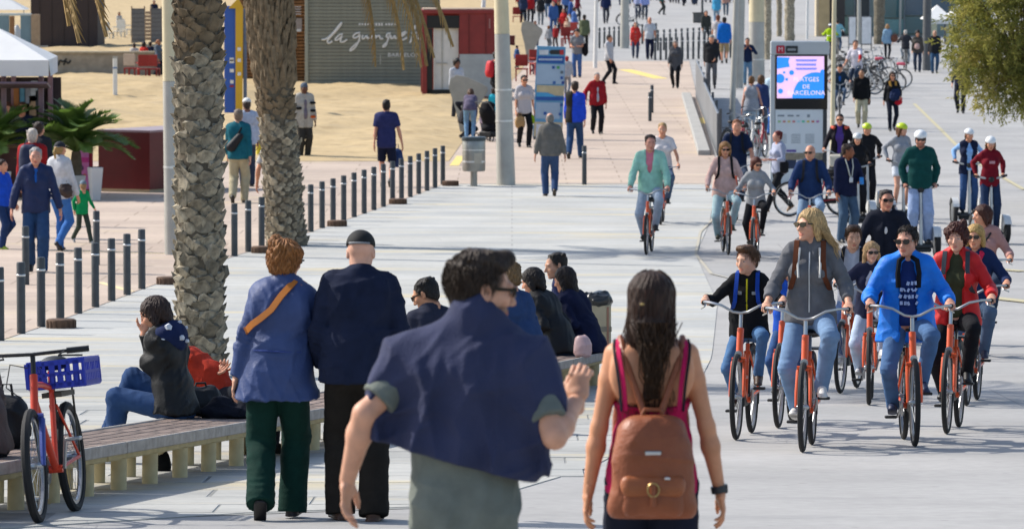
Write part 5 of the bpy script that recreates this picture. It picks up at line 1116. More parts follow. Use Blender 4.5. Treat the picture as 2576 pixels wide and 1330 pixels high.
p = gp(1500, 906); e = empty('litter_bin', p, .2, 'beige litter bin lined with a black bag at the far bench end', 'litter bin'); s = scl(p); MB().box((0, 0, .31), (.26, .30, .60), None, .02).build('body', mat('beige_panel', '9d937c', .7, 0, .1), e); boxpart(e, 'band', (.0, -.152, .34), (.265, .01, .05), mat('bin_band', '6f695e', .6)); boxpart(e, 'stripe', (.09, -.154, .3), (.02, .012, .55), mat('bin_stripe', '85604f', .6))
S = Sdf(); S.ell((0, 0, .64), (.17, .19, .075), k=.02).ell((.05, .02, .67), (.1, .12, .07)).ell((-.08, .0, .66), (.08, .12, .05)); V, F = S.mesh(.013, fold=.02, seed=3); np_mesh('bin_liner', V, F, mat('black_bag', '26282b', .35, 0, .1), e)
# parapet of grey panels
A, Bq = gp(1806, 392), gp(1752, 246); e = empty('parapet', A, 0, 'long grey panel parapet along the edge of the terracotta paving', 'parapet'); dr = Bq - A; L_ = float(np.linalg.norm(dr[:2])); an = math.atan2(dr[1], dr[0]); e.rotation_euler = (0, 0, an); n = 7; M_par = mat('grey_sheet', '72757a', .5, .3, .1, 2, obj_var=.08)
for k in range(n): hh = 1.05 + .28 * math.sin(math.pi * (k % 4) / 4.) * 0 + (.15 if k > 3 else 0); boxpart(e, 'panel', ((k + .5) * L_ / n, 0, hh / 2), (L_ / n - .04, .06, hh), M_par, .01)
for k in range(n + 1): boxpart(e, 'post', (k * L_ / n, -.06, .58), (.07, .07, 1.16), M_dgrey)
for k in range(12): boxpart(e, 'kerb_stone', ((k + .5) * L_ / 12, .34, .06), (L_ / 12 - .02, .30, .16), mat('kerb_concrete', '9b9a96', .85, 0, .12, 3), .015)
# far right building, signs, tents
p = gp(2200, 92); s = scl(p); e = empty('glass_building', p, 0, 'glass fronted building with a beige stone pier at the far right', 'building'); q = lambda x: (x - 2200) / s; z = lambda y: (92 - y) / s; M_bst = mat('beige_stone', 'b19b74', .8, 0, .15, 2); Hb = 6.
boxpart(e, 'stone_pier', (q(2073), .2, Hb / 2), (26 / s, .8, Hb), M_bst); boxpart(e, 'stone_return', (q(2056), .5, Hb / 2), (7 / s, 1.2, Hb), mat('pale_stone', 'bcae94', .8, 0, .1)); boxpart(e, 'dark_wall', (q(2106), .5, Hb / 2), (40 / s, .5, Hb), mat('dark_cladding', '3e3a38', .6, 0, .2)); boxpart(e, 'wall', (q(2300), 1.2, Hb / 2), (400 / s, .3, Hb), mat('pale_wall', '8f9a94', .7, 0, .1))
M_gl = mat('teal_glass', '3f686c', .12, 0, .15, .8, spec=.8); M_gl2 = mat('blue_glass', '35566a', .12, 0, .15, .8, spec=.8)
for i, (a, b_, y0, y1, m) in enumerate(((2122, 2152, -60, 40, M_gl), (2122, 2152, 44, 86, mat('green_glass', '7c9c8c', .2, 0, .1)), (2154, 2190, -60, 86, mat('dark_glass', '26333c', .15, 0, .1)), (2224, 2276, -60, 46, M_gl), (2224, 2276, 50, 86, mat('green_glass', '6f9694', .2, 0, .1)), (2280, 2330, -60, 40, M_gl2), (2280, 2330, 44, 86, M_gl), (2334, 2400, -60, 50, M_gl2), (2404, 2470, -60, 50, M_gl2))): boxpart(e, 'window', ((q(a) + q(b_)) / 2, .95, (z(y0) + z(y1)) / 2), (q(b_) - q(a), .08, z(y0) - z(y1)), m)
for x in (2121, 2153, 2191, 2223, 2278, 2332, 2402): boxpart(e, 'mullion', (q(x), .9, Hb / 2), (2.6 / s, .12, Hb), mat('mullion_grey', '7d868a', .5))
for (x0, x1, lb) in ((2134, 2154, 'narrow blank white sign left of the grey post'), (2166, 2193, 'wider blank white sign right of the grey post')):
    p = gp((x0 + x1) / 2, 128); s = scl(p); e = empty('white_sign', p, 0, lb, 'sign'); h0, h1 = (128 - 112) / s, (128 - 42) / s; w_ = (x1 - x0) / s; boxpart(e, 'panel', (0, 0, (h0 + h1) / 2), (w_ - .06, .06, h1 - h0 - .06), mat('white_panel', 'd8d8d8', .5)); 
    for sx_ in (-1, 1): boxpart(e, 'leg', (sx_ * (w_ / 2 - .02), .02, h1 / 2), (.05, .05, h1), M_dgrey)
    for zz in (h0, h1): boxpart(e, 'frame_bar', (0, .0, zz), (w_, .07, .05), M_dgrey)
for i, (x, y, w_, lb) in enumerate(((2362, 120, 75, 'white tent with pale side walls at the far right'), (2420, 112, 90, 'second white tent half hidden by the tamarisk'))):
    p = gp(x, y); s = scl(p); e = empty('white_tent', p, 0, lb, 'tent'); W = w_ / s; h0 = (y - 50) / s; h1 = (y - 14) / s
    MB().add([(-W / 2, 0, h0), (W / 2, 0, h0), (W / 2, 2.5, h0), (-W / 2, 2.5, h0), (0, 1.2, h1)], [(0, 1, 4), (1, 2, 4), (2, 3, 4), (3, 0, 4)]).build('canopy', M_aw, e); boxpart(e, 'valance', (0, -.01, h0 - .1), (W, .02, .2), M_aw); boxpart(e, 'side_wall', (-W * .28, .05, h0 / 2), (W * .42, .03, h0), mat('cream_canvas', 'aeb097', .8))
    for k in (-1, 1): boxpart(e, 'leg', (k * W * .48, 0, h0 / 2), (.07, .07, h0), M_dgrey)
# tamarisk at the right edge
def tamarisk():
    p = gp(2625, 520); e = empty('tamarisk_tree', p, 0, 'feathery olive green tamarisk hanging in from the right edge', 'tree'); g = np.random.default_rng(5); s = scl(p)
    c = np.array(((2560 - 2625) / s, 0, (520 - 70) / s)); MB().tube([(.1, 0, 0), (.05, .1, 1.2), (-.1, 0, 2.2), (-.4, 0, 3.2)], [.16, .14, .11, .06], 8).build('trunk', mat('tamarisk_bark', '5a4c3c', .9, 0, .3), e, True)
    lm = MB()
    Ms = [mat('tamarisk_leaf', '85843f', .75, 0, .3, 5), mat('tamarisk_leaf', '696d36', .75, 0, .3, 5), mat('tamarisk_leaf', '9c9352', .75, 0, .3, 5)]
    for m_, c_ in zip(Ms, ('94914a', '757a3c', 'a89f58')): translucent(m_, c_, .5)
    out = [[], [], []]; px0 = [(2375, 120), (2372, 200), (2368, 300), (2400, 320), (2470, 325), (2540, 335), (2380, 255), (2420, 60)]
    for i in range(950):
        while True:
            d = g.normal(size=3); d /= np.linalg.norm(d); r = .35 + .65 * g.random() ** .5
            tip = c + d * r * np.array((1.45, 1.3, 1.75)) + (0, 0, -.05)
            u, v = tip[0] * s + 2625, 520 - tip[2] * s
            lim = 2385 + 18 * math.sin(v / 27.) + 10 * math.sin(v / 11.) + (max(0, v - 235) * .35 if v > 235 else 0)
            if u > lim and v < 305 + 22 * math.sin(u / 23.): break
        st = c * .35 + tip * .65 - (0, 0, .25 * g.random()); 
        if i % 12 == 0: lm.tube([c * .8 + (.1, 0, -.4), st, tip], [.03, .015, .005], 5)
        k = 0 if g.random() < .5 else (1 if g.random() < .6 else 2); dirv = tip - c; dirv = dirv / np.linalg.norm(dirv) * .6 + np.array((0, 0, -.12)) + g.normal(size=3) * .35
        for j in range(52):
            t = g.random(); b0 = tip + dirv * (t - .5) * .62 + g.normal(size=3) * .055 * (1.3 - t); dd = unit(dirv * .8 + g.normal(size=3) * .75); L = .05 + .09 * g.random(); wv = unit(np.cross(dd, g.normal(size=3))) * .013
            out[k].append((b0, b0 + dd * L * .5 + wv, b0 + dd * L, b0 + dd * L * .5 - wv))
    lm.build('limb', mat('tamarisk_bark', '5a4c3c', .9, 0, .3), e, True)
    for k in range(3):
        V = np.array(out[k]).reshape(-1, 3); F = np.arange(len(V)).reshape(-1, 4); np_mesh('crown', V, F, Ms[k], e, False)
tamarisk()
# small plant by the container
p = gp(1046, 196); cycad(p + (0, -.3, 0), 9, .42, 'small green palm tuft beside the red container door', 9, .12)['group'] = 'small plants'
# beach furniture far left: red chairs and tables
M_rc = mat('red_chair', '8e2822', .6, 0, .15); M_wc = mat('cream_cushion', 'b9a896', .85)
def chair(px, base, rz, label, m=M_rc, back=None):
    p = gp(px, base); e = empty('chair', p, R_(rz), label, 'chair', 'chairs of the beach bar'); boxpart(e, 'seat', (0, 0, .45), (.46, .46, .05), m, .01); boxpart(e, 'backrest', (0, .22, .76), (.46, .04, .42), back or m, .01)
    for x in (-.2, .2):
        for y in (-.2, .2): boxpart(e, 'leg', (x, y, .22), (.05, .05, .44), m)
        boxpart(e, 'armrest', (x * 1.1, 0, .66), (.05, .45, .04), m)
    return e
for a in ((332, 203, 160, 'red framed beach chair with a cream back, seen from behind', M_rc, M_wc), (362, 205, 190, 'red beach chair right of the cream backed one'), (384, 205, 170, 'red beach chair nearest the pole'), (312, 196, 120, 'pinkish beach chair furthest left at the tables', mat('pink_chair', 'a06a66', .6)), (395, 199, 200, 'red beach chair half hidden by the pole')): chair(*a)
p = gp(356, 196); e = empty('bar_table', p, 0, 'small red table among the beach chairs', 'table'); boxpart(e, 'top', (0, 0, .72), (.7, .7, .04), M_rc, .01); boxpart(e, 'leg', (0, 0, .36), (.08, .08, .70), M_rc); boxpart(e, 'foot', (0, 0, .02), (.4, .4, .04), M_rc)
for a, (x, b_, rz) in zip(('white plastic chair behind the sand, left', 'white plastic chair behind the sand, middle', 'white plastic chair behind the sand, right'), ((270, 108, 30), (300, 103, -20), (316, 98, 60))): chair(x, b_, rz, a, mat('white_chair', 'cfcbc0', .6))
for i, (x, b_, rz) in enumerate(((1312, 205, 0), (1352, 190, 30), (1425, 122, 10), (1436, 108, -30), (1300, 62, 0))): chair(x, b_, rz, ['dark red chair behind the blue beach board, left', 'dark red chair directly behind the blue beach board', 'red chair with brown bag at the far terrace', 'red chair deeper in the far terrace', 'red chair at the far end of the terrace'][i])
p = gp(1268, 120); e = empty('terrace_box', p, 0, 'dark red service box behind the lamp mast', 'box'); boxpart(e, 'body', (.05, .3, .25), (.9, .6, .5), M_dred, .02); boxpart(e, 'lid', (.05, .3, .52), (.94, .64, .05), M_dred, .01)
p = gp(1760, 58); e = empty('stone_planter', p, 0, 'dark square planter among the far bollards', 'planter'); boxpart(e, 'body', (0, 0, .28), (.75, .75, .55), mat('dark_stone', '5a5a58', .8, 0, .2), .02); boxpart(e, 'rim', (0, 0, .57), (.82, .82, .06), mat('dark_stone', '4c4c4a', .8, 0, .2), .01); MB().tube([(.15, 0, .5), (.15, 0, 5)], .07, 8).build('trunk', M_dgrey, e)
# ------------------------------------------------------------------ bicycles and two wheeled scooters
M_tyre = mat('tyre_rubber', '1d1d1e', .8, 0, .15, 20, .2, 120); M_chr = mat('polished_alloy', 'a6a8aa', .28, .85, .05, 9); M_orange = mat('orange_paint', 'd2501c', .38, 0, .06, 5, coat=.3); M_bk = mat('black_plastic', '1c1c1d', .55, 0, .1, 10)
def torus(R, r, n=28, k=7, flat=1.):
    a = np.linspace(0, 2 * math.pi, n, endpoint=False); return MB().tube([(0, R * math.sin(t), R * math.cos(t)) for t in a], r, k, closed=True)
def wheel_meshes(R, r, spokes=18):
    d = {}
    m = torus(R - r, r, 30, 8); d['tyre'] = m.mesh('tyre', True); d['tyre'].materials.append(M_tyre)
    m = MB(); a = np.linspace(0, 2 * math.pi, 30, endpoint=False); V = []
    for t in a:
        for (x, q) in ((-.011, R - 2 * r + .004), (.011, R - 2 * r + .004), (.008, R - 2 * r - .016), (-.008, R - 2 * r - .016)): V.append((x, q * math.sin(t), q * math.cos(t)))
    m.add(V, [(i * 4 + j, i * 4 + (j + 1) % 4, ((i + 1) % 30) * 4 + (j + 1) % 4, ((i + 1) % 30) * 4 + j) for i in range(30) for j in range(4)]); d['rim'] = m.mesh('rim'); d['rim'].materials.append(M_chr)
    m = MB()
    for i in range(spokes):
        t = 2 * math.pi * i / spokes; t2 = t + .35 * (1 if i % 2 else -1); x = .025 * (1 if i % 2 else -1); m.tube([(x, .02 * math.sin(t2), .02 * math.cos(t2)), (0, (R - 2 * r) * math.sin(t), (R - 2 * r) * math.cos(t))], .0017, 3, cap=False)
    d['spokes'] = m.mesh('spokes'); d['spokes'].materials.append(M_chr); m = MB().lathe([(.012, -.045), (.022, -.03), (.018, 0), (.022, .03), (.012, .045)], 8, rot=roty(math.pi / 2)); d['hub'] = m.mesh('hub', True); d['hub'].materials.append(M_chr); return d
WM = wheel_meshes(.335, .021); WMT = wheel_meshes(.335, .027)
def add_wheel(par, loc, wm, spin=0.):
    w_ = bpy.data.objects.new('wheel', wm['tyre']); w_ = bpy.data.objects.new('wheel', None); C.objects.link(w_); w_.parent = par; w_.location = loc; w_.rotation_euler = (spin, 0, 0); w_.empty_display_size = .1
    for k in ('tyre', 'rim', 'spokes', 'hub'): o = bpy.data.objects.new(k, wm[k]); C.objects.link(o); o.parent = w_
    return w_
AX0 = np.array((0, .17, .66)); AXD = unit((0, .065, .18)); BBP = np.array((0, .62, .285))
def steer_M(a): return Matrix.Translation(Vector(AX0)) @ Matrix.Rotation(a, 4, Vector(AXD)) @ Matrix.Translation(-Vector(AX0))
_bm = {}
def bike_parts(paint, style):
    key = (paint.name, style)
    if key in _bm: return _bm[key]
    d = {}; mtb = style == 'mtb'
    def put(k, mb, m): me = mb.mesh(k, True); me.materials.append(m); d[k] = me
    m = MB(); m.tube([(0, .155, .62), (0, .24, .855)], .027 if not mtb else .024, 10)
    if mtb:
        m.tube([(0, .225, .80), (0, .45, .79), (0, .70, .76)], .018, 8); m.tube([(0, .19, .70), (0, .40, .49), BBP], .024, 10); st = (0, .73, .86)
    else:
        m.tube([(0, .185, .72), (0, .30, .50), (0, .45, .36), BBP], .024, 10); m.tube([(0, .215, .80), (0, .34, .60), (0, .48, .47), (0, .67, .46)], .018, 8); st = (0, .755, .72)
    m.tube([BBP, st], .017, 8)
    for s in (-1, 1): m.tube([BBP + (s * .02, 0, 0), (s * .055, 1.08, .335)], .011, 6); m.tube([(s * .018, .72, .66), (s * .055, 1.08, .335)], .009, 6)
    m.tube([BBP - (.04, 0, 0), BBP + (.04, 0, 0)], .024, 10); put('frame', m, paint)
    m = MB()
    for s in (-1, 1): m.tube([(s * .052, 0, .335), (s * .052, .03, .43), (s * .046, .125, .60)], (.010, .013, .015) if not mtb else (.016, .018, .02), 8)
    m.tube([(-.055, .135, .615), (.055, .135, .615)], .019, 8); put('fork', m, paint if not mtb else mat('blue_fork', '3d4b8e', .4, .2, .1))
    m = MB(); m.tube([(0, .24, .855), (0, .262, .965)], .015, 8)
    if mtb: B = [(-.32, .29, .985), (-.15, .265, .98), (0, .25, .975), (.15, .265, .98), (.32, .29, .985)]
    else: B = [(-.315, .44, 1.045), (-.30, .36, 1.055), (-.245, .26, 1.055), (-.15, .215, 1.035), (-.06, .235, .985), (0, .25, .975), (.06, .235, .985), (.15, .215, 1.035), (.245, .26, 1.055), (.30, .36, 1.055), (.315, .44, 1.045)]
    m.tube(B, .0108, 8); put('handlebar', m, M_chr if not mtb else M_bk)
    m = MB()
    if mtb: m.tube([(.20, .272, .982), (.33, .292, .985)], .018, 8)
    else: m.tube([(.306, .39, 1.052), (.318, .47, 1.042)], .018, 8)
    put('grip', m, M_bk)
    m = MB(); s_ = 1
    if mtb: m.tube([(.19, .268, .982), (.16, .2, .96), (.30, .22, .95)], .006, 5)
    else: m.tube([(.285, .33, 1.05), (.29, .30, 1.02), (.33, .41, 1.00)], .006, 5); 
    put('brake_lever', m, M_chr if not mtb else M_bk)
    S = Sdf(); zs = .90 if mtb else .86; S.cone((0, .70, zs), (0, .86, zs + .01), .022, .075, k=.02, lat=(0, 0, 1), asp=.5).ell((0, .87, zs), (.095, .06, .04), k=.03); V, F = S.mesh(.014); me = bpy.data.meshes.new('saddle'); me.from_pydata([tuple(v) for v in V], [], [tuple(map(int, f)) for f in F]); me.materials.append(M_bk); d['saddle'] = me
    put('seat_post', MB().tube([st, (0, st[1] + .045, zs - .02)], .013, 8), M_chr)
    a = .6 if not mtb else 1.5; m = MB()
    for s in (-1, 1): m.tube([BBP + (s * .05, 0, 0), BBP + (s * .075, -s * .17 * math.cos(a), s * .17 * math.sin(a))], .011, 6)
    m.lathe([(.085, -.004), (.085, .004)], 16, BBP - (.05, 0, 0), roty(math.pi / 2)); put('crank', m, M_chr)
    put('pedal', MB().box((0, 0, 0), (.09, .08, .022), bev=.005), M_bk if not mtb else M_chr)
    if not mtb:
        for nm, y in (('rear_fender', 1.08),):
            P = [(0, y + .365 * math.sin(t), .335 + .365 * math.cos(t)) for t in np.linspace(-.9, 1.9, 14)]; put(nm, MB().tube(P, .021, 5), M_bk)
        S_ = MB().box((.0, .70, .285), (.03, .55, .10), None, .02); put('chain_guard', S_, M_bk); put('headlight', MB().lathe([(.012, -.03), (.03, 0), (.028, .02)], 10, (0, .10, .66), rotx(math.pi / 2)), M_chr); put('carrier', MB().box((0, 1.06, .735), (.12, .34, .015)).tube([(.05, 1.2, .73), (.055, 1.1, .35)], .006, 5).tube([(-.05, 1.2, .73), (-.055, 1.1, .35)], .006, 5), M_bk)
    _bm[key] = d; return d
def bike(p, yaw, label, group, paint=None, style='city', steer=0., wm=None, small=1., lean=0., fine=True):
    paint = paint or M_orange; d = bike_parts(paint, style); e = empty('bicycle', p, R_(yaw), label, 'bicycle', group); y = p[1]; cs = math.cos(R_(yaw)); sl_ = math.atan2((gz(y + 1) - gz(y - .2)) / 1.2 * cs, 1); e.rotation_euler = (sl_, R_(lean), R_(yaw)); e.scale = (small,) * 3
    wm = wm or (WMT if style == 'mtb' else WM); Ms = steer_M(R_(steer))
    for k in d:
        if k in ('grip', 'pedal', 'brake_lever'): continue
        o = bpy.data.objects.new(k if k not in ('rear_fender',) else 'fender', d[k]); C.objects.link(o); o.parent = e
        if k in ('fork', 'handlebar', 'headlight'): o.matrix_local = Ms
        if k == 'handlebar':
            for s in (1, -1):
                for kk in ('grip', 'brake_lever'): g_ = bpy.data.objects.new(kk, d[kk]); C.objects.link(g_); g_.parent = o; g_.scale = (s, 1, 1)
    a = .6 if style != 'mtb' else 1.5
    for s in (-1, 1):
        o = bpy.data.objects.new('pedal', d['pedal']); C.objects.link(o); o.parent = e; o.location = tuple(BBP + (s * .125, -s * .17 * math.cos(a), s * .17 * math.sin(a)))
    w0 = add_wheel(e, (0, 0, 0), wm, .3); w0.matrix_local = Ms @ Matrix.Translation((0, 0, .335)) @ Matrix.Rotation(.3, 4, 'X'); add_wheel(e, (0, 1.08, .335), wm, .8); return e
def ride(label, blabel, q, yaw, ytop, group='cyclists on orange hire bicycles', steer=0., ln=9, hd=(0, 0, 0), flip=False, paint=None, bgroup='orange hire bicycles', hmax=1.9, small=1., **kw):
    """a bicycle with its front wheel on pixel q and its rider, whose head top reaches pixel row ytop"""
    p = gp(*q); b = bike(p, yaw, blabel, bgroup, paint, steer=steer, small=small); s = scl(p); ht = (q[1] - ytop) / s * (1 + .75 / (FPX / s)) ; ht /= small
    H = float(np.clip(ht / 1.03, 1.30, 1.88)); Sc = H / 1.75; hz = ht - .845 * Sc * math.cos(R_(ln)); hz = float(np.clip(hz, .90 * Sc ** .5, 1.03)); a = .6; sg = 1
    ped = lambda s_: BBP + (s_ * .125, -s_ * .17 * math.cos(a), s_ * .17 * math.sin(a) + .10 + (.0))
    G = lambda s_: np.array(steer_M(R_(steer)) @ Vector((s_ * .305, .485, 1.085)))
    P = dict(pel=np.array((0, .80, hz)) / Sc, lean=ln, head=hd, hl=G(1) / Sc, hr=G(-1) / Sc, grip='grip', hdl=(.05, -1, -.35), hdr=(-.05, -1, -.35), tl=(-1, 0, 0), tr=(1, 0, 0), el=(.5, .6, -.8), er=(-.5, .6, -.8),
             fl=(ped(1) + (-.02, .09, 0)) / Sc, fr=(ped(-1) + (.02, .09, 0)) / Sc, kl=(.25, -1, .2), kr=(-.25, -1, .2), fdl=(6, 6), fdr=(-6, -14))
    P.update(kw.pop('pose', {})); kw['bot']['wide'] = min(kw['bot'].get('wide', 0), .003); kw['bot'].setdefault('o', .007); kw['top'].setdefault('o', .013 if not kw.get('shirt') else .021); J = person(label, p, H * small, yaw, P, group=group, **kw); J.bike = b; J.root.rotation_euler = (b.rotation_euler[0], 0, R_(yaw)); return J
# ---- self balancing two wheelers
WS = None
def seg_parts():
    d = {}
    def put(k, mb, m, sm=True): me = mb.mesh(k, sm); me.materials.append(m); d[k] = me
    put('platform', MB().box((0, 0, .19), (.40, .36, .06), None, .02).box((0, 0, .13), (.34, .28, .07), None, .02), mat('dark_platform', '2e3134', .6), False); put('mat', MB().box((0, 0, .225), (.36, .30, .012)), M_bk, False)
    m = MB().tube([(0, a, b_) for a, b_ in [(.235 * math.sin(t), .24 + .215 * math.cos(t)) for t in np.linspace(0, 2 * math.pi, 24, endpoint=False)]], .042, 8, closed=True); put('tyre', m, M_tyre); put('rim', MB().lathe([(.17, -.03), (.185, -.02), (.185, .02), (.17, .03)], 20, (0, 0, .24), roty(math.pi / 2)), mat('grey_rim', '777b7d', .4, .5))
    P = [(0, .275 * math.sin(t), .24 + .265 * math.cos(t)) for t in np.linspace(-1.15, 1.15, 10)]; m = MB()
    for i in range(len(P) - 1):
        a, b_ = np.array(P[i]), np.array(P[i + 1]); m.add([a + (-.07, 0, 0), a + (.05, 0, 0), b_ + (.05, 0, 0), b_ + (-.07, 0, 0)], [(0, 1, 2, 3)])
    for i in range(len(P) - 1): m.add([np.array(P[i]) + (-.07, 0, 0), np.array(P[i + 1]) + (-.07, 0, 0), (-.07, 0, .2)], [(0, 1, 2)])
    put('fender', m, mat('white_shell', 'c5c6c4', .35, 0, .04)); put('stem', MB().tube([(0, -.13, .2), (0, -.10, .65), (0, -.07, 1.06)], [.034, .027, .023], 10), mat('silver_stem', 'b3b5b5', .4, .4, .04)); put('console', MB().lathe([(.035, -.05), (.055, -.02), (.055, .02), (.04, .04)], 12, (0, -.07, 1.10)), M_bk)
    put('handlebar', MB().tube([(-.28, .02, 1.16), (-.16, -.055, 1.13), (0, -.07, 1.10), (.16, -.055, 1.13), (.28, .02, 1.16)], .017, 8), mat('grey_bar', 'a9abab', .5, .2)); put('grip', MB().tube([(.19, -.04, 1.137), (.29, .027, 1.163)], .021, 8), M_bk); return d
def segway(p, yaw, label):
    global WS
    WS = WS or seg_parts(); e = empty('self_balancing_scooter', p, R_(yaw), label, 'scooter', 'two wheeled self balancing scooters')
    for k in ('platform', 'mat', 'stem', 'console', 'handlebar'):
        o = bpy.data.objects.new(k, WS[k]); C.objects.link(o); o.parent = e
        if k == 'handlebar':
            for s in (-1, 1): g_ = bpy.data.objects.new('grip', WS['grip']); C.objects.link(g_); g_.parent = o; g_.scale = (s, 1, 1)
    for s in (-1, 1):
        w_ = bpy.data.objects.new('wheel', None); C.objects.link(w_); w_.parent = e; w_.location = (s * .27, 0, 0)
        for k in ('tyre', 'rim'): o = bpy.data.objects.new(k, WS[k]); C.objects.link(o); o.parent = w_
        f_ = bpy.data.objects.new('fender', WS['fender']); C.objects.link(f_); f_.parent = e; f_.location = (s * .27, 0, 0); f_.scale = (s, 1, 1)
    return e
def segride(label, slabel, q, yaw, ytop, hd=(0, 0, 0), **kw):
    p = gp(*q); segway(p, yaw, slabel); s = scl(p); H = float(np.clip((q[1] - ytop) / s - .26, 1.5, 1.9)); Sc = H / 1.75; f = .23 / Sc
    P = dict(pel=(0, .03, .895 + f), lean=4, head=hd, hl=np.array((.235, .06, 1.18)) / Sc, hr=np.array((-.235, .06, 1.18)) / Sc, grip='grip', hdl=(.0, -1, -.25), hdr=(0, -1, -.25), tl=(-1, 0, 0), tr=(1, 0, 0), el=(.55, .7, -.8), er=(-.55, .7, -.8), fl=(.12, .03, .085 + f), fr=(-.12, .03, .085 + f))
    P.update(kw.pop('pose', {})); J = person(label, p, H, yaw, P, group='riders on two wheeled scooters', **kw); return J
# ------------------------------------------------------------------ the people, near to far
JEANS, DJEANS, LJEANS, BLACK, KHAKI = '4b5d75', '2c384b', '9aa8b8', '17181b', 'a39a80'
def jeans(c=JEANS, **k): return dict(c=c, wide=k.pop('wide', .010), **k)
def walkp(ph=1, st=.24, **k):
    d = dict(pel=(0, 0, .885), fl=(.085, -st * ph, .09 + (.0 if ph > 0 else .07)), fr=(-.085, st * ph, .09 + (.07 if ph > 0 else 0)), fdl=(6, 0 if ph > 0 else 35), fdr=(-6, 35 if ph > 0 else 0), hl=(.235, .13 * ph - .05, .83), hr=(-.235, -.13 * ph - .05, .83)); d.update(k); return d
def stand(label, q, ytop, yaw, pose=None, H=None, **kw):
    p = gp(*q); H = H or float(np.clip((q[1] - ytop) / scl(p), .95, 1.92)); return person(label, p, H, yaw, pose or {}, **kw)
# ---- front man with the draped sweater
def front_man():
    p = gp(1160, 1985); p = np.array((-.166, 17.45, gz(17.45))); pose = dict(pel=(0, 0, .90), lean=3, twist=-6, side=-5, shrug=-.035, head=(-62, 4, 0), level=.8, hl=(.395, -.02, .965), el=(.6, .7, 0), hr=(-.385, -.07, 1.235), er=(-.55, .5, -1.), hdr=(-.12, -.15, 1), tr=(1, -.3, .2), hdl=(.10, -.1, -1), tl=(-.3, -1, 0), grip=('relax', 'pinch'))
    J = person('person with a navy sweater draped over an olive T-shirt, seen from behind', p, 1.77, 180, pose, bulk=1.06, skin='cc987c', hair=('quiff', '32271f'), stubble=True,
               top=dict(c='6b7069', sleeve=.78, hem=.14, name='t_shirt', o=.011, fold=.006), bot=dict(c='4a4a44'), extra=[('glasses',)], seed=11)
    S = Sdf(); R = J.R; o = .022; c = J.chest; n = J.neck
    S.cone(J.sh[0] + R @ np.array((.035, .01, -.01)), J.sh[1] + R @ np.array((-.03, .01, -.01)), .062 + o, .062 + o, k=.04)
    for i in (0, 1): S.cone(J.sh[i] + R @ np.array(((.02, -.02)[i], .01, 0)), J.elb[i] * .40 + J.sh[i] * .60, .083, .084, k=.04)
    S.cone(c, n + R @ np.array((0, 0, -.07)), .142 + o, .105 + o, k=.04, lat=R @ np.array((1, 0, 0)), asp=1.45)
    S.ell(c + R @ np.array((0, .10, .05)), (.19, .07, .13), k=.04, rot=R)
    for i in (0, 1): S.cone(n + R @ np.array((0, .02, .05)), J.sh[i] + (n - J.sh[i]) * .25, .080, .066 + o, k=.04)
    for i in (0, 1): S.ell(n * .5 + J.sh[i] * .5 + R @ np.array((0, .03, .0)), (.08, .075, .065), k=.04, rot=R)
    S.cone(n + R @ np.array((-.05, -.01, .035)), n + R @ np.array((.05, -.01, .035)), .058, .058, k=.03)
    S.cone(n + R @ np.array((.06, -.04, .03)), n + R @ np.array((.02, -.10, -.05)), .04, .04, k=.03); S.cone(n + R @ np.array((-.06, -.04, .03)), n + R @ np.array((-.02, -.10, -.05)), .04, .04, k=.03)
    b = J.pel + R @ np.array((.03, .06, .10)); S.cone(c + R @ np.array((0, .05, .05)), b, .12, .112, k=.05, lat=R @ np.array((1, 0, 0)), asp=2.15)
    for s in (1, -1): S.cone(J.sh[(1 - s) // 2] + R @ np.array((s * .04, .02, -.02)), J.pel + R @ np.array((s * .212 + .048, .035, .12)), .066, .055, k=.05)
    S.cut(J.pel + R @ np.array((.0, 0, .125)), R @ np.array((.17, 0, -1))); S.cut(c + R @ np.array((0, -.115, 0)), R @ np.array((0, -1, .0)))
    S.cone(n + R @ np.array((0, -.01, .045)), n + R @ np.array((0, -.02, .2)), .052, .09, k=.02, sub=True)
    def dsp(X, Y, Z):
        x = X - J.pel[0]; z = Z - J.pel[2]; t = np.clip((.56 - z) / .35, 0, 1); r = np.clip((z - .36) / .2, 0, 1)
        f = lambda ph: (1 - np.abs(np.sin(ph))) ** 2
        return -.022 * t * (np.sin(23 * x * (1.3 - .4 * t) + 4 * z) + .7 * np.sin(37 * x + 3 * z + 1)) - .045 * t * (f(11 * x * (1 + .6 * (1 - t)) + .8 + 2.1 * z) + .6 * f(17 * x - 3.2 * z + 2.1)) - .030 * r * f(9 * (z - .9 * np.abs(x)) + .4) + .006
    make_shell('sweater', S, J.h, mat('navy_fleece', '2f3450', .95, 0, .16, 5, .5, 160), J.root, J.S, .010, 4, disp=dsp, smooth=3)
    short_strands(J, 1700, '3a2d23', .020, .0012, 5)
    return J
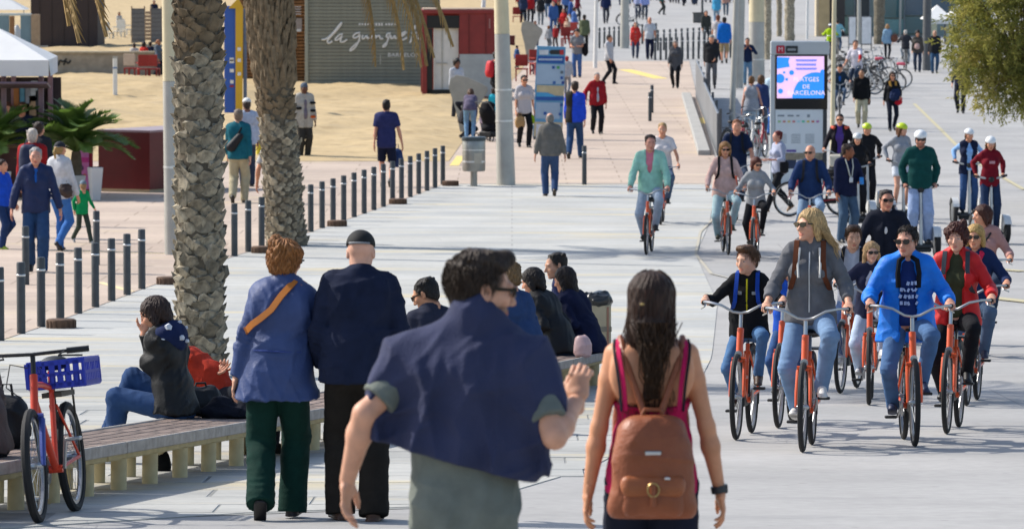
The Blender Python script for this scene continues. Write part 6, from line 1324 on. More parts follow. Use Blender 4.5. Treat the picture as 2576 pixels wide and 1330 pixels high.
def front_woman():
    p = np.array((.523, 19.1, gz(19.1))); pose = dict(pel=(0, 0, .90), lean=2, head=(-10, 3, 0), hl=(.262, .02, .80), el=(.5, .9, 0), hr=(-.285, .0, .81), er=(-.5, .9, 0), fl=(.09, -.1, .09), fr=(-.09, .1, .1))
    J = person('person in a magenta tank top with long dark hair, seen from behind', p, 1.66, 180, pose, sex='f', bulk=1.02, skin='c58a66', hair=('hang', '2e1c13'), bot=dict(c='1a1e2e', kind='shorts', len=.8, waist=.02), seed=12)
    # tank top with narrow straps
    S = Sdf(); add_torso(S, J, .010, hem=.02, fit=.004); R = J.R; c = J.chest
    S.cut(c + R @ np.array((0, 0, -.035)), R @ np.array((0, .25, 1)))
    for i in (0, 1): S.ell(J.sh[i] + R @ np.array((0, 0, -.06)), (.06, .14, .10), k=.008, rot=R, sub=True)
    pink = cloth('b01a4e'); make_shell('tank_top', S, J.h, pink, J.root, J.S, .004, 3)
    for s in (1, -1):
        mb = MB(); mb2 = MB()
        P = [c + R @ np.array(v) for v in ((s * .105, .150, -.07), (s * .112, .152, .02), (s * .120, .144, .08), (s * .130, .118, .14), (s * .134, .072, .185), (s * .130, .018, .207), (s * .118, -.05, .18), (s * .095, -.115, .07))]; mb.band(P, c, .020, .006); mb2.band([v + R @ np.array((s * .016, -.004, -.004)) for v in P[:6]], c, .010, .005)
        worn_part(J, J.root, 'shoulder_strap', mb, pink); worn_part(J, J.root, 'bra_strap', mb2, cloth('1c1c24'))
    # watch
    mb = MB(); w_ = J.hand[1]; d = unit(J.hand[1] - J.elb[1]); mb.tube([w_ - d * .022, w_ + d * .006], .0335, 12); mb.box(w_ - d * .01 + (-.028, .0, 0), (.012, .036, .036), bev=.004); worn_part(J, J.root, 'watch', mb, mat('dark_watch', '33363a', .4, .3))
    # loose long hair strands
    g = np.random.default_rng(3); H0 = J.head; strands(J, 560, .47, '3a241a', .0022, seed=3); mb = MB()
    for i in range(140):
        a = g.uniform(-1.1, 1.1); P = []; ph = g.random() * 6.3; x0 = g.normal() * .028
        for k in range(8): t = k / 7; P.append(J.neck + R @ np.array((x0 * (1.3 - t) + .012 * math.sin(ph + 10 * t), .115 + .02 * math.sin(3 * t) + .008 * g.normal(), .09 - .30 * t)))
        mb.tube(P, np.linspace(.0030, .0012, 8), 4, cap=False)
    worn_part(J, J.root, 'hair_strands', mb, hair_mat('33200f'))
    worn_part(J, J.root, 'hair_clip', MB().box(H0 + J.Rhead @ np.array((.012, .128, .0)), (.035, .02, .014), bev=.005), mat('horn_clip', '8f7a4a', .4))
    # leather backpack
    M_lea = mat('brown_leather', '87492a', .48, 0, .16, 7, .35, 60); S = Sdf(); b = c + R @ np.array((.0, .175, -.265))
    for s in (1, -1): S.cone(b + R @ np.array((s * .090, 0, -.15)), b + R @ np.array((s * .068, -.005, .11)), .075, .064, k=.05)
    S.ell(b + R @ np.array((0, .02, -.02)), (.150, .075, .20), k=.04, rot=R); S.cone(b + R @ np.array((-.125, .0, -.185)), b + R @ np.array((.125, .0, -.185)), .05, .05, k=.03)
    S.cut(b + R @ np.array((0, 0, -.225)), (0, 0, -1)); bp = worn(J, 'backpack', 'brown leather backpack with buckled flap pocket worn over the magenta tank top', 'backpack', S, M_lea, h=.0075, fold=.006)
    S = Sdf()
    for s in (1, -1): S.cone(b + R @ np.array((s * .085, .055, -.18)), b + R @ np.array((s * .085, .055, -.09)), .038, .036, k=.03)
    S.ell(b + R @ np.array((0, .06, -.14)), (.115, .045, .075), k=.02, rot=R); V, F = S.mesh(.0075, smooth=1); np_mesh('front_pocket', V * J.S, F, M_lea, bp)
    S = Sdf(); S.cone(b + R @ np.array((-.095, .078, -.085)), b + R @ np.array((.095, .078, -.085)), .034, .034, k=.01, lat=(0, 1, 0), asp=.85); S.cone(b + R @ np.array((-.095, .09, -.11)), b + R @ np.array((.095, .09, -.11)), .026, .026, k=.02, lat=(0, 1, 0), asp=.8); V, F = S.mesh(.0075, smooth=1); np_mesh('pocket_flap', V * J.S, F, mat('brown_leather_flap', '96552f', .42, 0, .14, 7, .3, 60), bp)
    P = lambda *v: b + R @ np.array(v)
    worn_part(J, bp, 'closing_strap', MB().tube([P(0, .121, -.075), P(0, .125, -.12), P(0, .118, -.17)], .013, 8), M_lea); worn_part(J, bp, 'buckle', MB().tube([P(.022 * math.cos(a), .132, -.105 + .026 * math.sin(a)) for a in np.linspace(0, 6.283, 16, endpoint=False)], .0045, 6, closed=True), mat('brass', 'a38a5c', .35, .9))
    worn_part(J, bp, 'name_plate', MB().box(P(0, .093, .035), (.062, .006, .016), None, .003), mat('plate_steel', 'c9c9c9', .3, .8)); worn_part(J, bp, 'plate_frame', MB().box(P(0, .090, .035), (.070, .006, .024), None, .003), mat('plate_edge', '6b5a4a', .4, .5)); worn_part(J, bp, 'zip', MB().tube([P(.118 * math.sin(a), .045 - .01, .0 + .155 * math.cos(a) + (.02 if abs(a) < .6 else 0)) for a in np.linspace(-1.7, 1.7, 20)], .006, 6), mat('zip_leather', '6d3a20', .5)); worn_part(J, bp, 'zip_pull', MB().box(P(-.055, .108, -.062), (.022, .012, .012), None, .003), mat('plate_steel', 'c9c9c9', .3, .8))
    worn_part(J, bp, 'top_handle', MB().tube([P(-.045, -.01, .165), P(-.03, -.005, .20), P(.03, -.005, .20), P(.045, -.01, .165)], .010, 6), M_lea)
    for s in (1, -1):
        worn_part(J, bp, 'strap', MB().tube([P(s * .035, -.02, .19), P(s * .062, -.035, .27), P(s * .095, -.045, .36), P(s * .118, -.095, .445), P(s * .122, -.165, .475), P(s * .118, -.245, .42), P(s * .12, -.285, .30), P(s * .14, -.25, .15), P(s * .145, -.13, .02), P(s * .13, -.03, -.15)], .0135, 8), M_lea)
    return J
def older_couple():
    p = gp(698, 1305); pose = dict(pel=(0, 0, .885), lean=6, side=-5, fl=(.085, .17, .15), fr=(-.08, -.13, .088), fdl=(6, 42), fdr=(-6, 0), head=(-22, 2, 0), hl=(.265, .03, .83), hr=(-.20, -.22, 1.02), er=(-1, .5, -.6), twist=-3)
    J = person('person with curly auburn hair in a blue jacket with tan bag strap, from behind', p, 1.655, 176, pose, sex='f', bulk=1.17, skin='c9977c', hair=('curly', '86582f'), top=dict(c='35456f', shiny=True, hem=.13, flare=.035, collar=1, o=.026, fold=.009, fit=.01), bot=dict(c='0f2f28', wide=.022, cuff=.02), shoe=('shoe', '1a1718'), extra=[('glasses',)], seed=21)
    short_strands(J, 700, '966438', .045, .0019, 6, .014, -.09)
    mb = MB(); R = J.R; c = J.chest; 
    for V in (((-.075, .085, .235), (-.05, .135, .19), (-.01, .165, .13), (.04, .178, .04), (.10, .182, -.02), (.15, .165, -.06), (.19, .11, -.10)), ((-.10, .075, .215), (-.12, .0, .235), (-.10, -.12, .14), (.0, -.20, .0), (.12, -.18, -.12), (.20, -.05, -.16), (.20, .11, -.10))): mb.band([c + R @ np.array(v) for v in V], c, .042, .008)
    S = Sdf(); S.cone(J.pel + (.05, -.21, .10), J.pel + (.05, -.21, .26), .07, .06, k=.03, lat=(1, 0, 0), asp=1.6); bg_ = worn(J, 'shoulder_bag', 'tan strapped shoulder bag slung across the back of the blue jacket', 'bag', S, mat('tan_leather', 'b36a22', .5, 0, .1)); worn_part(J, bg_, 'strap', mb, mat('tan_leather', 'b36a22', .5, 0, .1))
    mb = MB(); mb.tube([J.waist + J.Rh @ np.array((.155 * 1.05 * math.sin(a), .134 * 1.0 * math.cos(a), -.005)) * np.array((1.16, 1.2, 1)) for a in np.linspace(0, 6.283, 24, endpoint=False)], .006, 5, closed=True); worn_part(J, J.root, 'waist_seam', mb, cloth('2b3d78', True))
    p = gp(898, 1308); pose = dict(pel=(0, 0, .90), lean=7, side=-3, fl=(.10, -.05, .088), fr=(-.10, .06, .088), head=(-6, 8, 0), hl=(.21, -.16, .92), hr=(-.23, -.20, .92), fdl=(14, 0), fdr=(-14, 0))
    J2 = person('person in dark navy jacket and black cap arm in arm, seen from behind', p, 1.70, 182, pose, bulk=1.17, skin='cf9f88', hair=None, top=dict(c='1a2136', hem=.05, collar=1, o=.026, fold=.009), bot=dict(c='231f1b', wide=.024, cuff=.02), shoe=('shoe', '4a2f22'), extra=[('cap', '141516')], seed=22)
    return J, J2
front_man(); front_woman(); older_couple()
# ---- seated on the bench
def sitp(ang=1., **k):
    d = dict(pel=(0, .03, .43), lean=14, fl=(.10, -.36, .088), fr=(-.10, -.32, .088), kl=(.2, -1, 1.2), kr=(-.2, -1, 1.2), hl=(.10, -.28, .62), hr=(-.10, -.28, .62)); d.update(k); return d
def seat(label, q, yaw, H, pose, **kw):
    p = gp(q[0], q[1], .33); return person(label, p, H, yaw, pose, group='people sitting on the long bench', **kw)
J = seat('person in black jacket with a starred navy hood sitting on the bench holding their face', (432, 1052), -112, 1.66, sitp(lean=16, head=(8, 14, 0), fl=(.12, -.42, .088), fr=(.02, -.50, .26), kl=(.1, -1, 1), kr=(0, -1, 1.6), hl=(.05, -.20, .99), hr=(-.10, -.34, .56), el=(.1, .7, -1), er=(-.5, .5, -.6), hdl=(-.1, .1, 1), level=.5), sex='f', hair=('bob', '2c1d18'), top=dict(c='131416', shiny=True, hood=1, hem=.03, o=.03, fold=.010), bot=jeans('2c446a'), shoe=('shoe', 'b8b8b4'), seed=31)
S = Sdf(); R = J.R; S.ell(J.neck + R @ np.array((0, .10, -.04)), (.15, .085, .12), k=.03, rot=R); S.ell(J.neck + R @ np.array((0, .05, -.02)), (.19, .11, .085), k=.03, rot=R); V, F = S.mesh(J.h, fold=.006, seed=3); np_mesh('hood', V * J.S, F, cloth('1a2547'), J.root)
mb = MB()
for i, v in enumerate(((-.08, .17, .0), (.06, .185, -.07), (.12, .13, .03), (-.02, .16, .05), (.16, .08, -.05), (-.14, .12, -.06), (.0, .19, -.10), (.17, -.02, .02))):
    n_v = unit(np.array(v) * (1, 1.4, .5)); q = J.neck + R @ (np.array(v)); sz_ = .016 + .008 * (i % 3)
    mb.lathe([(sz_, -.01), (sz_ * .8, .012), (.002, .014)], 5, q, R @ np.stack([np.cross((0, 0, 1), n_v), np.cross(n_v, np.cross((0, 0, 1), n_v)), n_v], 1))
worn_part(J, J.root, 'hood_stars', mb, cloth('c8ccd4'), False)
J = seat('person lying back on the bench in an orange red jacket behind the seated woman', (548, 1030), 70, 1.68, dict(pel=(0, .0, .42), lean=-58, fl=(.10, -.40, .10), fr=(-.10, -.35, .10), kl=(.2, -1, 1), kr=(-.2, -1, 1), hl=(.10, .05, .62), hr=(-.08, .02, .62), head=(20, 0, 0), level=0), hair=('short', '4a4038'), top=dict(c='a8321f', hem=.04, o=.028, fold=.012), bot=dict(c='22242a'), extra=[('capback', '5a5450')], seed=32)
seat('person at the left edge in a grey brown top sitting on the bench', (-42, 1148), -100, 1.70, sitp(lean=16, hl=(.22, -.02, .50), hr=(-.1, -.2, .6)), hair=('short', '3a2c22'), top=dict(c='5f5450', hem=.04), bot=dict(c='20242c'), seed=33)
def softbag(name, label, c, sz, m, yaw=0., knots=()):
    S = Sdf(); x, y, z = sz; g = random.Random(hash_(label))
    for sx in (-1, 1): S.cone((sx * x * .45, 0, z * .3), (sx * x * .38, 0, z * .75), y * .8, y * .7, k=.05, lat=(0, 1, 0), asp=1.)
    S.ell((0, 0, z * .45), (x, y, z * .5), k=.04); S.ell((g.uniform(-.3, .3) * x, -y * .5, z * .4), (x * .6, y * .7, z * .35), k=.03); S.cut((0, 0, 0), (0, 0, -1)); V, F = S.mesh(.012, fold=.012, seed=hash_(label) % 99); o = np_mesh(name, V, F, m); o.location = tuple(map(float, c)); o.rotation_euler = (0, 0, yaw); tag(o, label, 'bag')
    if name == 'plastic_bag': return o
    mb = MB().tube([(-x * .3, 0, z * .9), (-x * .2, 0, z * 1.18), (x * .2, 0, z * 1.18), (x * .3, 0, z * .9)], .009, 6); mb.build('handle', m, o, True); return o
pb = gp(18, 1128, .33); softbag('bag', 'black bag standing on the bench at the left edge', pb + (0, 0, .33), (.13, .10, .34), cloth('15161a', True))
pb = gp(505, 1046, .33); softbag('bag', 'black shoulder bag on the bench between the seated woman and the orange jacket', pb + (0, 0, .33), (.17, .10, .20), cloth('17181a', True), .4)
pb = gp(588, 1050, .33); softbag('bag', 'dark folded coat like bundle at the bench edge behind the green trousers', pb + (0, 0, .33), (.26, .12, .10), cloth('141620'), .3); 
pb = gp(398, 1186); softbag('bag', 'small black bag under the bench behind the legs', pb, (.07, .07, .14), cloth('111214'))
seat('person with short black hair and sunglasses sitting half hidden by the draped sweater', (1100, 985), -150, 1.72, sitp(lean=18, head=(38, 22, 0)), hair=('short', '14110f'), skin='b98566', top=dict(c='2a2d3c', hem=.05), bot=jeans(), extra=[('glasses',)], seed=34)
seat('person with curly fair hair in a denim jacket sitting on the bench with back turned', (1318, 915), -128, 1.72, sitp(lean=24, head=(-10, 12, 0)), hair=('curly', '6e5638'), top=dict(c='2c4166', hem=.05, collar=1, fold=.009), bot=jeans(DJEANS), seed=35, bulk=1.08)
seat('person with dark hair in a black jacket hunched forward on the bench', (1405, 893), -120, 1.68, sitp(lean=38, head=(10, 12, 0)), sex='f', hair=('bob', '1d1613'), top=dict(c='121214', shiny=True, hem=.04, o=.024, fold=.009), bot=jeans(DJEANS), seed=36)
J = seat('person with long dark brown hair in a navy top leaning on the bench', (1478, 888), -118, 1.66, sitp(lean=34, head=(0, 10, 0)), sex='f', hair=('long', '1e1512'), top=dict(c='161c36', hem=.05, fold=.008), bot=dict(c='1b2036'), seed=37)
seat('person with short dark hair in navy sitting beyond the others near the bin', (1436, 868), -95, 1.74, sitp(lean=20, head=(24, 8, 0)), hair=('short', '1a1512'), skin='b98a70', top=dict(c='172044', hem=.05), bot=jeans(DJEANS), seed=38)
p = gp(1465, 897, .33); softbag('plastic_bag', 'pale pink plastic bag on the bench beside the navy top', p + (0, -.06, .33), (.07, .06, .20), mat('thin_plastic', 'c4a3a0', .35, 0, .08))
p = gp(1361, 902, .33); S = Sdf(); S.cone((0, 0, .04), (0, 0, .12), .036, .036, k=.01).cone((0, 0, .12), (0, 0, .185), .034, .013, k=.02).cone((0, 0, .0), (0, 0, .04), .034, .036, k=.01).cut((0, 0, 0), (0, 0, -1)); V, F = S.mesh(.006); o = np_mesh('bottle', V, F, mat('pale_green_plastic', '8fb0a0', .12, 0, .05, spec=.6)); o.location = tuple(map(float, p + (0, -.10, .33))); tag(o, 'water bottle with a green cap standing on the bench', 'bottle'); MB().lathe([(.015, .185), (.015, .215), (.012, .22)], 10).build('cap', mat('green_cap', '1f8f4a', .4), o, True); MB().lathe([(.0375, .05), (.0375, .11)], 14).build('label', mat('bottle_label', 'b7bf9a', .6), o, True)
# ---- parked orange mountain bike with a blue crate
pf = gp(100, 1316); bk = bike(pf, -6, 'parked red orange mountain bicycle with a blue crate leaning by the bench', 'parked bicycles', mat('red_orange_paint', 'c23a1f', .4, 0, .1, 5, .05, 20), 'mtb', steer=3, lean=-6)
M_cr = mat('blue_crate', '2338a6', .45, 0, .08, 5); ce = empty('crate', (0, 0, 0), 0, 'blue plastic fruit crate tied on the rack of the parked bicycle', 'crate'); ce.matrix_world = bk.matrix_world; bpy.context.view_layer.update()
ce.location = bk.matrix_world @ Vector((.05, .88, .755)); ce.rotation_euler = (bk.rotation_euler[0], bk.rotation_euler[1], bk.rotation_euler[2])
Lx, Ly, Lz = .34, .46, .17
boxpart(ce, 'floor', (0, 0, .008), (Lx, Ly, .016), M_cr)
for s in (-1, 1):
    for (nm, w_, ax) in (('side', Lx, 0), ('side', Ly, 1)):
        mb = MB(); f = (lambda u, z, s=s: (u, s * Ly / 2, z)) if ax == 0 else (lambda u, z, s=s: (s * Lx / 2, u, z)); n = 7 if ax == 0 else 9; th = (lambda a, b_: (a, .012, b_)) if ax == 0 else (lambda a, b_: (.012, a, b_))
        for z, h in ((.02, .03), (.085, .018), (.155, .03)): mb.box(f(0, z), th(w_, h))
        for k in range(n + 1): u = -w_ / 2 + w_ * k / n; mb.box(f(u, .085), th(.016 if k % 3 else .035, .15))
        for k in range(n * 2): u = -w_ / 2 + w_ * (k + .5) / (n * 2); mb.box(f(u, .05), th(.008, .06))
        mb.build(nm, M_cr, ce)
rk = MB().box((.0, .90, .72), (.12, .40, .03)).tube([(.055, 1.05, .77), (.06, 1.08, .36)], .007, 5).tube([(-.055, 1.05, .77), (-.06, 1.08, .36)], .007, 5); rk.build('carrier', mat('old_steel', '4c4a42', .6, .4, .3, 20), bk, True)
MB().tube([(-.02, .18, .90), (-.10, .08, .93), (-.14, .10, .80), (-.06, .15, .72)], .004, 5).build('brake_cable', M_bk, bk, True)
# ---- the cyclists
OH = 'orange hire bicycle '
def rpack(J, label, col): return backpack(J, label, col)
J = ride('person with long blonde windblown hair in a grey zip hoodie and sunglasses riding in front', OH + 'at the front of the group under the grey hoodie', (2019, 1137), -7, 538, ln=6, hd=(-42, -2, 0), sex='f', hair=('wind', 'a98c60'), skin='c9967c', top=dict(c='5f6064', hood=1, hem=.02, sleeve=1.72, fold=.009, v=.05, o=.022), bot=jeans('6a84a4'), shoe=('shoe', 'c9c7c3'), extra=[('glasses',)], seed=41)
worn_part(J, J.root, 'zip', MB().tube([J.neck + J.R @ np.array((0, -.118, -.03)), J.chest + J.R @ np.array((0, -.152, .02)), J.waist + J.Rh @ np.array((0, -.137, .04)), J.pel + J.Rp @ np.array((0, -.16, .06))], .006, 5), mat('zip_metal', 'b5b5b5', .4, .5))
for s in (1, -1): worn_part(J, J.root, 'drawstring', MB().tube([J.neck + J.R @ np.array((s * .075, -.10, .0)), J.chest + J.R @ np.array((s * .085, -.165, .06)), J.chest + J.R @ np.array((s * .08, -.175, -.03))], .009, 5), cloth('c9c6c0'))
strands(J, 300, .28, 'b3966a', .0026, .11, 5, 1.2)
backpack(J, 'brown strapped small backpack worn over the grey hoodie', '5a3322', (.24, .12, .34))
J = ride('person, a young boy in a black jacket with a yellow zip, riding', OH + 'ridden by the boy in the black jacket', (1852, 1106), -9, 645, ln=10, hd=(-30, 4, 0), sex='k', hair=('quiff', '4e3420'), skin='c9997f', top=dict(c='16171a', hem=.04, collar=1, o=.022, fold=.008), bot=jeans('46688f'), shoe=('boot', '3b2a20'), seed=42, hmax=1.5)
worn_part(J, J.root, 'yellow_zip', MB().tube([J.neck + J.R @ np.array((0, -.115, -.0)), J.chest + J.R @ np.array((0, -.142, .02)), J.waist + J.Rh @ np.array((0, -.128, .04)), J.pel + J.Rp @ np.array((0, -.14, .06))], .009, 5), cloth('a8a020'))
for s in (1, -1): worn_part(J, J.root, 'pale_patch', MB().box(J.chest + J.R @ np.array((s * .085, -.135, .05)), (.07, .012, .03), J.R), cloth('7f8486'))
short_strands(J, 500, '5a3d26', .04, .0022, 8)
backpack(J, 'black and blue backpack on the back of the boy', '1b3f94', (.26, .14, .36))
J = ride('person, a child in a blue top half hidden between the boy and the blonde rider', OH + 'half hidden behind the boy and the grey hoodie', (1958, 1076), -9, 680, ln=16, hd=(10, 6, 0), sex='k', hair=('short', '6a4a2c'), top=dict(c='1f4fb0', hem=.04), bot=jeans('33507c'), shoe=('shoe', '3a3a3a'), seed=43)
J = ride('person in a bright blue jacket over a navy printed T-shirt with sunglasses, riding in front', OH + 'at the front right under the bright blue jacket', (2301, 1123), 0, 583, ln=9, hd=(-24, 2, 0), bulk=1.13, hair=('short', '1c1614'), skin='c48f78', top=dict(c='0f6fd0', shiny=True, open=.082, hem=.13, flare=.03, collar=1, o=.034, fold=.008), shirt=dict(c='1c2f66', v=.5), bot=jeans('4a6890'), shoe=('shoe', '1d2846'), extra=[('glasses',)], seed=44)
short_strands(J, 500, '241a15', .03, .0022, 7)
mb = MB(); g = random.Random(2)
for r in range(4):
    for k in range(5):
        if g.random() < .85: mb.box(J.chest + J.R @ np.array(((k - 2) * .032 + g.uniform(-.006, .006), -.165 + .012 * abs(k - 2) - .008 * r, .02 - r * .055)), (.012 + .014 * g.random(), .012, .03), J.R @ roty(g.uniform(-.6, .6)))
o = worn_part(J, J.root, 'shirt_print', mb, cloth('9fb2d8'), False); o['kind'] = 'stuff'
worn_part(J, J.root, 'black_collar_lining', MB().tube([J.chest + J.R @ np.array(v) for v in ((.085, -.135, -.02), (.09, -.125, .10), (.075, -.085, .20), (0, .02, .235), (-.075, -.085, .20), (-.09, -.125, .10), (-.085, -.135, -.02))], .022, 7), cloth('17181c'))
J = ride('person with curly dark red hair in a bright red jacket over an olive top, smiling', OH + 'on the right under the bright red jacket', (2382, 1091), -10, 575, ln=8, hd=(-6, 2, 0), sex='f', hair=('curly', '3f1c16'), skin='cf9b82', top=dict(c='b81a1c', shiny=True, open=.085, hem=.05, collar=1, o=.030), shirt=dict(c='3b3d2a', v=1), bot=dict(c='16171c'), shoe=('shoe', '16161a'), seed=45, bulk=1.05)
short_strands(J, 420, '4a2018', .05, .0028, 9, .018, -.09)
backpack(J, 'grey strapped backpack over the bright red jacket', '3d4248', (.26, .13, .36))
J = ride('person, a fair haired girl in a navy cardigan with sunglasses, riding behind the front pair', OH + 'between the grey hoodie and the blue jacket', (2186, 1018), -5, 630, ln=10, hd=(14, 2, 0), sex='f', hair=('long', 'a4835c'), skin='cf9f88', top=dict(c='23263c', open=.06, hem=.06, o=.022), shirt=dict(c='b8b4ba'), bot=jeans('a9b8cc'), shoe=('shoe', 'cfcfcf'), extra=[('glasses',)], seed=46)
J = ride('person, a teenage boy in a pale grey shirt with backpack straps, riding', OH + 'behind the grey hoodie, left of the navy cardigan', (2114, 989), -12, 580, ln=10, hd=(16, 6, 0), hair=('quiff', '3f2a1c'), skin='c9987c', top=dict(c='a3a6b0', sleeve=.6, hem=.05, v=.06, name='t_shirt'), bot=jeans('5a6f94'), shoe=('shoe', 'bdbdbd'), seed=47)
short_strands(J, 350, '4a3220', .04, .0028, 10)
backpack(J, 'black backpack of the teenage boy in the pale grey shirt', '1c1c20', (.26, .13, .38))
J = ride('person with blond hair in a navy jacket with a pink collar and sunglasses', OH + 'behind the bright red jacket', (2432, 1020), -10, 575, ln=8, hd=(-6, 2, 0), sex='f', hair=('bob', 'a5854f'), top=dict(c='1c2b4e', hem=.05, o=.022), bot=jeans(), shoe=('shoe', '2a2c40'), extra=[('glasses',)], seed=48)
worn_part(J, J.root, 'pink_collar', MB().tube([J.neck + J.R @ np.array(v) for v in ((.03, -.13, -.09), (.075, -.085, .0), (.0, .07, .05), (-.075, -.085, .0), (-.03, -.13, -.09))], .026, 7), cloth('c22a4a'))
J = ride('person with chestnut hair in a dusty pink jacket looking left at the right edge', OH + 'hidden behind the riders at the far right of the group', (2462, 905), -8, 525, ln=12, hd=(-60, 0, 0), sex='f', hair=('bob', '3c1d14'), top=dict(c='a87f78', hem=.05, o=.022), bot=jeans(DJEANS), seed=49)
worn_part(J, J.root, 'bag_strap', MB().tube([J.chest + J.R @ np.array(v) for v in ((.13, .03, .19), (.07, -.125, .12), (-.03, -.155, 0), (-.15, -.12, -.13))], .014, 6), cloth('2a2a2c'))
J = ride('person with slicked dark hair, sunglasses, a dark jacket and open white collar, riding', OH + 'hidden behind the teenage boy under the dark jacket', (2222, 872), -6, 485, ln=8, hd=(14, 0, 0), hair=('short', '241a16'), skin='b98068', top=dict(c='181c28', open=.035, hem=.05, o=.024), shirt=dict(c='c9c9c9', v=.8), bot=jeans(DJEANS), extra=[('glasses',)], seed=50)
J = ride('person in a mint green jumper over a pink shirt riding alone', OH + 'ridden by the person in the mint green jumper', (1626, 641), -6, 330, ln=7, hd=(12, 4, 0), hair=('short', '2e2019'), skin='c58a76', top=dict(c='8fbfae', hem=.05, v=.16, o=.02), shirt=dict(c='c07080', v=.7), bot=jeans(LJEANS, wide=.016), shoe=('shoe', '26221f'), seed=51)
J = ride('person in a pale pink jumper with sunglasses and backpack straps, riding', OH + 'ridden by the person in the pale pink jumper', (1832, 641), 2, 362, ln=7, hd=(4, 2, 0), sex='f', hair=('bob', '8a6238'), top=dict(c='c4a39a', hem=.05, o=.018), bot=jeans('9fb8bd'), shoe=('shoe', '4a4a3a'), extra=[('glasses',)], seed=52, bulk=1.1)
backpack(J, 'black backpack over the pale pink jumper', '1a1a1c', (.26, .13, .38))
J = ride('person with dark red bobbed hair in a light grey hoodie and black leggings, riding', OH + 'ridden by the person in the light grey hoodie', (1894, 655), -6, 402, ln=14, hd=(30, 8, 0), sex='f', hair=('bob', '4c2218'), top=dict(c='8b8d90', hood=1, hem=.04), bot=dict(c='191a1e', wide=.0), shoe=('boot', '2a2622'), extra=[('glasses',)], seed=53)
J = ride('person, bald with sunglasses in a navy jacket and backpack, riding', OH + 'ridden by the bald person in the navy jacket', (2036, 655), -4, 370, ln=7, hd=(-16, 0, 0), hair=None, skin='c08a70', top=dict(c='1e3258', hem=.04, collar=1, o=.024), bot=jeans('7c93ad'), extra=[('glasses',)], seed=54)
backpack(J, 'dark backpack of the bald person in the navy jacket', '23242a', (.28, .14, .40))
J = ride('person with fair hair in a white T-shirt riding behind the mint jumper', OH + 'hidden behind the mint jumper rider', (1662, 566), -4, 313, ln=8, sex='f', hair=('short', '9a7d50'), top=dict(c='c4bfc0', sleeve=.6, name='t_shirt'), bot=jeans(), seed=55)
J = ride('person with short reddish hair in a navy T-shirt riding behind the pink jumper', OH + 'hidden behind the pale pink jumper', (1850, 560), -4, 305, ln=10, hd=(4, 4, 0), hair=('crew', '7a4a2c'), skin='c88e74', top=dict(c='16233f', sleeve=.7, name='t_shirt'), bot=jeans(DJEANS), seed=56)
backpack(J, 'dark backpack over the navy T-shirt', '1a1c22', (.28, .14, .40))
M_gr = mat('grey_bike_paint', '50545a', .4, .3, .1, 5); M_wb = mat('white_bike_paint', 'b9b7b3', .4, 0, .08, 5)
J = ride('person in a purple top and black and coral jacket with sunglasses, cycling', 'bicycle with a pale basket under the purple top', (2108, 512), -6, 290, 'other cyclists', ln=6, sex='f', hair=('pony', '241a18'), top=dict(c='1e1b22', open=.085, hem=.04, o=.03), shirt=dict(c='4c3880', v=1), bot=dict(c='22232a'), extra=[('glasses',)], seed=57, paint=M_gr, bgroup='grey city bicycles')
for s in (1, -1): worn_part(J, J.root, 'coral_shoulder', MB().tube([J.chest + J.R @ np.array((s * .11, -.07, .19)), J.chest + J.R @ np.array((s * .17, -.0, .19)), J.sh[0 if s > 0 else 1] + J.R @ np.array((s * .03, -.02, .03))], .035, 7), cloth('d0604c'))
bs = boxpart(J.bike, 'basket', (0, .02, .86), (.36, .28, .24), mat('pale_basket', 'b9b2a4', .8, 0, .2, 20), .03)
J = ride('person, a child in a cap with a blue top cycling towards the camera', 'small grey bicycle ridden by the child in the cap', (2112, 298), -4, 165, 'other cyclists', ln=6, sex='k', hair=('short', '2a2320'), top=dict(c='20303f', open=.05, hem=.05), shirt=dict(c='2458a0'), bot=jeans(), extra=[('cap', '23262c')], seed=58, paint=M_gr, bgroup='grey city bicycles')
J = ride('person in a white shirt with red lower sleeves cycling behind the child', 'grey bicycle ridden by the person in the white shirt', (2128, 248), -30, 104, 'other cyclists', ln=14, hd=(40, 0, 0), hair=('short', '3a2520'), top=dict(c='c9c4cc', sleeve=1.0), bot=jeans(DJEANS), seed=59, paint=M_gr, bgroup='grey city bicycles', pose=dict(hl=(.42, .10, 1.12), el=(0, 1, -1)))
for i in (0,): worn_part(J, J.root, 'red_sleeve', MB().tube([J.elb[i], J.hand[i]], [.055, .042], 8), cloth('a01c20'))
J = ride('person in a yellow hi-vis jacket and white helmet on a bicycle, seen from behind', 'bicycle of the person in the yellow hi-vis jacket', (2086, 150), 180, 62, 'other cyclists', ln=6, hair=('crew', '2a2320'), top=dict(c='a8c81e', hem=.05, o=.03), bot=dict(c='1d2128'), extra=[('helmet', 'c9cdd2')], seed=60, paint=M_gr, bgroup='grey city bicycles')
worn_part(J, J.root, 'reflective_band', MB().tube([J.waist + J.R @ np.array((.185 * math.cos(a), .16 * math.sin(a), .06)) for a in np.linspace(0, 6.283, 16, endpoint=False)], .022, 5, closed=True), mat('reflective', 'c4c8b8', .4, .2))
J = ride('person in a light blue shirt cycling away beyond the hi-vis jacket', 'bicycle of the person in the light blue shirt', (2104, 138), 180, 48, 'other cyclists', ln=6, hair=('short', '1c1816'), top=dict(c='82b4be'), bot=jeans(), seed=61, paint=M_gr, bgroup='grey city bicycles')
J = ride('person in a dark grey jacket cycling away at the far right', 'bicycle of the person in the dark grey jacket', (2274, 172), 180, 76, 'other cyclists', ln=12, hair=('crew', 'b5b0a8'), top=dict(c='33343a', hem=.05, o=.026), bot=jeans('8a929a'), seed=62, paint=M_gr, bgroup='grey city bicycles')
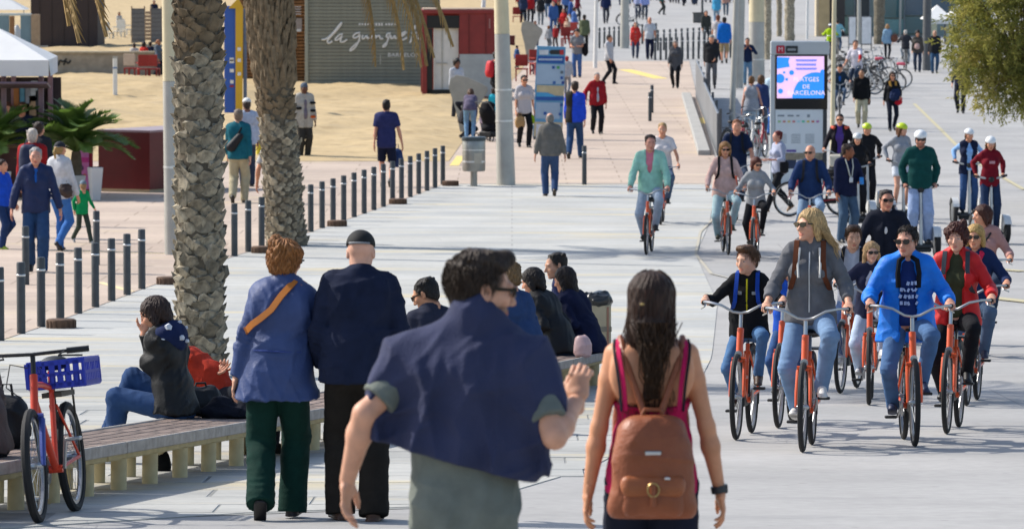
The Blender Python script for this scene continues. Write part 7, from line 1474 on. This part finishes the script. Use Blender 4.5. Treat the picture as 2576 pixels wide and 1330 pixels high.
# ---- two wheeled scooter riders
J = segride('person in a dark green jumper and white helmet on a scooter', 'scooter ridden by the person in the dark green jumper', (2314, 648), 3, 322, hd=(-4, 4, 0), hair=('short', '2a1d18'), skin='c08670', stubble=True, top=dict(c='0f3f3d', hem=.05, o=.022), bot=jeans('8d9fc0', wide=.02), extra=[('helmet', 'd8dada'), ('glasses',)], bulk=1.0, seed=71)
J = segride('person with long hair, a yellow helmet, grey hoodie and white shorts on a scooter', 'scooter ridden by the person in white shorts', (2266, 560), 20, 304, hd=(34, 6, 0), sex='f', hair=('long', '5a3820'), top=dict(c='8d9096', hood=1, hem=.03), bot=dict(c='c2c8d0', kind='shorts', len=.55), skin='c9957c', extra=[('helmet', 'b8cc1e')], seed=72, shoe=('shoe', 'c9c9c9'))
J = segride('person with long hair in a burgundy hoodie and white helmet on a scooter', 'scooter ridden by the person in the burgundy hoodie', (2490, 614), 8, 337, hd=(-6, 10, 0), sex='f', hair=('long', '6a4a30'), top=dict(c='6a1220', hood=1, hem=.08, fold=.008), bot=jeans('22324e'), shoe=('shoe', 'b8b8b8'), extra=[('helmet', 'dadcdc')], seed=73)
worn_part(J, J.root, 'chest_print', MB().box(J.chest + J.R @ np.array((0, -.158, .01)), (.11, .012, .05), J.R, .01), cloth('b0848a'))
J = segride('person in a light blue shirt and navy vest with a white helmet on a scooter', 'scooter ridden by the person in the navy vest', (2436, 566), 4, 318, hd=(20, 4, 0), sex='f', hair=('pony', '5a4028'), top=dict(c='7fa6d4', hem=.02, sleeve=1.9), bot=jeans('2e4870'), extra=[('helmet', 'd4d6d8')], seed=74)
S = Sdf(); add_torso(S, J, .030, hem=.10); S.chain([J.neck + J.R @ np.array((0, -.12, .06)), J.chest + J.R @ np.array((0, -.15, 0)), J.pel + J.Rp @ np.array((0, -.16, -.2))], [.06, .06, .06], k=.006, sub=True); S.cone(J.neck + (0, 0, .03), J.neck + (0, 0, .2), .062, .09, k=.01, sub=True); make_shell('vest', S, J.h, cloth('141d36'), J.root, J.S, .004, 3)
J = segride('person in black with a white helmet standing behind the person with a lanyard', 'scooter under the person in black with the white helmet', (2156, 574), 6, 330, hd=(-6, 6, 0), sex='f', hair=('bob', '1a1513'), top=dict(c='17181c', hem=.06, collar=1), bot=dict(c='1a1b20'), extra=[('helmet', 'c4c8c8')], seed=75)
J = segride('person in a black jacket and yellow helmet behind the white helmet', 'scooter under the person in black with the yellow helmet', (2180, 548), 6, 305, hd=(-4, 4, 0), hair=('short', '2a211c'), top=dict(c='1b1b1e', hem=.08, collar=1, o=.022), bot=dict(c='1c1d22'), extra=[('helmet', 'b8cc1e')], seed=76)
# ---- middle distance
J = stand('person in a navy jumper with a white lanyard and camera, holding a phone', (2128, 610), 360, 25, dict(hl=(.14, -.26, 1.08), hr=(-.24, -.10, .86), head=(50, 6, 0), el=(.8, .6, -.6), fl=(.12, 0, .088), fr=(-.12, -.04, .088)), skin='8a5236', hair=('crew', '2e2018'), top=dict(c='171d38', hem=.08, o=.024, v=.05), bot=jeans('41566c', wide=.018), seed=81, bulk=1.06)
worn_part(J, J.root, 'lanyard', MB().tube([J.chest + J.R @ np.array(v) for v in ((.07, -.07, .21), (.055, -.135, .08), (.02, -.165, -.08), (.0, -.165, -.11), (-.02, -.165, -.08), (-.055, -.135, .08), (-.07, -.07, .21))], .011, 5), cloth('b9b9ae')); worn_part(J, J.root, 'badge', MB().box(J.chest + J.R @ np.array((.0, -.175, -.15)), (.07, .02, .09), J.R, .008), mat('white_badge', 'c4c8cc', .5)); h_ = J.root.matrix_world
pm = np.array(J.p) + rotz(R_(25)) @ (J.hand[0] * J.S) + rotz(R_(25)) @ np.array((-.03, -.10, .02)); o = MB().box((0, 0, 0), (.07, .02, .13), rotx(-.5), .005).build('phone', mat('blue_phone_case', '2f7fc0', .4), None); o.location = tuple(pm); tag(o, 'pale blue phone held by the person with the lanyard', 'phone')
J = stand('person with bright red hair in a plaid shirt and black trousers walking left', (1958, 535), 325, -62, walkp(1, .34, hl=(.12, -.25, 1.12), hr=(-.15, -.22, 1.1), head=(0, 0, 0)), sex='f', hair=('short', '5a1a16'), skin='c99078', top=dict(m=plaid('b4b8c8', '6f7894'), hem=.06, o=.016, sleeve=1.6, name='shirt'), bot=dict(c='1b1c20'), shoe=('shoe', '7a5a3a'), seed=82)
S = Sdf(); S.cone(J.pel + (.20, .02, .0), J.pel + (.20, .02, .16), .06, .06, k=.03, lat=(0, 1, 0), asp=1.8); worn(J, 'bag', 'dark shoulder bag at the hip of the red haired person', 'bag', S, cloth('1d1d20'))
J = stand('person in a grey jacket and jeans with a balding head walking away', (1384, 494), 281, 184, walkp(1, .10, hl=(.31, .02, .86), hr=(-.31, .0, .84), lean=5, el=(.8, .6, 0), er=(-.8, .6, 0)), hair=('fringe', '6d6a66'), skin='bf8c74', top=dict(c='67645f', hem=.03, o=.03, collar=1, fold=.008), bot=jeans('35496c', wide=.016), shoe=('shoe', '3a3128'), seed=83, bulk=1.12)
J = stand('person in a bright blue shirt and dark vest walking away past the beach board', (1446, 400), 190, 170, walkp(-1, .30, head=(10, 0, 0)), hair=('short', '2e231c'), top=dict(c='2347c0', hem=.06), bot=jeans('2a4468', wide=.014), seed=84, bulk=1.08)
S = Sdf(); add_torso(S, J, .034, hem=.06); S.cut(J.chest + (.02, 0, 0), (-1, 0, 0)); S.cone(J.neck + (0, 0, .03), J.neck + (0, 0, .2), .062, .09, k=.01, sub=True); make_shell('vest', S, J.h, cloth('2b2a26'), J.root, J.S)
stand('person with white hair in a dark red jacket and black trousers walking to the camera', (1501, 338), 180, 12, walkp(1, .12, hl=(.26, -.02, .84), hr=(-.34, -.06, .95)), hair=('short', 'a49c94'), skin='c88c70', top=dict(c='8e1c24', open=.04, hem=.08, o=.03, collar=1), shirt=dict(c='a9abb4', v=1), bot=dict(c='1a1a1e', wide=.014), seed=85, bulk=1.08)
stand('person in a grey T-shirt looking at a phone, with a black bag', (1452, 196), 72, -10, dict(hl=(.10, -.28, 1.12), hr=(-.12, -.28, 1.10), head=(0, 24, 0)), hair=('short', '2a221e'), top=dict(c='74777c', sleeve=.7, name='t_shirt'), bot=jeans('3f5f92'), seed=86, bulk=1.05)
pb = gp(1468, 196); softbag('bag', 'black bag hanging beside the grey T-shirt', pb + (.06, -.05, .80), (.10, .09, .50), cloth('17171b'))
stand('person in a white jacket and black trousers walking right with a bag', (1532, 212), 86, 60, walkp(1, .16, lean=2), hair=('short', '2a201c'), top=dict(c='aeb0b4', hem=.06, o=.026), bot=dict(c='1c1c22'), seed=87)
stand('person in a coral red coat walking with a black bag', (1598, 148), 55, 4, walkp(1, .08, hl=(.2, -.14, .95)), sex='f', hair=('short', '6a4030'), top=dict(c='c43a34', hem=.28, open=.03, o=.03), shirt=dict(c='9a8a80'), bot=dict(c='3a4458'), seed=88, bulk=1.1)
stand('person with a bald head in a white polo shirt and navy trousers', (1634, 150), 42, 4, walkp(-1, .08), hair=('fringe', 'b0a59a'), skin='c98a6c', top=dict(c='b9bcc0', sleeve=.8, name='polo_shirt'), bot=dict(c='1a2038', wide=.014), seed=89, bulk=1.12)
stand('person in a long dark grey coat on the terracotta paving', (1699, 223), 100, -8, walkp(1, .08), hair=('bob', '8a8078'), sex='f', skin='b98870', top=dict(c='4a4c50', hem=.26, o=.032), bot=dict(c='17181c'), seed=90)
stand('person in a grey cap and dark jacket walking by the parapet', (1790, 224), 86, -6, walkp(-1, .12, hl=(.12, -.22, .95)), hair=('crew', '3a3430'), top=dict(c='26272a', hem=.05, o=.03), bot=dict(c='5a5a5c'), extra=[('capback', '8a8a86')], seed=91)
stand('person in a bright blue top and tan shorts seen from behind by the grey posts', (1822, 160), 38, 176, walkp(1, .10), hair=('short', '1f1a18'), top=dict(c='1465b8', hem=.12, o=.03), bot=dict(c='9a8868', kind='shorts', len=1.1), seed=92)
stand('person in a white shirt with a dark bag next to the bright blue top', (1806, 152), 30, 176, walkp(-1, .10), hair=('short', '6a3a2a'), top=dict(c='b9b4b4', sleeve=.8), bot=dict(c='3c404c'), seed=93)
stand('person in dark olive standing behind the far bollards', (1776, 118), 26, 10, walkp(1, .1), hair=('short', '3a3530'), top=dict(c='3a3c38', hem=.1, o=.03), bot=dict(c='3c3e42'), seed=94)
stand('person in navy with jeans holding the straps of a pack near the stout mast', (1880, 214), 95, 2, dict(hl=(.13, -.14, 1.32), hr=(-.13, -.14, 1.32), el=(.8, .2, -.8), er=(-.8, .2, -.8)), hair=('short', '181412'), skin='b07a60', top=dict(c='182642', hem=.06), bot=jeans('5f7f98'), seed=95)
stand('person in a sleeveless grey top with hair tied up by the docked bicycles', (1890, 365), 190, 172, dict(hl=(.25, 0, .82), hr=(-.3, .02, .84)), sex='f', hair=('bun', '6a4a2e'), skin='c98e76', top=dict(c='8e9198', sleeve=0, hem=.04), bot=dict(c='a8bccb', wide=.014), seed=96, bulk=1.12)
stand('person with brown hair in navy right beside the sleeveless grey top', (1914, 352), 188, 165, dict(), sex='f', hair=('bob', '5a3f28'), top=dict(c='2e3c64', hem=.06), bot=dict(c='4a5260'), seed=97)
stand('person in a pale blue top half hidden by the screen totem', (1944, 340), 172, 150, dict(), hair=('short', '3a2a22'), top=dict(c='a6bccb', hem=.06), bot=jeans('3a6ab0'), seed=98)
stand('person in a black jumper and beige trousers walking to the camera', (2167, 322), 172, -2, walkp(1, .10), hair=('buzz', '1c1816'), skin='a87858', top=dict(c='141517', hem=.05, o=.03), bot=dict(c='b0a88c', wide=.016), seed=99, bulk=1.06)
softbag('bag', 'dark bag hanging behind the beige trousers', gp(2186, 318) + (-.02, .1, .60), (.06, .05, .25), cloth('2a2c2c'))
J = stand('person with long hair and a mustard scarf in black carrying a coat and red bag', (2244, 330), 178, 6, walkp(-1, .14, hl=(.20, -.20, .98)), sex='f', hair=('long', '33231a'), top=dict(c='17181c', hem=.06), bot=dict(c='171c2a', wide=.0), extra=[('glasses',)], seed=100)
worn_part(J, J.root, 'scarf', MB().tube([J.neck + J.R @ np.array(v) for v in ((.08, -.12, -.20), (.085, -.07, -.02), (0, .07, .02), (-.085, -.07, -.02), (-.06, -.13, -.16))], .04, 7), cloth('a07838'))
softbag('red_bag', 'red bag carried with the navy coat by the person in the mustard scarf', gp(2262, 330) + (-.04, -.05, .72), (.10, .08, .26), cloth('b01c2c')); softbag('coat', 'navy coat over the arm of the person in the mustard scarf', gp(2258, 330) + (-.08, -.10, .84), (.13, .12, .34), cloth('1e2a48'))
stand('person in a light blue jacket with a brown bag at the far right', (2232, 152), 60, 170, walkp(1, .14), sex='f', hair=('bob', '9a7650'), top=dict(c='7f9db4', hem=.08, o=.03), bot=dict(c='23262e', wide=0), seed=101)
softbag('bag', 'brown bag of the person in the light blue jacket', gp(2250, 152) + (0, -.05, .75), (.14, .1, .34), mat('brown_leather', '6a3a24', .5, 0, .1))
stand('person in a dark coat with a pale pink bag left of the dark grey column', (2308, 182), 76, -4, walkp(1, .1), sex='f', hair=('curly', '1c1614'), top=dict(c='4a4642', hem=.10, o=.03), bot=jeans(DJEANS), seed=102); softbag('bag', 'pale pink bag held in front of the dark coat', gp(2306, 184) + (0, -.22, .92), (.09, .06, .20), cloth('b89a94'))
stand('person with a bald head in a dark jacket right of the dark grey column', (2351, 185), 75, -2, walkp(-1, .1), hair=('fringe', '5a5048'), skin='b98a70', top=dict(c='25262a', hem=.10, o=.03, open=.03), shirt=dict(c='2a3a58'), bot=jeans('35506c'), seed=103, bulk=1.06)
stand('person mostly hidden behind the tamarisk at right', (2416, 285), 135, -10, walkp(1, .1), hair=('short', '3a2a22'), top=dict(c='2a3048', hem=.08), bot=dict(c='22242c'), seed=104)
# ---- left side
stand('person with grey hair in a navy jacket over a blue shirt walking among the bollards', (92, 686), 358, 4, walkp(1, .14, hl=(.33, -.08, .87), hr=(-.33, -.02, .87), el=(.9, .5, 0), er=(-.9, .5, 0), head=(0, 0, 0)), hair=('short', '8a8784'), skin='c58d76', top=dict(c='17264c', shiny=True, open=.03, v=.08, hem=.06, o=.022, collar=1, fold=.009), shirt=dict(c='1f55a0', v=.6), bot=jeans('2a4468', wide=.018), shoe=('shoe', '1a1a1e'), seed=111, bulk=1.0)
stand('person, a boy in a bright blue top cut by the left edge', (4, 628), 392, 60, walkp(-1, .08), H=1.52, hair=('short', '2e241e'), top=dict(c='1b49b8', hem=.06, o=.022), bot=jeans('22365c'), shoe=('shoe', '8aa02a'), seed=112)
stand('person in a white jumper and black cap with a brown hip bag', (150, 632), 352, 150, walkp(1, .14, hl=(.10, -.25, 1.2)), sex='f', hair=('pony', '9a7a48'), top=dict(c='b9bbc0', hem=.04, o=.03), bot=jeans('3a68a8', wide=.004), shoe=('shoe', '23242c'), extra=[('cap', '1a1e28')], seed=113)
softbag('hip_bag', 'brown hip bag at the side of the white jumper', gp(163, 632) + (.02, -.12, .88), (.11, .08, .24), mat('dark_leather', '34241e', .5, 0, .1))
stand('person, a small child in a green top and grey beanie running', (207, 612), 453, 40, walkp(1, .30, hl=(.34, -.12, .95), hr=(-.2, .1, .9), lean=8, head=(150, 0, 0)), sex='k', hair=('short', '8a7050'), top=dict(c='0f8a52', hem=.08), bot=dict(c='38423a', wide=.014), shoe=('shoe', '9a9a98'), extra=[('beanie', '6f7f8c')], seed=114)
J = stand('person with white hair and a dark backpack over red, turned away by the kiosk', (82, 600), 315, 170, dict(), hair=('short', 'b4aca4'), top=dict(c='8e1c20', hem=.08, o=.026), bot=jeans('1f3050'), seed=115)
backpack(J, 'dark blue backpack over the red jacket near the kiosk', '1c2440', (.30, .18, .46))
stand('person with dark hair just behind the white haired person at the kiosk', (98, 570), 297, 160, dict(), hair=('short', '2a1e1a'), top=dict(c='23262e'), bot=jeans(DJEANS), seed=116)
for i, (x, t, c) in enumerate(((18, 240, '20242e'), (58, 246, '1a2236'))): stand(['person in dark clothes inside the kiosk, left', 'person with brown hair in navy inside the kiosk, right'][i], (x, 486), t, 20 - 30 * i, dict(), hair=(('bob', '4a2a1c'), ('short', '4a2c1c'))[i], sex='fm'[i], top=dict(c=c), bot=dict(c='22242a'), seed=117 + i)
J = stand('person in a teal top and khaki trousers with a black sling bag, seen from behind', (600, 512), 247, 172, walkp(-1, .12, head=(8, 0, 0)), hair=('short', '6a5c50'), skin='c9937c', top=dict(c='1a5a68', hem=.06, o=.02), bot=dict(c=KHAKI, wide=.018), seed=119, bulk=1.04)
S = Sdf(); S.cone(J.chest + (.10, .17, -.22), J.chest + (-.06, .18, -.02), .085, .06, k=.04, lat=(1, 0, 0), asp=1.2); sb = worn(J, 'sling_bag', 'black sling bag across the back of the teal top', 'bag', S, cloth('17181c', True)); worn_part(J, sb, 'strap', MB().tube([J.chest + np.array(v) for v in ((.14, .14, -.26), (-.06, .16, .08), (-.11, .06, .21), (-.1, -.12, .1), (.05, -.16, -.1), (.17, -.02, -.25))], .018, 6), cloth('17181c'))
stand('person in a white cap standing beyond the teal top', (622, 470), 217, 190, dict(), hair=('short', '3a302a'), skin='8a5a44', top=dict(c='a8b0c0'), bot=dict(c='3a4050'), extra=[('capback', 'd0d0cc')], seed=120)
stand('person in white and navy mostly hidden behind the second palm trunk', (694, 611), 285, 178, dict(hl=(.3, -.1, .9)), hair=('short', '2a2420'), top=dict(c='b0b0b2', sleeve=.7), bot=dict(c='1a2240'), shoe=('shoe', 'b0b0b0'), seed=121)
J = stand('person in a patched white and black jacket and grey beanie right of the second palm', (765, 398), 208, 20, dict(hl=(.26, -.04, .84)), skin='5a3a2c', hair=('short', '1a1512'), top=dict(c='a09c94', open=.05, hem=.20, o=.036), shirt=dict(c='6a6470'), bot=dict(c='34322f', wide=.02), extra=[('beanie', '4f5a68')], seed=122, bulk=1.08)
for i, (s, zz, c) in enumerate(((1, .02, '1c1c1e'), (1, -.16, '1c1c1e'), (-1, -.10, '1c1c1e'), (1, -.30, 'b8501e'))): worn_part(J, J.root, 'patch', MB().box(J.chest + J.R @ np.array((s * .17, -.10, zz)), (.14, .12, .06), J.R, .02), cloth(c))
J = stand('person in a navy T-shirt and dark shorts walking away across the sand edge', (972, 472), 228, 178, walkp(1, .14, hr=(-.31, .02, .86)), hair=('crew', '1c1614'), skin='c08a70', top=dict(c='2a2f58', sleeve=.75, hem=.10, name='t_shirt', o=.018), bot=dict(c='141a30', kind='shorts', len=.95), seed=123, bulk=1.02)
softbag('jacket', 'blue jacket carried in the hand of the person in shorts', gp(999, 470) + (.0, 0, .42), (.12, .09, .42), cloth('2a3c66'))
J = stand('person in jeans bending over a pushchair, seen from behind', (1182, 352), 240, 178, dict(pel=(0, .02, .88), lean=72, hl=(.15, -.55, .60), hr=(-.15, -.55, .60), level=.3), H=1.66, sex='f', hair=('bob', '4a3222'), top=dict(c='5a5468', hem=.04), bot=jeans('6f93b4', wide=.0), seed=124)
stand('person in dark clothes crouching beside the bending person', (1166, 350), 262, 120, dict(pel=(0, 0, .55), lean=30), H=1.6, hair=('short', '4a3a30'), top=dict(c='2a2a30'), bot=dict(c='1e1f26'), seed=125)
stand('person, a child in turquoise standing by the lamp mast', (1242, 336), 222, 170, dict(), sex='k', hair=('short', '3a2c24'), top=dict(c='2aa0b4', hem=.10, o=.03), bot=jeans(), seed=126)
stand('person, a small fair haired child in pale pink with a pink pack', (1216, 352), 280, 150, dict(), sex='k', hair=('short', '9a7a4c'), top=dict(c='b8a4b4', hem=.08), bot=dict(c='6a6a78'), seed=127); softbag('backpack', 'small pink backpack worn by the fair haired child', gp(1224, 354) + (0, -.14, .48), (.10, .07, .26), cloth('c02440'))
J = stand('person with a red backpack behind the lamp mast', (1248, 290), 128, 120, dict(), hair=('short', '201a18'), top=dict(c='1f2026'), bot=dict(c='26282e'), seed=128); backpack(J, 'red backpack seen left of the lamp mast', 'b01a26', (.30, .20, .46))
J = stand('person in a patterned white shirt and sunglasses carrying a paper bag', (1318, 372), 186, 14, walkp(1, .12, hl=(.24, -.05, .86), hr=(-.22, -.1, .86)), sex='f', hair=('short', '1c1614'), top=dict(m=plaid('bcbabc', '8a868e', 34), sleeve=.9, hem=.08, name='shirt', o=.022), bot=dict(c='17181c'), extra=[('glasses',)], seed=129)
softbag('paper_bag', 'brown paper bag held beside the patterned white shirt', gp(1308, 372) + (0, -.18, .50), (.13, .07, .34), mat('kraft_paper', '9a7a50', .85, 0, .12)); softbag('bag', 'lime green small bag at the hip of the patterned white shirt', gp(1338, 372) + (0, -.05, .62), (.06, .05, .22), cloth('7f9a20'))
stand('person in white with curly dark hair sitting low by the red container', (1148, 300), 148, 30, dict(), hair=('curly', '1c1614'), skin='7a5240', top=dict(c='b0b4bc'), bot=dict(c='30323a'), seed=130)
# pushchair
p = gp(1236, 356); e = empty('pushchair', p, R_(150), 'black pushchair loaded with bags behind the lamp mast', 'pushchair')
S = Sdf(); S.cone((0, .05, .42), (0, .22, .80), .17, .20, k=.05, lat=(1, 0, 0), asp=1.1).ell((0, .1, .35), (.2, .26, .12)).ell((0, .18, .95), (.2, .18, .12)); V, F = S.mesh(.03); np_mesh('seat', V, F, cloth('17171b'), e)
MB().tube([(-.22, -.3, .1), (-.2, .3, .9), (-.2, .5, 1.05), (.2, .5, 1.05), (.2, .3, .9), (.22, -.3, .1)], .015, 6).build('frame', M_dgrey, e); MB().box((0, .1, .2), (.36, .5, .16), None, .03).build('basket', M_bk, e)
for x in (-.23, .23):
    for y in (-.3, .35): MB().tube([(x + .02 * math.cos(0), y + .11 * math.sin(t), .12 + .11 * math.cos(t)) for t in np.linspace(0, 6.283, 14, endpoint=False)], .018, 5, closed=True).build('wheel', M_tyre, e)
# ---- far groups
def crowd(rows, group):
    for i, (x, yf, yt, yw, sx, tc, bc, hc, lb) in enumerate(rows):
        g = random.Random(hash_(lb)); ph = 1 if i % 2 else -1
        stand(lb, (x, yf), yt, yw, walkp(ph, .12 + .06 * g.random()) if yw is not None else {}, sex=sx, hair=('short' if sx == 'm' else g.choice(['bob', 'long', 'pony']), hc), top=dict(c=tc, hem=.06 + .06 * g.random(), o=.024), bot=dict(c=bc), skin=g.choice(['c08a70', 'b57c62', 'c9987f', '9a6a50']), group=group, seed=200 + hash_(lb) % 999)
crowd([(1316, 62, -18, 170, 'm', '2a3550', '1e2430', '3a2c24', 'person in navy with a grey pack at the far terrace, left'), (1334, 60, -20, 10, 'f', 'a02428', '2a2a30', '6a4a30', 'person in red beside the navy pack at the far terrace'), (1360, 64, -12, 175, 'f', '25262a', '6a6e74', '6a4a2c', 'person with long brown hair and a grey bag at the far terrace'),
       (1392, 88, 2, 0, 'm', '3a5a90', '3a5078', '3a2a22', 'person in mid blue with denim trousers at the terrace edge'), (1405, 84, 0, 30, 'm', '1f242c', '2a2c34', '3a2a22', 'person in black beside the mid blue shirt'), (1418, 92, 22, -30, 'f', 'b02a2a', '6a2028', '7a3a2a', 'person with red hair band in crimson at the terrace'), (1436, 78, -8, 90, 'm', '33508a', '4a4e58', '2a2220', 'person reaching right in a blue denim shirt at the terrace'),
       (1444, 96, 18, 100, 'm', '4a68a0', '3a3c44', '3a2a20', 'person in light denim facing right at the terrace'), (1470, 132, 36, 175, 'm', '5a6048', '2a2a2a', '1a1614', 'person with a dark pack over olive green beyond the grey T-shirt'), (1380, 128, 64, 150, 'f', '8f9094', '6a6c70', '7a4a2a', 'person with chestnut hair in a grey hoodie sitting at the terrace'), (1427, 112, 44, -20, 'f', 'c0a08a', '8a2a24', '8a5a3a', 'person in a cream shawl over red at the terrace'),
       (1300, 175, 124, 120, 'm', '34507c', '2a3040', '3a2c24', 'person in blue denim sitting behind the patterned white shirt'), (1338, 188, 130, 60, 'f', 'a89aa8', '5a3a4a', '2a1f1c', 'person in a floral top left of the blue beach board'), (1426, 238, 140, 170, 'm', 'a9abb0', '8a8c92', 'a01c24', 'person in a red cap and grey shirt right of the blue beach board'),
       (1308, 40, -34, 20, 'm', '8a2a2e', '2a2c34', '2a2220', 'person in maroon at the back of the far terrace, left'), (1350, 36, -36, 190, 'f', '2c3a58', '3a3c44', '4a3428', 'person in slate navy at the back of the far terrace'), (1378, 44, -28, 0, 'm', '23252c', '4a5a70', '2a2220', 'person in black and denim at the back of the far terrace'), (1400, 40, -30, 160, 'f', 'a83038', '2a2c34', '5a3a2a', 'person in scarlet at the back of the far terrace'),
       (1424, 46, -24, 20, 'm', '4a68a0', '2c3040', '2a2220', 'person in pale denim at the back of the far terrace, right'), (1452, 54, -18, 100, 'f', '6a2430', '33343c', '3a2820', 'person in wine red at the right of the far terrace'), (1398, 122, 62, -20, 'm', '8f2628', '3a2c2c', '2a2220', 'person in brick red sitting at the terrace front'), (1346, 118, 52, 40, 'f', '3c3e48', '4a4e5c', '6a4428', 'person in charcoal behind the curved concrete slab')], 'people at the beach terrace')
crowd([(1524, 60, -28, 5, 'm', '1f2a4c', '3a3c44', '3a2a22', 'person in a navy blazer over blue at the far plaza, left'), (1574, 52, -30, 170, 'm', '7a8a96', '4a4e58', '3a2c24', 'person in pale grey walking away at the far plaza'), (1605, 48, -30, 0, 'f', 'a0a6c4', '3a4050', '6a4a30', 'person in lilac white pushing a bicycle at the far plaza'), (1622, 50, -28, 0, 'm', '8f9cd0', '3c4654', '4a3a30', 'person in pale violet blue shirt at the far plaza'),
       (1664, 38, -32, 90, 'm', '2f5a58', '2a3030', '2a2220', 'person in dark green at the far plaza'), (1704, 10, -55, 0, 'f', 'b03a4a', '2a2c3a', '2a2220', 'person in pink red at the top edge of the far plaza'), (1720, 16, -52, 20, 'm', '26304c', '22242e', '2a2220', 'person in dark navy at the top edge by the pink red one'), (1745, 12, -54, 0, 'm', '333c58', '2a2c38', '3a2c24', 'person in slate blue at the top edge of the plaza'),
       (1802, 62, -14, 175, 'm', '4a9ac0', '7f95a8', '3a2a22', 'person in sky blue with a blue pack at the far plaza'), (1826, 40, -30, 0, 'f', 'b0887a', '4a5a68', '3a2a22', 'person in pale coral near the grey posts'), (1888, 12, -60, 0, 'f', 'a02440', '2a2c38', '2a2220', 'person in crimson at the top edge between the masts'), (1690, 8, -58, 180, 'm', '22242c', '2a2a30', '2a2220', 'person in black at the very top of the plaza')], 'people at the far plaza')
g_ = random.Random(5)
crowd([(1508 + k * 30 + g_.randint(-8, 8), g_.choice((2, 8, 14)), -60 + g_.randint(-6, 6), g_.choice((0, 180, 90)), g_.choice('mf'), g_.choice(('1f2638', '2c3048', '22242a', '3a4a70', '5a2430', '6a7078')), g_.choice(('22242c', '2c3850', '3a3c44')), '2a2220', 'person in dark clothes at the top edge of the plaza, %s from left' % ORD[k]) for k in range(14)], 'people along the top edge')
crowd([(338, 196, 108, 178, 'm', 'b0aaa4', '5a3a34', '3a2a22', 'person in white sitting with back turned at the beach tables'), (362, 198, 104, 150, 'f', 'b8302a', '3a2a2a', '2a1c18', 'person in bright red at the beach tables'), (378, 194, 104, 170, 'm', '20263a', '2a2c34', '2a1e1a', 'person in dark navy at the beach tables'), (398, 200, 98, 60, 'f', '5a6470', '3a3c44', '8a5a3c', 'person with fair skin half hidden by the pole at the beach tables'),
       (388, 70, 0, 0, 'm', '20263a', '2a3a58', '2a1e1a', 'person in black far behind the wicker screens'), (300, 92, 30, 20, 'f', 'b8b4ac', 'a8a49c', '6a4a30', 'person in white far behind the sand, near the plastic chairs'), (262, 104, 60, 60, 'm', 'a8aeb4', '5a6068', 'b0a898', 'person in pale grey by the white plastic chairs')], 'people at the beach tables')
# parked bicycles at right and docked hire bicycles
parked = [(2150, 236, 40), (2166, 214, 60), (2184, 226, 20), (2200, 238, 70), (2218, 228, 35), (2236, 216, 80), (2258, 232, 60), (2272, 222, 98), (2176, 196, 50), (2206, 196, 40), (2232, 190, 65), (2152, 190, 30)]
for i, (x, y, yw) in enumerate(parked): bike(gp(x, y), yw, ['grey city bicycle in the parked cluster, %s' % t for t in ('leftmost of the front row', 'second from left, middle row', 'directly behind the black jumper', 'in the middle of the front row', 'right of the middle, front row', 'behind the long haired person', 'front row, second from right', '', 'far row, second from left', 'far row in the middle', 'far row, rightmost', 'far row, leftmost')][i] if i != 7 else 'grey city bicycle standing side on at the right end of the parked cluster', 'parked bicycle cluster' if i != 7 else 'grey city bicycles', M_gr if i % 3 else M_wb)
for i, (x, y) in enumerate(((2212, 152), (2268, 168))):
    p = gp(x, y + 70); o = MB().box((0, 0, 0), (.30, .2, .10), None, .04).build('basket_cover', mat('pink_cover', 'c04a5e', .6, 0, .1), None, True); o.location = tuple(p + (0, .3, 1.02)); tag(o, ['pink cover on a bicycle in the cluster, left', 'pink cover on a bicycle in the cluster, right'][i], 'cover')
M_rb = mat('red_white_bike', '9a2430', .4, 0, .1, 5)
for i, (x, y, yw) in enumerate(((1880, 392, 150), (1902, 404, 158), (1924, 396, 165), (1912, 372, 155))): bike(gp(x, y), yw, ['docked red hire bicycle, leftmost of the rack by the screen totem', 'docked white hire bicycle, nearest in the rack by the screen totem', 'docked red hire bicycle closest to the screen totem', 'docked white hire bicycle behind the others in the rack'][i], 'docked hire bicycles', (M_rb, M_wb)[i % 2])
p = gp(1985, 545); bike(p, -70, 'red hire bicycle behind the red haired person', 'docked hire bicycles', M_rb); bike(gp(1615, 66), 90, 'grey bicycle pushed at the far plaza', 'grey city bicycles', M_gr)
